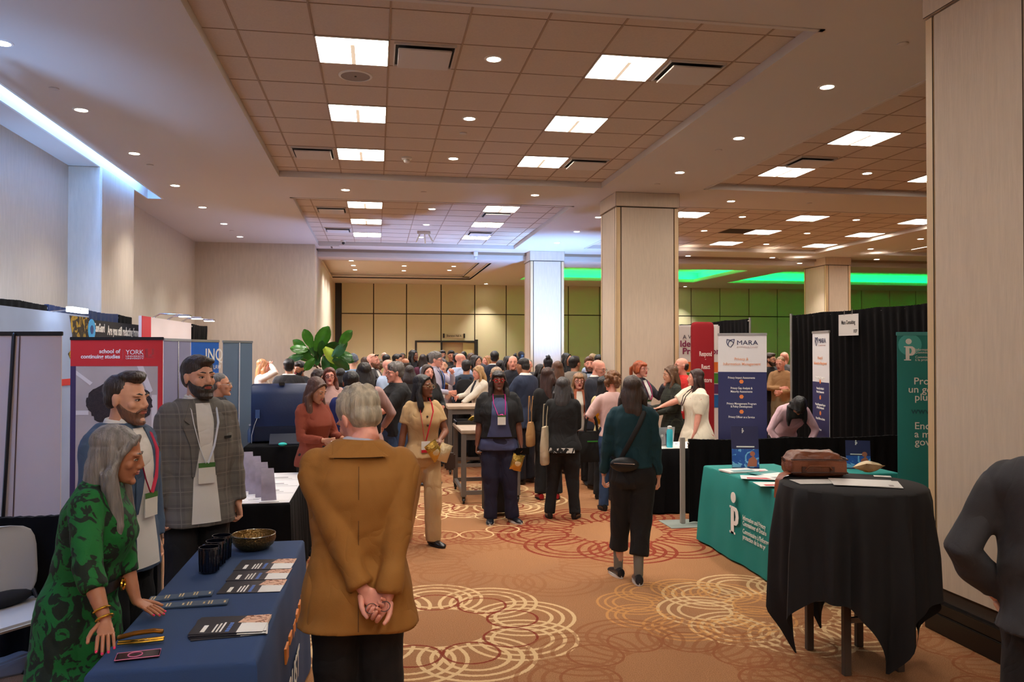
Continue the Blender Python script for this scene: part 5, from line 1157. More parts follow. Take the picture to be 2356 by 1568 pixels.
MB().lathe([(.13, 0), (.15, .03), (.15, .46), (.14, .5)], n=28).build('urn_body', st, t); MB().lathe([(.155, .5), (.12, .55), (.03, .58), (.02, .62)], n=28).build('lid', darkM, t); MB().tube([(0, -.15, .08), (0, -.2, .08), (0, -.21, .05)], .012).build('tap', darkM, t)
draped_table('buffet_table', 'tall black-draped buffet under the coffee urn', p.x-.36, p.x+.36, p.y-.2, p.y+.3, 1.05, blackF, flare=.01, wave=.01)
# --- right-hand booths ---
t, w = sheet('pull_up_banner', 'white and navy consulting banner standing front-on behind the woman in the cream dress', FP(1652, 10.3), FP(1764, 10.15), 2.1, mat('banner_white', (226, 222, 222), .55)); k = w/112; bx = lambda px: (px-1708)*k; bz = lambda py: 2.1-(py-768)*k
navyP = mat('print_navy_area', (42, 46, 92), .55); peach = mat('print_peach', (236, 170, 136), .6); greyP = mat('print_pale_grey', (206, 176, 172), .6)
fq(t, navyP, 'navy_print', [rect(-w/2, w/2, .09, bz(861))])
def mara(t, bx, bz, s=1, narrow=1):
    b = MB()   # crossed-leaf shield emblem
    def arc(pts): b.tube([(bx(x), -.007, bz(y)) for x, y in pts], .0045*s, n=6, flat=.5, ref=(0, 1, 0))
    arc(((1673, 783), (1672, 790), (1675, 797), (1681, 802), (1688, 793), (1690, 783))); arc(((1690, 783), (1683, 784), (1677, 789), (1675, 797))); arc(((1673, 783), (1681, 785), (1687, 790), (1688, 793)))
    b.build('emblem', inkN, t)
    TX(t, [('MARA', bx(1695), bz(796), .082, bx(1743)-bx(1695), 'LEFT', 0, 0), ('CONSULTING', bx(1695), bz(803), .026, bx(1743)-bx(1695), 'LEFT', 1, 0), ('Privacy &', bx(1706), bz(833), .05, bx(1722)-bx(1690), 'CENTER', 2, .0005), ('Information Management', bx(1707), bz(845), .05, bx(1750)-bx(1664), 'CENTER', 2, .0005)]+
       [(s_, bx(1706), bz(y), .038, wd*k, 'CENTER', 3, .0004) for s_, y, wd in (('Privacy Impact Assessments', 877, 62), ('Privacy Gap Analysis &', 902, 50), ('Maturity Assessments', 910, 50), ('Privacy Management Program', 939, 68), ('& Policy Development', 946, 50), ('Privacy Officer as a Service', 971, 60), ('Access', 996, 14))], [inkN, greyP, peach, inkW])
    b = MB(); [b.rings([[(bx(1706)+.028*cos(2*pi*j/6), yy, bz(y)+.028*sin(2*pi*j/6)) for j in range(6)] for yy in (-.0065, -.0045)]) for y in (884, 920, 956)]; b.build('orange_markers', mat('marker_orange', (228, 128, 62), .6), t, smooth=False)
mara(t, bx, bz)
t, w = sheet('pull_up_banner', 'narrow-looking consulting banner turned sideways against the black drape', FP(1870, 9.75), FP(1908, 9.2), 2.11, mat('banner_white', (226, 222, 222), .55)); k = w/112; bx = lambda px: (px-1708)*k; bz = lambda py: 2.11-(py-768)*k*.0-(py-768)*.00555
fq(t, navyP, 'navy_print', [rect(-w/2, w/2, .09, 2.11-117*.0052)])
bz = lambda py: 2.11-(py-768)*.0052; mara(t, bx, bz)
# rounded red tower sign
c = FP(1616, 12.1); t = thing('tower_sign', 'tall rounded dark red fabric tower sign', 'sign', c, R(-6)); wd = .175; zt_ = 2.31; rs = []
for z, k in ((.02, 1), (zt_-.09, 1), (zt_-.04, .96), (zt_-.015, .88), (zt_, .7)): rs.append([(wd*k*math.copysign(abs(cos(2*pi*j/32))**.45, cos(2*pi*j/32)), .06*k*math.copysign(abs(sin(2*pi*j/32))**.6, sin(2*pi*j/32)), z) for j in range(32)])
MB().rings(rs).build('fabric_tower', mat('tower_red', (150, 8, 22), .8, bump=.1), t)
text([('Respond', .03, 1.795, .10, .19, 'CENTER', 0, .002), ('·', .03, 1.71, .1, None, 'CENTER', 0, 0), ('React', .03, 1.60, .10, .13, 'CENTER', 0, .002), ('Restore', .03, 1.40, .10, .19, 'CENTER', 0, .002)], [mat('print_blush', (240, 214, 206), .6)], t, sheetM((0, -.0615, 0), (1, 0, 0), (0, 0, 1)))
# striped identity wall
a, b_ = FP(1500, 14.2), FP(1655, 13.6); d_ = b_-a; c = (a+b_)/2; W_ = d_.length; t = thing('backdrop', 'white identity backdrop with orange, green, purple and blue stripes behind the red tower', 'backdrop', c, atan2(d_.y, d_.x))
MB().box((-W_/2, -.03, .02), (W_/2, .03, 2.32)).build('fabric_wall', mat('banner_white', (226, 222, 222), .55), t, bevel=.02)
kk = 13.8/1835; zf = lambda py: 1.87-(py-807)*kk
for nm, c3, ya, yb2 in (('orange_stripe', (224, 112, 36), 832, 855), ('green_stripe', (62, 130, 40), 857, 880), ('purple_stripe', (84, 36, 92), 882, 904), ('blue_stripe', (20, 100, 170), 906, 935)): fq(t, mat('stripe_'+nm, c3, .6), nm, [rect(-W_/2, W_/2, zf(yb2), zf(ya))], y=-.034)
xo = lambda px: (px-1577.5)*kk
text([('A World of', xo(1574), zf(779), .10, None, 'LEFT', 0, 0), ('Identity', xo(1567), zf(797), .155, None, 'LEFT', 1, .003), ('Protection', xo(1573), zf(814), .155, None, 'LEFT', 1, .003)], [mat('print_slate', (70, 60, 80), .6), mat('print_magenta', (130, 16, 74), .6)], t, sheetM((0, -.036, 0), (1, 0, 0), (0, 0, 1)))
# drapes on the right
a, b_ = FP(1722, 13.9), FP(1566, 17.2); drape(b_, a, .02, 2.44, blackF, 'distant black drape with a grey upright behind the red tower sign')
drape((6.2, 7.9, 0), (6.2, 11.15, 0), .02, 2.42, blackF, 'tall black drape forming the side wall of the consulting booth', amp=.04)
drape((3.34, 8.22, 0), (6.12, 8.22, 0), .02, .915, blackF, 'low black divider drape running right from the grey post', poles=False)
t = thing('booth_post', 'grey aluminium booth post on a flat square base', 'post', (3.27, 8.22, 0)); al = mat('aluminium', (178, 176, 172), .35, metal=.8); MB().box((-.024, -.024, .006), (.024, .024, .935)).build('upright', mat('post_grey', (160, 154, 146), .45), t, bevel=.005); MB().box((-.2, -.2, 0), (.2, .2, .007)).build('base_plate', mat('plate_grey', (150, 158, 150), .4), t, smooth=False)
c = X_(1952, 747, 6.12); k = c.length/1835; t = thing('booth_sign', 'white paper booth sign clipped to the tall black drape', 'sign', (6.12, c.y, c.z), R(-90)); hw = abs(X_(1930, 747, 6.12).y-X_(1975, 747, 6.12).y)/2
hh = (X_(1952, 723, 6.12).z-X_(1952, 772, 6.12).z)/2; MB().box((-hw, -.003, -hh), (hw, .003, hh)).build('paper', inkW, t, smooth=False)
TX(t, [('Mara Consulting', 0, .01, .075, hw*1.4, 'CENTER', 0, .001), ('107', hw*.5, -hh*.75, .06, hw*.35, 'LEFT', 0, .001)], [mat('print_black', (30, 28, 30), .6)], y=-.004)
for e in (-1, 1): MB().tube([(e*hw*.4, -.002, hh-.01), (e*hw*.4, .0, hh+.06)], .004, n=6).build('hook', SILV, t)
# consulting table with its things
mt = draped_table('booth_table', 'black-skirted table with a white top in front of the woman in the cream dress', 2.98, 4.6, 8.75, 9.4, .745, blackF, flare=.015, wave=.014, nw=16, topm=inkW)
p = P(1525, 1015, 9.45); t = thing('laptop', 'silver laptop seen from behind on the white booth table', 'laptop', (p.x-.03, 9.02, .753), R(8)); sv = mat('laptop_silver', (190, 188, 190), .35, metal=.5); MB().box((-.16, 0, 0), (.16, .22, .014)).build('keyboard_base', sv, t, bevel=.003); MB().box((-.16, -.008, 0), (.16, 0, .225)).build('screen', sv, t, bevel=.003, rot=(R(12), 0, 0)); MB().lathe([(.016, 0), (.016, .002)], n=14, M=Matrix.Translation((0, -.034, .12)) @ Matrix.Rotation(pi/2+R(12), 4, 'X')).build('emblem', inkW, t)
p = P(1543, 1018, 9.2); t = thing('tumbler', 'navy tumbler with a steel rim on the white booth table', 'cup', (p.x+.03, 8.92, .752)); MB().lathe([(.03, 0), (.038, .15)], n=20).build('cup_wall', mat('tumbler_navy', (28, 36, 64), .35), t); MB().lathe([(.0385, .15), (.039, .165), (.03, .168)], n=20).build('lid', SILV, t)
p = P(1553, 1026, 9.1); t = thing('water_bottle', 'tall aqua water bottle with a white cap on the booth table', 'bottle', (p.x, 8.84, .752)); MB().lathe([(.034, 0), (.036, .01), (.036, .19), (.024, .215)], n=22).build('bottle_body', mat('aqua', (64, 196, 214), .3), t); MB().lathe([(.024, .212), (.026, .22), (.026, .245), (.012, .25)], n=22).build('cap', inkW, t)
b = MB(); rnd = random.Random(9)
for i in range(26): x, y = rnd.uniform(-.75, .0), rnd.uniform(-.28, .2); b.box((x, y, .752), (x+.03, y+.015, .753+.001*(i % 3)))
b.build('scattered_pins', mat('pins_dark', (50, 44, 50), .5), mt, smooth=False)
# --- teal banner and table ---
tealP = mat('banner_teal', (14, 128, 124), .55, var=.08, vscale=1.5)
t, w = sheet('pull_up_banner', 'teal privacy commissioner banner partly hidden by the near column', FP(2064, 6.3), FP(2310, 6.12), 2.02, tealP, railc=(60, 150, 150)); k = w/246; bx = lambda px: (px-2187)*k; bz = lambda py: 2.02-(py-762)*k
def circ(cx, cz, r, n=24): return [(cx+r*cos(2*pi*j/n), cz+r*sin(2*pi*j/n)) for j in range(n)]
fq(t, mat('print_teal_light', (70, 176, 172), .55), 'pale_ring_print', [circ(bx(2094), bz(795), .085)], y=-.0040)
def ip_logo(x, z, s):  # lower case i merged with p, keyhole in the stem
    r = 1; P_ = [circ(x, z+s*.88, s*.13), rect(x-s*.13, x+s*.03, z, z+s*.66), rect(x-s*.2, x+s*.10, z, z+s*.05), rect(x-s*.2, x-s*.1, z+s*.61, z+s*.66)]
    bw = [(x+s*.03, z+s*.66), (x+s*.03, z+s*.52)]
    P_.append([(x+s*.03, z+s*.22), (x+s*.16, z+s*.23), (x+s*.25, z+s*.30), (x+s*.28, z+s*.44), (x+s*.25, z+s*.58), (x+s*.16, z+s*.65), (x+s*.03, z+s*.66), (x+s*.03, z+s*.57), (x+s*.10, z+s*.55), (x+s*.13, z+s*.44), (x+s*.10, z+s*.33), (x+s*.03, z+s*.31)])
    return P_
fq(t, inkW, 'logo', ip_logo(bx(2091), bz(835), .17), y=-.0062)
TX(t, [(s_, bx(2106), bz(y), .026, None, 'LEFT', 0, 0) for s_, y in (('Information and Privacy', 810), ('Commissioner of Ontario', 817), ("Commissaire à l'information et", 829), ('à la protection de la vie privée', 836))]+
   [('Promouvoir', bx(2102), bz(896), .078, None, 'LEFT', 0, .0005), ('un gouvernement', bx(2089), bz(917), .078, None, 'LEFT', 0, .0005), ('plus ouvert', bx(2104), bz(937), .078, None, 'LEFT', 0, .0005), ('www.ipc.on.ca', bx(2096), bz(971), .07, None, 'LEFT', 1, .0005), ('Encouraging', bx(2103), bz(1010), .078, None, 'LEFT', 0, .0005), ('a more open', bx(2103), bz(1031), .078, None, 'LEFT', 0, .0005), ('government', bx(2104), bz(1051), .078, None, 'LEFT', 0, .0005)], [inkW, mat('print_deep_teal', (8, 84, 92), .6)])
tealC = mat('teal_tablecloth', (18, 130, 122), .8, bump=.12, bscale=200, var=.06, vscale=3)
tt = draped_table('exhibit_table', 'teal-clothed privacy commissioner table on the right', 3.17, 3.92, 5.62, 7.42, .75, tealC, flare=.05, wave=.008, nw=4, hem=.02)
draped_table('side_table', 'small teal-clothed table tucked behind the leather bag', 4.0, 4.78, 6.7, 7.4, .745, tealC, flare=.0, wave=.004)
Mt = sheetM((-.375-.045, 0, 0), (0, -1, 0), (0, 0, 1)); oy = 6.52; oz = 0
def yy(px, py=1200): return oy-X_(px, py, 3.13).y
lx = X_(1690, 1228, 3.13); top_ = X_(1688, 1132, 3.13); s_ = (top_.z-lx.z)
P_ = ip_logo(yy(1689), lx.z, s_); b = MB()
for pl in P_:
    n = len(pl); b.add([Mt @ Vector((x, z, 0)) for x, z in pl]+[Mt @ Vector((x, z, .004)) for x, z in pl], [tuple(range(n))[::-1], tuple(range(n, 2*n))]+[(i, (i+1) % n, (i+1) % n+n, i+n) for i in range(n)])
b.build('logo', inkW, tt, smooth=False)
for txt_, py_, pxe in (('Information and Privacy', 1194, 1762), ('Commissioner of Ontario', 1207, 1764), ("Commissaire à l'information et à la", 1225, 1800), ("protection de la vie privée de l'Ontario", 1238, 1806)):
    p = X_(1710, py_, 3.13); text([(txt_, yy(1710), p.z, .058, abs(yy(pxe)-yy(1710)), 'LEFT', 0, .0003)], [inkW], tt, Mt)
for o in [c_ for c_ in tt.children if c_.name.startswith('lettering')]: pass
def easel(c, rz, lab, h=.40, w=.255):
    t = thing('counter_sign', lab, 'sign', c, rz); MB().box((-w/2, -.004, 0), (w/2, .004, h)).build('card', mat('card_navy', (40, 42, 86), .4), t, smooth=False, rot=(R(-8), 0, 0))
    s2 = bpy.data.objects.new('tmp', None); e = fq(t, floral('ocean_print', (40, 90, 170), (120, 190, 230), 9, .52), 'photo_print', [rect(-w/2+.002, w/2-.002, .01, h*.46)], y=-.0055); e.rotation_euler = (R(-8), 0, 0)
    e = fq(t, inkW, 'white_caption', [rect(-w*.32, w*.34, h*.50, h*.53)], y=-.0055); e.rotation_euler = (R(-8), 0, 0); bpy.data.objects.remove(s2)
    e = fq(t, inkW, 'logo', ip_logo(-w*.08, h*.84, .045), y=-.0055); e.rotation_euler = (R(-8), 0, 0)
    e = fq(t, mat('bather_print', (176, 104, 76), .6), 'figure_print', [[(w*.05, .02), (w*.4, .02), (w*.42, .08), (w*.3, .12), (w*.12, .09)], circ(w*.26, .14, .024, 12)], y=-.0066); e.rotation_euler = (R(-8), 0, 0)
    MB().box((-.03, .02, 0), (.03, .10, .004)).build('easel_foot', mat('acrylic', (200, 205, 210), .1, trans=.7), t, smooth=False)
p = onT(1718, 1078, .752); easel(p+Vector((0, .02, 0)), R(-14), 'navy counter sign with an ocean photo standing on the teal table')
p = onT(1972, 1078, .75); easel(Vector((4.53, 6.95, .747)), R(-22), 'navy counter sign behind the brown leather bag', h=.27, w=.22)
for q, (px, py, a, cc, lab) in enumerate(((1700, 1084, .1, (226, 226, 222), 'white magazine stack at the far left of the teal table'), (1730, 1083, -.2, (232, 228, 224), 'white flyer with red print on the teal table'), (1765, 1090, .3, (60, 140, 136), 'teal and white flyer in the middle of the teal table'), (1745, 1101, -.4, (214, 222, 220), 'pale flyer with red edge lying across others'), (1790, 1099, .2, (232, 230, 226), 'white flyer at the near right of the teal table'), (1782, 1118, -.15, (224, 224, 220), 'flyer touching the black round table edge'))):
    p = onT(px, py, .752); t = thing('flyer', lab, 'flyer', p+Vector((0, 0, .002+.003*q)), a); MB().box((-.15, -.105, -.002*(q == 0)), (.15, .105, .0015 if q else .012)).build('paper', mat('flyer_%d' % q, cc, .5), t, smooth=False); MB().box((-.1, -.08, .0125 if not q else .0016), (.12, -.02, .0132 if not q else .0022)).build('print', (mat('print_tealgrey', (90, 150, 150), .6), inkR, inkW, inkR, mat('print_grey', (150, 140, 136), .6), inkR)[q], t, smooth=False)
# --- black cocktail table ---
cx, cy, rt_, zt_ = 2.85, 4.44, .42, 1.07; t = thing('cocktail_table', 'tall round table draped to the floor in black cloth at right', 'table', (cx, cy, 0)); b = MB(); n = 180; rs = []
a0 = R(222); prof = []
for j in range(n):
    a = 2*pi*j/n; q = (a-a0+pi/4) % (pi/2)-pi/4; Lx = 1.03/cos(q); drop = Lx-rt_; crn = max(0, (Lx-1.2)/.26); prof.append((a, max(.03, zt_-drop), crn))
bc = mat('black_tablecloth', (19, 18, 20), .85, bump=.12, bscale=250)
for f in (0, .5, .97, 1, 1.0, 1.0):
    pass
rs.append([(.01*cos(a), .01*sin(a), zt_) for a, zb, cr in prof]); rs.append([((rt_-.015)*cos(a), (rt_-.015)*sin(a), zt_) for a, zb, cr in prof]); rs.append([((rt_)*cos(a), (rt_)*sin(a), zt_-.012) for a, zb, cr in prof])
for q in range(1, 11):
    f = q/10; ring = []
    for a, zb, cr in prof:
        z = zt_-.012+(zb-zt_+.012)*f; dz = (zt_-z); amp = .038*min(1, dz/.35); r = rt_+.012+.045*dz+amp*(cos(a*13+.6*sin(a*3))*.8+.4*cos(a*22+1))-.10*cr*f*0
        r = r-cr*max(0, dz-.6)*.28; ring.append((r*cos(a), r*sin(a), z))
    rs.append(ring)
b.rings(rs, cap=False); b.build('tablecloth', bc, t)
lg = mat('folding_leg', (78, 66, 58), .6)
for sx, sy in ((-1, -1), (1, -1), (-1, 1), (1, 1)): MB().box((sx*.17-.022, sy*.2-.018, 0), (sx*.17+.022, sy*.2+.018, 1.04)).build('leg', lg, t, bevel=.003)
for sy in (-.2, .2): MB().box((-.17, sy-.012, .30), (.17, sy+.012, .33)).build('stretcher', mat('stretcher_steel', (150, 150, 150), .35, metal=.6), t, smooth=False)
MB().lathe([(.40, 1.03), (.405, 1.058)], n=40).build('table_top', lg, t)
# leather bag
p = Z(1886, 1096, 1.072); t = thing('leather_bag', 'brown leather satchel lying on the black round table', 'bag', (p.x, p.y+.08, 1.0735), R(-12)); lea = mat('brown_leather', (128, 72, 44), .42, var=.25, vscale=8, bump=.35, bscale=60)
b = MB(); rs = []
for z, w_, d_ in ((0, .165, .10), (.02, .182, .125), (.06, .186, .13), (.10, .18, .125), (.135, .15, .11), (.150, .12, .085)): rs.append([(w_*math.copysign(abs(cos(2*pi*j/36))**.45, cos(2*pi*j/36)), d_*math.copysign(abs(sin(2*pi*j/36))**.5, sin(2*pi*j/36)), z+.008*sin(j*.9)*(z > .1)) for j in range(36)])
b.rings(rs); DEFER.append((b.build('bag_body', lea, t), .006, 2, None, ('fold', .004, 26, 0, 9)))
MB().add([(-.17, -.128, .02), (.17, -.128, .02), (.17, -.134, .105), (-.17, -.134, .105), (-.17, -.118, .02), (.17, -.118, .02), (.16, -.118, .11), (-.16, -.118, .11)], [(0, 1, 2, 3), (4, 7, 6, 5), (0, 3, 7, 4), (1, 5, 6, 2), (3, 2, 6, 7), (0, 4, 5, 1)]).build('front_pocket', lea, t, bevel=.008)
for z in (.03, .112): MB().tube([(-.175, -.128, z), (0, -.14, z+.004), (.175, -.128, z), (.188, -.06, z), (.186, .06, z)], .0045, n=6).build('zip_welt', mat('leather_dark', (70, 36, 22), .5), t)
MB().tube([(-.09, -.136, .05), (-.07, -.155, .075), (.05, -.157, .075), (.07, -.138, .05)], .010, n=8, flat=.6).build('carry_handle', lea, t)
for x in (-.1, .075): MB().box((x-.014, -.142, .03), (x+.014, -.134, .07)).build('handle_tab', mat('leather_dark', (70, 36, 22), .5), t, bevel=.002)
for e in (-1, 1): MB().tube([(e*.182, -.02, .09), (e*.197, 0, .11), (e*.182, .02, .09)], .006, n=6).build('strap_loop', mat('leather_dark', (70, 36, 22), .5), t)
b = MB(); rs = []
for x, y, z in ((-.16, -.04, .02), (-.20, -.08, .016), (-.235, -.11, .010), (-.262, -.13, -.02), (-.27, -.135, -.08), (-.272, -.135, -.135)): rs.append([(x-.0, y-.055, z-.0), (x, y+.055, z), (x+.006, y+.055, z+.006), (x+.006, y-.055, z+.006)])
b.rings(rs); b.build('shoulder_strap', mat('leather_tan', (150, 74, 34), .4, var=.15), t, bevel=.002)
for q, (px, py, a, lab) in enumerate(((1985, 1112, -.42, 'topmost white document on the black round table'), (1996, 1112, -.5, 'white document under the top one on the round table'), (1880, 1108, -.1, 'papers peeking out under the leather bag'), (2030, 1096, -.5, 'white card at the back right of the round table'))):
    p = Z(px, py, 1.072); w_, h_ = ((.18, .13), (.18, .13), (.14, .08), (.05, .03))[q]; t = thing('document', lab, 'document', (p.x, p.y, 1.0735+(.004, .001, 0, 0)[q]), a); MB().box((-w_, -h_, 0), (w_, h_, .0022)).build('paper', mat('paper_bright', (232, 228, 222), .35), t, smooth=False)
    if w_ > .14: MB().box((w_*.72, -h_*.8, .0023), (w_*.86, -h_*.5, .003)).build('print', mat('print_grey', (150, 140, 136), .6), t, smooth=False)
p = Z(1998, 1084, 1.072); snack(Vector((p.x, p.y, 1.105)), (R(72), R(8), .2), 3, 'crumpled cream snack bag at the back of the black round table', size=(.16, .13), m2=foil[2])
# ================= the people =================
def pp(px, yt, d, face, label, **k): return person(px, d, 1.87-(yt-807)*d/1835, face, label, **k)
C = cloth
WHT = C('white_shirt', (226, 222, 216), .75); BLK = C('black', (20, 19, 21)); CHAR = C('charcoal', (44, 43, 46)); NAV = C('navy_suit', (34, 40, 58)); NAVD = C('navy_dark', (26, 28, 40))
LBL = C('light_blue_shirt', (168, 186, 214)); JEAN = C('jeans', (50, 74, 108), var=.15, vscale=10); GRY = C('grey_suit', (84, 82, 84)); TAN = C('tan_suit', (196, 160, 112)); KHK = C('khaki', (150, 128, 96))
DK, BRN, AUB, BLD, GRYH, BLKH, SALT = (30, 22, 20), (72, 48, 34), (112, 58, 34), (178, 138, 90), (136, 128, 118), (16, 14, 15), (92, 88, 86)
def at(s, p): return s.root.matrix_basis @ Vector((p[0]*s.k, -p[1]*s.k, p[2]*s.k))
for o in (): pass
def mb(s): bpy.context.view_layer.update(); return Matrix.Translation(s.root.location) @ Matrix.Rotation(s.root.rotation_euler.z, 4, 'Z')
def wpt(s, v): return mb(s) @ Vector(v)
def backpack(s, m, label, w=.15, full=True):
    t = thing('backpack', label, 'backpack', s.root.location, s.root.rotation_euler.z); k = s.k; b = MB(); rs = []
    _, ry, fo = s.tz(1.25); y0 = ry+s.g-fo+.012
    if full:
        for z, w_, d_ in ((.98, .8, .5), (1.0, 1, .8), (1.12, 1.05, 1), (1.3, 1, .85), (1.40, .85, .6), (1.43, .5, .4)):
            c = s.W((0, -(y0+.062), z)); rs.append([c+Vector((w*w_*math.copysign(abs(cos(a))**.6, cos(a)), .06*d_*math.copysign(abs(sin(a))**.7, sin(a)), 0))*k for a in [2*pi*j/24 for j in range(24)]])
        b.rings(rs); b.build('pack_body', m, t); c = s.W((0, -(y0+.125), 1.12)); MB().box((c.x-.1*k, c.y-.0, c.z-.08*k), (c.x+.1*k, c.y+.03, c.z+.06*k)).build('front_pocket', m, t, bevel=.012)
    for e in (-1, 1):
        pts = [s.surf(e*.09, 1.40, -1, .012, s.g), s.surf(e*.1, 1.455, -1, .014, s.g), s.surf(e*.1, 1.455, 1, .012, s.g), s.surf(e*.105, 1.36, 1, .012, s.g), s.surf(e*.125, 1.22, 1, .01, s.g), s.surf(e*.15, 1.12, 1, .008, s.g)]
        MB().tube(pts, .024*k, n=8, flat=.3, ref=(0, -1, .3)).build('shoulder_strap', m, t)
    return t
def tote(s, x, f, zt, w, h, m, label, cat='tote bag', stripe=None, hz=None, rz=0):
    """soft bag hanging at the side; x,f is its middle, zt its mouth, hz where the handles end"""
    t = thing('tote_bag', label, cat, wpt(s, s.L((x, f, zt-h))), s.root.rotation_euler.z+rz); rs = []
    for q, (z, k1, d_) in enumerate(((0, .92, .035), (.02, 1, .045), (h*.5, 1.02, .05), (h*.9, .98, .03), (h, .97, .022))): rs.append([(w/2*k1*math.copysign(abs(cos(a))**.5, cos(a)), d_*math.copysign(abs(sin(a))**.6, sin(a))*(1+.1*sin(5*a+q)), z) for a in [2*pi*j/24 for j in range(24)]])
    MB().rings(rs).build('bag_body', m, t); hz = (hz or zt+.25)-zt+h
    for y in (-.02, .02): MB().tube([(-w*.25, y, h-.03), (-w*.2, y, h+(hz-h)*.5), (-.02, y*1.2, hz), (.02, y*1.2, hz), (w*.2, y, h+(hz-h)*.5), (w*.25, y, h-.03)], .011, n=6, flat=.4, ref=(0, 1, 0)).build('handle', m, t)
    if stripe:
        for y in (-.052, .052): MB().box((-w*.2, y-.002, h*.66), (w*.2, y+.002, h*.7)).build('print', stripe, t, smooth=False)
    return t
# ---- foreground ----
TANJ = cloth('tan_jacket', (158, 106, 42), .85, bump=.35, bscale=9, stretch=(1, 1, .35))
s = pp(826, 893, 3.32, 180, 'silver-haired man in a mustard jacket seen from behind, hands clasped at his back', skin='pink', hair=('grey', (176, 164, 142)), girth=.016, shoulder=.012, top=(C('pale_collar', (176, 180, 196)), 'long', .9, {'neck': 1.548}), coat=(TANJ, 'long', .77, {'flare': .16, 'fold': .016, 'ff': 5.5, 'neck': 1.53}), bot=(BLK, .085, .06),
       armL=((-.045, -.205, .885), (1.6, -.5, .2), .75, (0, -1, .2), 'l', (-.75, -.25, -.7)), armR=((.115, -.20, .90), (1.6, -.5, .2), .95, (-.3, -1, .2), 'l', (-.75, -.25, -.8)), turn=38, nod=30, feet=((.10, 0, 10), (.10, 0, 10)))
s.patch([(1.528, -.058, .058), (1.50, -.085, .085), (1.475, -.12, .12)], TANJ, 'jacket_collar', side=-1, off=.003, th=.008); s.patch([(1.4745, -.098, .098), (1.4715, -.10, .10)], BLK, 'collar_shadow_band', side=-1, off=.002, th=.003, label='thin shadow line painted under the collar')  # the black strip stands in for the shade below the collar
s.patch([(1.44, -.0015, .0015), (1.0, -.0015, .0015), (.79, -.002, .002)], C('seam', (96, 62, 24)), 'back_seam', side=-1, off=.004, th=.004, nx=1)
gp = wpt(s, s.grip[1]); t = thing('eyeglasses', 'pair of eyeglasses held in the clasped hands behind the mustard jacket', 'glasses', gp+Vector((.01, -.02, -.015)), .3); lm_ = mat('frame_clear', (120, 110, 110), .2, metal=.5)
for e in (-1, 1): MB().tube([(e*.027+.022*cos(2*pi*i/20), 0, .019*sin(2*pi*i/20)) for i in range(21)], .0018, n=6, ends=False).build('lens_rim', lm_, t)
MB().tube([(-.005, 0, .004), (.005, 0, .004)], .002, n=6).build('bridge', lm_, t)
s = pp(455, 822, 4.85, 18, 'tall bearded man in a grey plaid blazer with hands in his pockets', skin='fair', hair=('short', (44, 30, 24)), top=(WHT, 'long', .90, {'neck': 1.52}), coat=(plaid('plaid_grey', (112, 108, 102), (96, 93, 89), (136, 130, 121), 11), 'long', .80, {'v': 'open', 'flare': .12, 'w0': .048, 'fold': .008}), bot=(BLK, .08), armL=((.22, .06, .89), (1, -.7, 0), .9), armR=((.215, .05, .88), (1, -.7, 0), .9),
       beard=((46, 30, 22), .005), turn=12, acc=('collar', ('lanyard', (228, 232, 240), 1.10, .0, 'g')), hw=1.03)
s.patch([(1.30, .105, .155), (1.29, .105, .155), (1.285, .108, .15)], BLK, 'pocket_square', off=.006, nx=3)
s = pp(281, 862, 3.95, 52, 'dark-haired man in a slate blue suit jacket standing between the two nearest on the left', skin='fair', hair=('quiff', (46, 32, 24)), top=(WHT, 'long', .9, {'neck': 1.52}), coat=(C('slate_blue', (72, 92, 118)), 'long', .80, {'v': 'open', 'flare': .08, 'w0': .05}), bot=(BLK, .08), armL='pocket', armR='down', turn=2, nod=4, beard=((128, 88, 68), -.0015), acc=('collar', ('lanyard', (200, 30, 70), 1.12, .0, 'g')), hw=1.02)
GRN = floral('green_dress', (10, 104, 40), (14, 30, 16), 13, .52)
wr = P(243, 1428, 2.96); tipR = Z(242, 1532, .765); wl = Z(316, 1392, .80); tipL = Z(374, 1419, .765)
s = pp(184, 980, 3.30, 72, 'woman with long grey hair in a green floral dress leaning on the navy table', build='f', skin='tan', hair=('long', (122, 116, 112), .64), girth=.035, top=(GRN, 'three', .92, {'name': 'dress', 'skirt': .45, 'sk': .07}), lean=12, turn=4, nod=3, tilt=0,
       armR=(wr, (.5, -1, .1), .12, (0, 0, -1), 'w', ('w', *(tipR-wr))), armL=(wl, (.5, -1, .1), .06, (0, 0, -1), 'w', ('w', *(tipL-wl))), acc=('nails',), hw=1.04)
rx_ = s.tz(1.05)[0]*.9
for e in (1,): s.patch([(1.08, -rx_, rx_), (1.03, -rx_, rx_)], mat('belt_black', (14, 13, 14), .4), 'belt', side=e, off=.006, th=.006, nx=24)
c = s.surf(0, 1.05, 1, .028, .012); b = MB(); b.tube([c+Vector((.028*cos(a), 0, .02*sin(a))) for a in [2*pi*i/20 for i in range(21)]], .006, n=6, ends=False); b.build('belt_buckle', GOLD, s.root)
sh, el, wq = s.arms[-1]; dd = (wq-el).normalized()
for f, r_ in ((.045, .0285), (.012, .030)):
    o_ = wq-dd*f; u_ = dd.orthogonal().normalized(); v_ = dd.cross(u_); MB().tube([o_+(u_*cos(a)+v_*sin(a))*r_ for a in [2*pi*i/24 for i in range(25)]], .0042, n=8, ends=False).build('bracelet', GOLD, s.root)
s = person(2428, 2.82, 1.715, 172, 'person in a charcoal jacket cut off by the right edge, elbow bent out', skin='fair', hair=('short', DK), top=(WHT, 'long', .9, {'neck': 1.53}), coat=(C('charcoal_jacket', (50, 49, 52), bump=.3, bscale=10), 'long', .90, {'flare': .1, 'fold': .02, 'ff': 6}), bot=(BLK, .08), armL=((.20, .04, .98), (.9, -1, 0), .9), armR='pocket', girth=-.004)
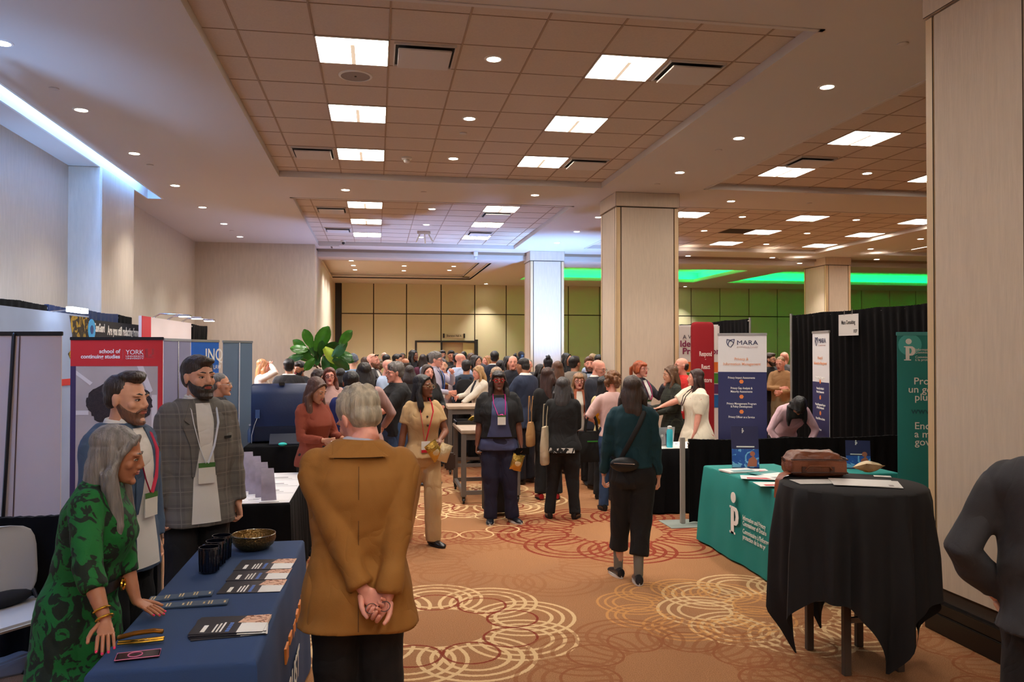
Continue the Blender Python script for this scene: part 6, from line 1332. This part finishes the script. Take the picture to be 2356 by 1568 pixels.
# ---- aisle ----
s = pp(1455, 866, 6.5, 178, 'woman in a teal shirt and wide black cropped trousers alone in the aisle', build='f', skin='fair', hair=('wavy', (66, 48, 38), .29), top=(C('teal_shirt', (16, 58, 68)), 'long', .98, {'fold': .008}), bot=(C('black_wide', (22, 21, 23)), .082, .24), armL=((.25, .05, .90), (1, -.8, 0), .8), armR=((.22, .06, .88), (1, -.8, 0), .8), shoes=(28, 30, 36), acc=('whitesole',), feet=((.13, .13, 25), (.05, -.06, -8)), girth=.012)
for (hip, side) in ((0, 1), (0, -1)):
    a_ = s.L((side*(.13 if side > 0 else .05), .13 if side > 0 else -.06, 0)); MB().tube([a_+Vector((0, 0, .07)), a_+Vector((0, 0, .26*s.k))], [.037, .042], n=12).build('sock', C('sock_grey', (128, 126, 118)), s.root)
t = thing('belt_bag', 'black belt bag worn across the back of the teal shirt', 'bag', s.root.location, s.root.rotation_euler.z); c = s.surf(-.02*-1+.02, 1.0, -1, .04, .012); bm_ = mat('nylon_black', (18, 17, 18), .5, bump=.2)
MB().ell(c+Vector((.02, .0, .02)), (.115, .045, .06), n=18).build('pouch', bm_, t); MB().tube([s.surf(.10, 1.05, -1, .012, .012), s.surf(.02, 1.2, -1, .012, .012), s.surf(-.06, 1.35, -1, .012, .012), s.surf(-.10, 1.45, -1, .014, .012)], .02, n=8, flat=.3, ref=(0, 1, 0)).build('strap', bm_, t); MB().tube([c+Vector((-.06, .045, .03)), c+Vector((.1, .045, .035))], .003, n=6).build('zip', SILV, t)
s = pp(1147, 853, 8.8, 4, 'smiling woman with bright red glasses and a black cardigan facing the camera', build='f', skin='dark', hair=('wavy', (34, 26, 26), .26, 'bangs'), girth=.042, belly=.03, top=(C('dusty_blue_top', (66, 72, 108)), 'short', .84, {'flare': .15, 'neck': 1.455}), coat=(BLK, 'elbow', .98, {'v': 'open', 'lapel': 0, 'w0': .085, 'neck': 1.475}), bot=(C('navy_trousers', (26, 26, 52)), .078, .05), armR=((.27, .06, .80), (.5, -1, 0), 1.0), armL=((.27, .10, .83), (.5, -1, 0), .9), shoes=(24, 26, 34),
       acc=('whitesole', ('glasses', (190, 8, 22), .0032), ('lanyard', (214, 40, 140), 1.20, .02, 'g')), feet=((.16, .04, 28), (.10, .06, 5)), turn=0, nod=-3)
gp = wpt(s, s.grip[1]); t = thing('phone', 'black phone held low by the woman with red glasses', 'phone', gp+Vector((.03, -.03, .0)), .1); MB().box((-.075, -.004, -.036), (.075, .004, .036)).build('phone_body', mat('phone_black', (10, 10, 12), .15), t, bevel=.003)
snack(gp+Vector((-.03, -.02, -.12)), (R(5), R(15), .2), 2, 'gold snack bag hanging under the phone of the woman with red glasses', size=(.14, .18))
gp = wpt(s, s.grip[-1]); c = Vector((gp.x+.12, gp.y+.35, 0)); t = thing('suitcase', 'small black rolling suitcase behind the woman with red glasses', 'suitcase', c, .1)
MB().box((-.02, -.1, .04), (.34, .12, .48)).build('case_body', mat('case_black', (18, 18, 20), .6, bump=.2), t, bevel=.03)
for x in (.03, .29): MB().tube([(x, -.08, .47), Vector((gp.x, gp.y, gp.z))-c+Vector((.03 if x > .1 else -.03, 0, -.0))], .007, n=6).build('pull_rod', SILV, t)
MB().tube([Vector(gp)-c+Vector((-.06, 0, 0)), Vector(gp)-c+Vector((.06, 0, 0))], .012, n=8).build('pull_handle', SILV, t)
for x in (0, .3): MB().lathe([(.03, -.012), (.03, .012)], n=14, M=Matrix.Translation((x+.01, .0, .03)) @ Matrix.Rotation(pi/2, 4, 'Y')).build('wheel', darkM, t)
s = pp(973, 863, 7.8, 18, 'woman in a tan short-sleeved suit with round glasses, walking and looking right', build='f', skin='brown', hair=('long', (22, 18, 20), .30), top=(TAN, 'short', .90, {'name': 'jacket', 'flare': .25, 'neck': 1.475}), bot=(TAN, .085, .04), armL=((.10, .26, 1.10), (.8, -.6, -.6), .9, (-.4, 0, -1)), armR=((.27, .0, .82), (.4, -1, 0), .4), turn=38, shoes=(18, 18, 20), acc=(('glasses', (170, 150, 110), .0018), ('lanyard', (214, 20, 50), 1.02, -.02, 'r')), feet=((.07, .14, 18), (.14, -.20, 20)), girth=.008, shoulder=-.005)
for z in (1.33, 1.24): c = s.surf(.0, z, 1, .004, .010); MB().ell(c, (.011, .005, .011)).build('button', mat('button_brown', (60, 40, 26), .3), s.root)
gp = wpt(s, s.grip[1]); snack(gp+Vector((-.03, -.05, -.05)), (R(10), R(-35), .2), 2, 'gold snack bag held in front by the woman in the tan suit', size=(.13, .19)); snack(gp+Vector((.06, -.03, -.07)), (R(5), R(20), .2), 3, 'cream snack bag held beside the gold one by the woman in the tan suit', size=(.12, .17))
t = thing('wristlet', 'brown wristlet bag with fringe hanging at the tan suit hip', 'bag', gp+Vector((.12, .02, -.16))); MB().box((-.05, -.03, -.08), (.05, .03, .08)).build('bag_body', mat('wrist_brown', (60, 38, 28), .5), t, bevel=.015); MB().tube([(0, 0, .08), (-.03, 0, .15), (-.06, 0, .17)], .005, n=6).build('strap', GOLD, t)
s = pp(1295, 870, 8.95, 176, 'woman all in black with greying dark hair and a canvas tote, back turned', build='f', skin='fair', hair=('long', (66, 62, 62), .30), girth=.028, top=(C('black_knit', (20, 19, 20)), 'long', .86, {'flare': .14, 'ff': 6}), bot=(BLK, .07, .06), armL='front', armR='front', shoes=(20, 18, 18), feet=((.17, 0, 12), (.15, .0, 12)))
s.patch([(.90, -.15, .15), (.84, -.16, .16)], floral('leaf_hem', (18, 17, 18), (224, 220, 212), 14, .56), 'patterned_hem', side=-1, off=.02, label='black and white leaf-print hem'); HEMM = 1
tote(s, .205, -.03, 1.10, .30, .42, C('canvas', (206, 190, 160)), 'cream canvas tote bag on the shoulder of the woman in black', hz=1.345, rz=R(80))
s = pp(1372, 826, 10.9, 62, 'bald man with glasses in a dark suit and magenta lanyard near the centre column', skin='pink', hair=('none', GRYH), top=(WHT, 'long', .9, {'neck': 1.54}), coat=(C('dark_suit', (38, 40, 52)), 'long', .80, {'v': 'v'}), bot=(BLK, .075), armL='hold', armR='front', nod=16, acc=('collar', ('glasses', (60, 40, 36)), ('lanyard', (190, 20, 90), 1.2, 0, 'g')), belly=.02, brow=GRYH)
s = pp(1262, 846, 10.1, 188, 'woman in a black jacket and red shoes with sunglasses pushed up on brown hair', build='f', skin='fair', hair=('wavy', (62, 38, 32), .36), top=(BLK, 'long', .9), bot=(BLK, .08, .08), armL='down', armR='front', shoes=(150, 16, 24), acc=('sunglasses_up',), turn=-30)
tote(s, .24, -.05, 1.02, .28, .30, C('tan_bag', (190, 144, 92)), 'tan handbag hanging beside the canvas tote', hz=1.34, rz=R(70), cat='handbag')
s = pp(1283, 831, 12.2, 200, 'woman with straight auburn-brown hair right behind the sunglasses-topped woman', build='f', skin='fair', hair=('long', (96, 62, 42), .3), top=(NAVD, 'long', .9), bot=(BLK, .075), armL='front', armR='front')
s = pp(1408, 858, 9.4, 190, 'woman with curly auburn hair, pink sleeves and jeans holding a yellow snack bag', build='f', skin='pink', hair=('curly', (128, 82, 48), .01), top=(C('pink_top', (226, 186, 178)), 'elbow', .95), bot=(JEAN, .062, .06), armL=((.20, .22, 1.12), (.8, -.6, -.5), .9), armR='front', shoes=(22, 18, 20), turn=25)
gp = wpt(s, s.grip[1]); snack(gp+Vector((.0, -.06, .08)), (R(8), R(-10), .3), 0, 'yellow snack bag held by the curly-haired woman', size=(.15, .2)); tote(s, .27, .0, .98, .32, .36, C('black_tote', (24, 24, 24)), 'black tote bag with a small green print by the jeans', stripe=mat('print_green', (60, 150, 50), .6), hz=1.2, rz=R(10))
s = pp(1392, 868, 10.1, 160, 'woman with long black hair and a cream top beside the bald man', build='f', skin='olive', hair=('long', (18, 16, 18), .42), top=(C('cream_top', (226, 206, 150)), 'long', .95), bot=(BLK, .07), armL='hold', armR='hold', turn=-30)
s = pp(1471, 830, 11.2, 58, 'woman with a red ponytail gesturing with a raised hand in front of the column', build='f', skin='pink', hair=('pony', (172, 82, 38), .2, 'bangs'), top=(WHT, 'long', .9), coat=(C('dark_grey_jacket', (58, 56, 64)), 'long', .85, {'v': 'open', 'lapel': 1}), bot=(BLK, .075), armL=((.20, .30, 1.42), (.6, .2, -1), .15, (0, 1, 0), 'l', (.1, .2, 1), .9), armR='front', acc=(('glasses', (90, 50, 40)), ('lanyard', (170, 30, 90), 1.15, 0, 'g')), lips='r')
s = pp(1547, 841, 10.8, -72, 'woman with long brown hair in a dark green plaid shirt at the booth table', build='f', skin='fair', hair=('long', (98, 66, 42), .28), top=(plaid('plaid_green', (44, 48, 38), (28, 30, 26), (70, 72, 56), 9), 'long', .82, {'flare': .1}), bot=(BLK, .075), armL='front', armR='hold', nod=10, girth=.01)
s = pp(1570, 823, 11.4, -62, 'balding man with glasses in a red polo shirt, arms folded, behind the plaid shirt', skin='pink', hair=('fringe', (52, 38, 30)), top=(C('red_polo', (206, 40, 36)), 'short', .9), bot=(BLK, .08), armL='front', armR='cross', acc=(('glasses', (60, 40, 30)),), belly=.03)
s = pp(1603, 850, 10.4, -76, 'woman in a cream floral dress with puffed sleeves reaching out her hand', build='f', skin='pink', hair=('wavy', (54, 30, 26), .34), girth=.055, top=(floral('cream_floral', (236, 224, 200), (206, 92, 80), 9, .68), 'elbow', .95, {'name': 'dress', 'skirt': .35, 'sk': .2, 'puff': .03, 'neck': 1.45}), armR=((.10, .55, 1.20), (.6, -.5, -1), .25, (0, 0, 1)), armL=((.25, .1, .84), (.6, -1, 0), .3), lips='r', acc=('earring', ('lanyard', (60, 30, 40), 1.2, 0, 'r')), turn=-6, shoulder=.01)
s = person(1800, 9.75, 1.64, 20, 'person in a pink blazer bending forward, black hair hiding the face', build='f', skin='olive', hair=('wavy', (18, 15, 16), .34, 'bangs'), top=(C('pink_blazer', (214, 176, 182)), 'long', .88, {'name': 'jacket'}), bot=(BLK, .075), armL=((.16, .42, .80), (1, -.3, .2), .5), armR=((.16, .42, .80), (1, -.3, .2), .5), lean=52, nod=34)
s = pp(1770, 812, 14.8, 62, 'bearded man in black with glasses, seen in the gap beside the tall drape', skin='fair', hair=('short', (60, 42, 30)), top=(BLK, 'long', .9), bot=(CHAR, .08), armL='hold', armR='hold', beard=((60, 40, 28), .004), acc=(('glasses', (40, 30, 28)),))
s = pp(1797, 820, 14.3, -22, 'laughing person in a tan sweater, in the gap between banner and drape', skin='pink', hair=('crop', (160, 120, 80)), top=(C('tan_sweater', (170, 126, 84)), 'long', .95), bot=(KHK, .08), armL='hold', armR='cross', nod=14, lips='r')
s = pp(1804, 809, 16.2, 150, 'person with pinkish scalp just showing behind the tan sweater', skin='pink', hair=('none', GRYH), top=(GRY, 'long', .9), bot=(CHAR, .08))
# ---- middle left ----
s = pp(722, 867, 7.5, 40, 'young woman with very long brown hair in a rust sweater looking down', build='f', skin='olive', hair=('long', (84, 52, 38), .62), top=(C('rust_sweater', (132, 56, 34), bump=.4, bscale=60), 'long', .86, {'flare': .1, 'name': 'sweater'}), bot=(BLK, .075), armL='hold', armR='hold', nod=26, turn=10)
gp = wpt(s, s.grip[1]); t = thing('clipboard', 'thin pale clipboard held by the woman in rust', 'clipboard', gp+Vector((0, -.05, .0)), .3); MB().box((-.11, -.08, -.003), (.11, .08, .003)).build('board', inkW, t, smooth=False)
s = pp(806, 856, 8.0, 158, 'young man with short black hair in a royal blue sweater behind the silver head', skin='tan', hair=('short', (26, 20, 19)), top=(C('royal_blue', (34, 46, 110)), 'long', .9), bot=(NAVD, .08), armL='front', armR='front', turn=25)
s = pp(759, 846, 10.4, -10, 'woman with auburn hair and dark glasses peering over the silver head', build='f', skin='pink', hair=('wavy', (100, 48, 30), .26), top=(C('rose_top', (190, 150, 140)), 'long', .9), bot=(BLK, .075), acc=(('glasses', (40, 26, 24), .003),), lips='r', turn=12)
s = pp(733, 852, 10.9, 60, 'person with a dark curly bob left of the auburn-haired woman', build='f', skin='fair', hair=('curly', (58, 40, 32), .0), top=(C('olive_top', (150, 132, 90)), 'long', .9), bot=(BLK, .075))
s = pp(838, 834, 8.7, 188, 'woman with a dark bob in a dusty pink cardigan with a black backpack', build='f', skin='fair', hair=('bob', (34, 27, 25), .24), top=(C('pink_cardigan', (168, 134, 128), bump=.4, bscale=60), 'long', .72, {'flare': .12, 'name': 'cardigan'}), bot=(NAVD, .075), armL='front', armR=((.24, .2, 1.02), (1, -.5, -.4), .7), girth=.012)
backpack(s, C('black_pack', (26, 26, 30)), 'black backpack on the woman in the dusty pink cardigan')
s = pp(913, 835, 9.7, -70, 'heavyset grey-haired man in a black polo with a watch, hands held out', skin='pink', hair=('grey', (104, 98, 94)), girth=.045, belly=.05, top=(C('black_polo', (26, 26, 28)), 'elbow', .86), bot=(JEAN, .085), armL=((.16, .40, 1.10), (.8, -.5, -.6), .4), armR=((.20, .36, 1.26), (.8, -.5, -.6), .6), acc=(('glasses', (60, 50, 50)),), nod=6)
o_ = s.arms[1][2]; d_ = (s.arms[1][2]-s.arms[1][1]).normalized(); u_ = d_.orthogonal().normalized(); v_ = d_.cross(u_); MB().tube([o_-d_*.02+(u_*cos(a)+v_*sin(a))*.031 for a in [2*pi*i/20 for i in range(21)]], .007, n=6, ends=False).build('wristwatch', SILV, s.root)
s = pp(890, 826, 11.7, 62, 'bald man in a light blue shirt with a dark shoulder strap facing the grey-haired man', skin='pink', hair=('none', GRYH), top=(LBL, 'long', .9), bot=(NAVD, .08), armL='hold', armR='hold', nod=12); backpack(s, C('black_pack', (26, 26, 30)), 'dark backpack on the bald man in the light blue shirt')
s = pp(856, 813, 13.1, 62, 'bald man with a brown beard and sunglasses on his head, in a grey suit', skin='pink', hair=('none', AUB), beard=((112, 66, 40), .006), top=(WHT, 'long', .9, {'neck': 1.53}), coat=(GRY, 'long', .8, {'v': 'v'}), bot=(GRY, .08), armL='front', armR='hold', acc=('sunglasses_up',), girth=.01)
s = pp(812, 815, 13.6, 170, 'person in a grey knit beanie and pale denim jacket beside the plant', skin='fair', hair=('beanie', (104, 110, 124)), top=(C('pale_denim', (130, 158, 190)), 'long', .85), bot=(NAVD, .08), armL='front', armR='front')
s = pp(503, 860, 8.0, 70, 'person with cropped grey hair and glasses just behind the plaid blazer', skin='olive', hair=('crop', (92, 88, 86)), top=(CHAR, 'long', .9), bot=(BLK, .08), acc=(('glasses', (190, 180, 170)),), turn=10)
s = pp(602, 826, 13.3, 92, 'woman with long strawberry-blonde hair, both hands raised to her head', build='f', skin='pink', hair=('long', (176, 116, 70), .45), top=(C('ivory_top', (220, 208, 192)), 'long', .92), bot=(BLK, .075), armL=((.06, .14, 1.66), (1, .8, -.2), .8), armR=((.06, .14, 1.66), (1, .8, -.2), .8), nod=10)
s = pp(665, 826, 12.2, 178, 'man in a dark suit seen from behind, left of the plant', skin='tan', hair=('short', (18, 15, 15)), top=(WHT, 'long', .9, {'neck': 1.53}), coat=(CHAR, 'long', .8), bot=(CHAR, .08), armL='front', armR='front', girth=.012)
s = pp(691, 832, 13.0, -38, 'bearded man in a black T-shirt facing the man in the dark suit', skin='tan', hair=('short', (18, 15, 15)), top=(C('black_tee', (22, 22, 28)), 'short', .9), bot=(NAVD, .08), beard=((26, 18, 16), .004), armL='cross', armR='cross', nod=8, lips='r', acc=(('lanyard', (150, 20, 40), 1.2, 0, 'g'),))
# ---- centre crowd ----
s = pp(1000, 810, 13.1, 68, 'tall grey-haired man with dark glasses and a black tie, fist raised to his mouth', skin='pink', hair=('grey', (108, 102, 98)), top=(C('striped_shirt', (190, 186, 206)), 'long', .9), bot=(NAVD, .08), armL=((.02, .28, 1.44), (.9, 0, -1), 1.1), armR='hold', acc=(('glasses', (30, 26, 40), .003), 'collar', ('lanyard', (40, 80, 150), 1.1, 0, 'g')), nod=5)
s.patch([(1.47, -.012, .012), (1.40, -.02, .02), (1.12, -.03, .03), (1.08, -.004, .004)], BLK, 'necktie', off=.008)
s = pp(983, 839, 11.3, 24, 'woman with long dark brown hair behind the woman in the tan suit', build='f', skin='pink', hair=('long', (58, 38, 32), .36), top=(BLK, 'long', .9), bot=(BLK, .075), armL='hold', armR='hold')
s = pp(1020, 826, 13.7, 0, 'pale young woman with dark pulled-back hair holding a brown drink', build='f', skin='pale', hair=('bun', (44, 30, 26)), top=(C('blush_shirt', (212, 196, 200)), 'long', .85), bot=(BLK, .075), armL='hold', armR='phone', acc=(('lanyard', (190, 40, 40), 1.2, 0, 'g'),))
gp = wpt(s, s.grip[-1]); t = thing('drink_cup', 'tall iced brown drink with a straw held by the pale young woman', 'cup', gp+Vector((.03, -.06, -.12))); MB().lathe([(.03, 0), (.042, .16)], n=18).build('cup_wall', mat('cola', (110, 50, 30), .2), t); MB().ell((0, 0, .165), (.042, .042, .03)).build('foam_lid', mat('foam', (200, 160, 80), .6), t); MB().tube([(0, 0, .16), (.02, 0, .26)], .004, n=6).build('straw', inkR, t)
s = pp(1058, 812, 14.2, 150, 'man with a pink bald head in a pale blue shirt near the doorway side', skin='pink', hair=('none', GRYH), top=(C('pale_blue_shirt', (180, 196, 226)), 'long', .9), bot=(NAVD, .08), armL='hold', armR='hold', turn=-40, nod=8, girth=.02)
s = pp(1073, 829, 13.6, 172, 'person with short black hair in a slate jacket wearing a black backpack', skin='olive', hair=('short', (20, 17, 17)), top=(C('slate_jacket', (48, 62, 80)), 'long', .9), bot=(BLK, .08), armL='hold', armR='hold'); backpack(s, C('black_pack', (26, 26, 30)), 'black hooded backpack on the person in the slate jacket')
s = pp(1104, 841, 13.2, -62, 'blonde woman in a white blazer reaching for the snack tray', build='f', skin='pink', hair=('bob', (176, 136, 88), .22), top=(NAVD, 'long', .9), coat=(C('white_blazer', (226, 216, 200)), 'long', .86, {'v': 'v'}), bot=(BLK, .075), armL=((.10, .42, 1.08), (.8, -.5, -.6), .4), armR=((.10, .40, 1.20), (.8, -.5, -.6), .6), nod=14)
s = pp(1143, 846, 13.4, -110, 'woman in a pale patterned headscarf behind the woman with red glasses', build='f', skin='tan', hair=('hijab', (206, 178, 152)), top=(C('beige_coat', (176, 156, 136)), 'long', .7), bot=(BLK, .075), armL='front', armR='front')
s = pp(1208, 823, 11.3, -128, 'man with short dark hair in a navy suit with a white collar, seen from behind', skin='tan', hair=('crop', (34, 28, 27)), top=(WHT, 'long', .9, {'neck': 1.545}), coat=(C('navy_blazer', (42, 52, 76)), 'long', .78, {'flare': .1}), bot=(NAVD, .08), armL=((.10, .32, 1.20), (.8, -.5, -.6), .8), armR='hold', nod=20, girth=.012)
gp = wpt(s, s.grip[1]); t = thing('paper_cup', 'white paper cup held by the man in the navy suit', 'cup', gp+Vector((-.03, -.03, -.03))); MB().lathe([(.028, 0), (.038, .10)], n=18).build('cup_wall', inkW, t); MB().lathe([(.04, .1), (.04, .108), (.03, .112)], n=18).build('lid', inkW, t)
s = pp(1138, 808, 15.4, 176, 'man in a midnight navy suit standing tall left of the coffee crowd', skin='tan', hair=('short', (22, 18, 18)), top=(WHT, 'long', .9, {'neck': 1.53}), coat=(C('midnight', (24, 30, 50)), 'long', .8), bot=(NAVD, .08), armL='front', armR='front', girth=.02)
s = pp(1151, 829, 14.2, 178, 'person with a glossy black bob directly in front of the midnight navy suit', build='f', skin='fair', hair=('bob', (24, 22, 25), .22), top=(BLK, 'long', .9), bot=(BLK, .075))
s = pp(1169, 819, 14.0, 38, 'woman with voluminous curly black hair facing right by the far column', build='f', skin='olive', hair=('wavy', (16, 14, 15), .28), top=(C('camel_top', (150, 110, 80)), 'none', .9), bot=(BLK, .075), girth=.006)
s = pp(1180, 818, 13.6, 0, 'bald man in a dark vest over blue sleeves mostly hidden by the navy suit', skin='pink', hair=('none', GRYH), top=(C('blue_sleeves', (120, 150, 190)), 'long', .9), coat=(NAVD, 'none', .9, {'name': 'vest'}), bot=(NAVD, .08), armL='hold', armR='hold')
s = pp(1262, 822, 13.2, 205, 'person with a black hair bun standing before the bright blue-lit column', build='f', skin='fair', hair=('bun', (22, 24, 38)), top=(BLK, 'long', .9), bot=(BLK, .075), turn=-20, armL='hold')
s = pp(1322, 820, 12.9, 160, 'young person with tousled black hair in a taupe blazer, back turned', skin='olive', hair=('short', (20, 17, 18)), top=(WHT, 'long', .9), coat=(C('taupe_blazer', (136, 126, 116)), 'long', .8), bot=(CHAR, .08), armL='hold', armR='front', turn=-20)
s = pp(1356, 821, 12.9, 2, 'bearded brown-haired man in a navy suit facing the camera left of the centre column', skin='pink', hair=('short', (96, 58, 36)), beard=((92, 50, 32), .006), top=(LBL, 'long', .9, {'neck': 1.52}), coat=(NAV, 'long', .8, {'v': 'v'}), bot=(NAV, .08), armL='hold', armR='front', acc=(('lanyard', (190, 20, 90), 1.2, 0, 'g'),))
s = pp(1331, 860, 11.2, 8, 'small woman with blonde bangs and round glasses in a rust cardigan', build='f', skin='pink', hair=('long', (150, 110, 74), .28, 'bangs'), top=(C('ivory_top', (220, 208, 192)), 'long', .9), coat=(C('rust_cardigan', (170, 92, 60)), 'long', .85, {'v': 'open', 'lapel': 0}), bot=(BLK, .075), armL='hold', armR='hold', acc=(('glasses', (60, 40, 30), .0025),), lips='r')
# ---- the far crowd, mostly heads ----
FAR = [(840, 822, 15.2, 190, 'm', 'fair', ('short', BRN), NAVD, 'brown-haired person in navy between the beanie and the bald bearded man'),
 (872, 828, 15.6, 175, 'f', 'fair', ('curly', (104, 82, 58), 0), KHK, 'person with sandy curls behind the bearded bald man'),
 (884, 811, 20.5, 20, 'm', 'pink', ('crop', (196, 180, 160)), GRY, 'white-haired person far back against the partition'),
 (889, 815, 16.3, 150, 'm', 'dark', ('crop', BLKH), C('mustard_shirt', (182, 170, 118)), 'dark-haired person in a pale olive shirt behind the bald light blue shirt'),
 (913, 815, 16.8, 70, 'm', 'olive', ('short', BLKH), CHAR, 'man with black hair turned right, beside the olive shirt'),
 (933, 824, 15.4, 200, 'm', 'tan', ('fringe', (60, 48, 40)), BLK, 'balding tan man low in the crowd above the dark bob'),
 (950, 805, 17.5, 60, 'f', 'brown', ('wavy', BLKH, .3), BLK, 'tall woman with long black locks in a black jacket facing right'),
 (942, 841, 12.6, 182, 'f', 'fair', ('bob', (44, 32, 30), .22), CHAR, 'person with a dark brown bob behind the black polo man'),
 (973, 815, 17.2, 178, 'f', 'olive', ('long', (40, 26, 24), .3), C('plum', (90, 36, 60)), 'person with dark hair in plum at the doorframe'),
 (990, 813, 17.0, 160, 'm', 'fair', ('short', DK), LBL, 'person in pale blue left of the tall grey-haired man'),
 (1018, 806, 19.6, 10, 'm', 'tan', ('short', BLKH), CHAR, 'dark-haired man just left inside the open doorway'),
 (1038, 806, 18.3, 5, 'm', 'tan', ('short', BLKH), BLK, 'black-haired man in a dark suit standing in the open doorway'),
 (1050, 812, 16.6, 190, 'm', 'brown', ('crop', BLKH), BLK, 'dark head between the doorway man and the pink bald head'),
 (1084, 812, 16.2, 30, 'f', 'olive', ('long', BRN, .3), CHAR, 'brown-haired woman on the right side of the doorway'),
 (1093, 817, 14.9, 60, 'f', 'fair', ('bob', DK, .22), BLK, 'dark-haired woman in profile left of the coffee urn'),
 (1101, 820, 16.8, 180, 'm', 'fair', ('short', (92, 70, 50)), GRY, 'person whose brown hair shows just above the coffee urn'),
 (1122, 818, 17.6, -60, 'f', 'pink', ('bob', (170, 118, 70), .2), KHK, 'person with ginger-blonde hair right of the coffee urn'),
 (1186, 817, 16.5, 170, 'f', 'fair', ('bun', BLKH), BLK, 'person with spiky black updo beside the far column'),
 (1199, 808, 19.0, 200, 'm', 'brown', ('crop', BLKH), CHAR, 'dark head half hidden by the edge of the far column'),
 (1303, 812, 16.0, 60, 'f', 'fair', ('long', BLKH, .35), BLK, 'person with long black hair right behind the blue-lit column'),
 (1364, 814, 16.4, 170, 'm', 'fair', ('short', (160, 130, 90)), LBL, 'sandy-haired person behind the bearded man in navy'),
 (1377, 816, 16.0, 190, 'm', 'fair', ('short', BLKH), BLK, 'black-haired person by the left edge of the centre column'),
 (926, 812, 19.5, 0, 'm', 'brown', ('crop', BLKH), CHAR, 'distant dark-haired man against the partition above the tan bald man'),
 (1067, 808, 20.5, 180, 'f', 'fair', ('bob', BLKH, .2), BLK, 'distant dark-haired person centred in the doorway'),
 (1215, 826, 14.8, 0, 'm', 'pink', ('crop', GRYH), GRY, 'grey-haired person behind the white collar of the navy suit'),
 (783, 848, 11.8, 170, 'f', 'fair', ('bob', BLKH, .2), C('denim_dark', (70, 92, 120)), 'dark-haired person under the plant leaves at right'),
 (1243, 838, 13.9, 60, 'f', 'olive', ('bob', DK, .2), BLK, 'dark-haired person in black left of the blue-lit column base')]
for px, yt, d, fc, bd, sk_, hr, cl, lb in FAR: pp(px, yt, d, fc, lb, build=bd, skin=sk_, hair=hr, top=(cl, 'long', .88), bot=(BLK, .08), armL='front', armR='front', legs=False, beard=None)
finish()
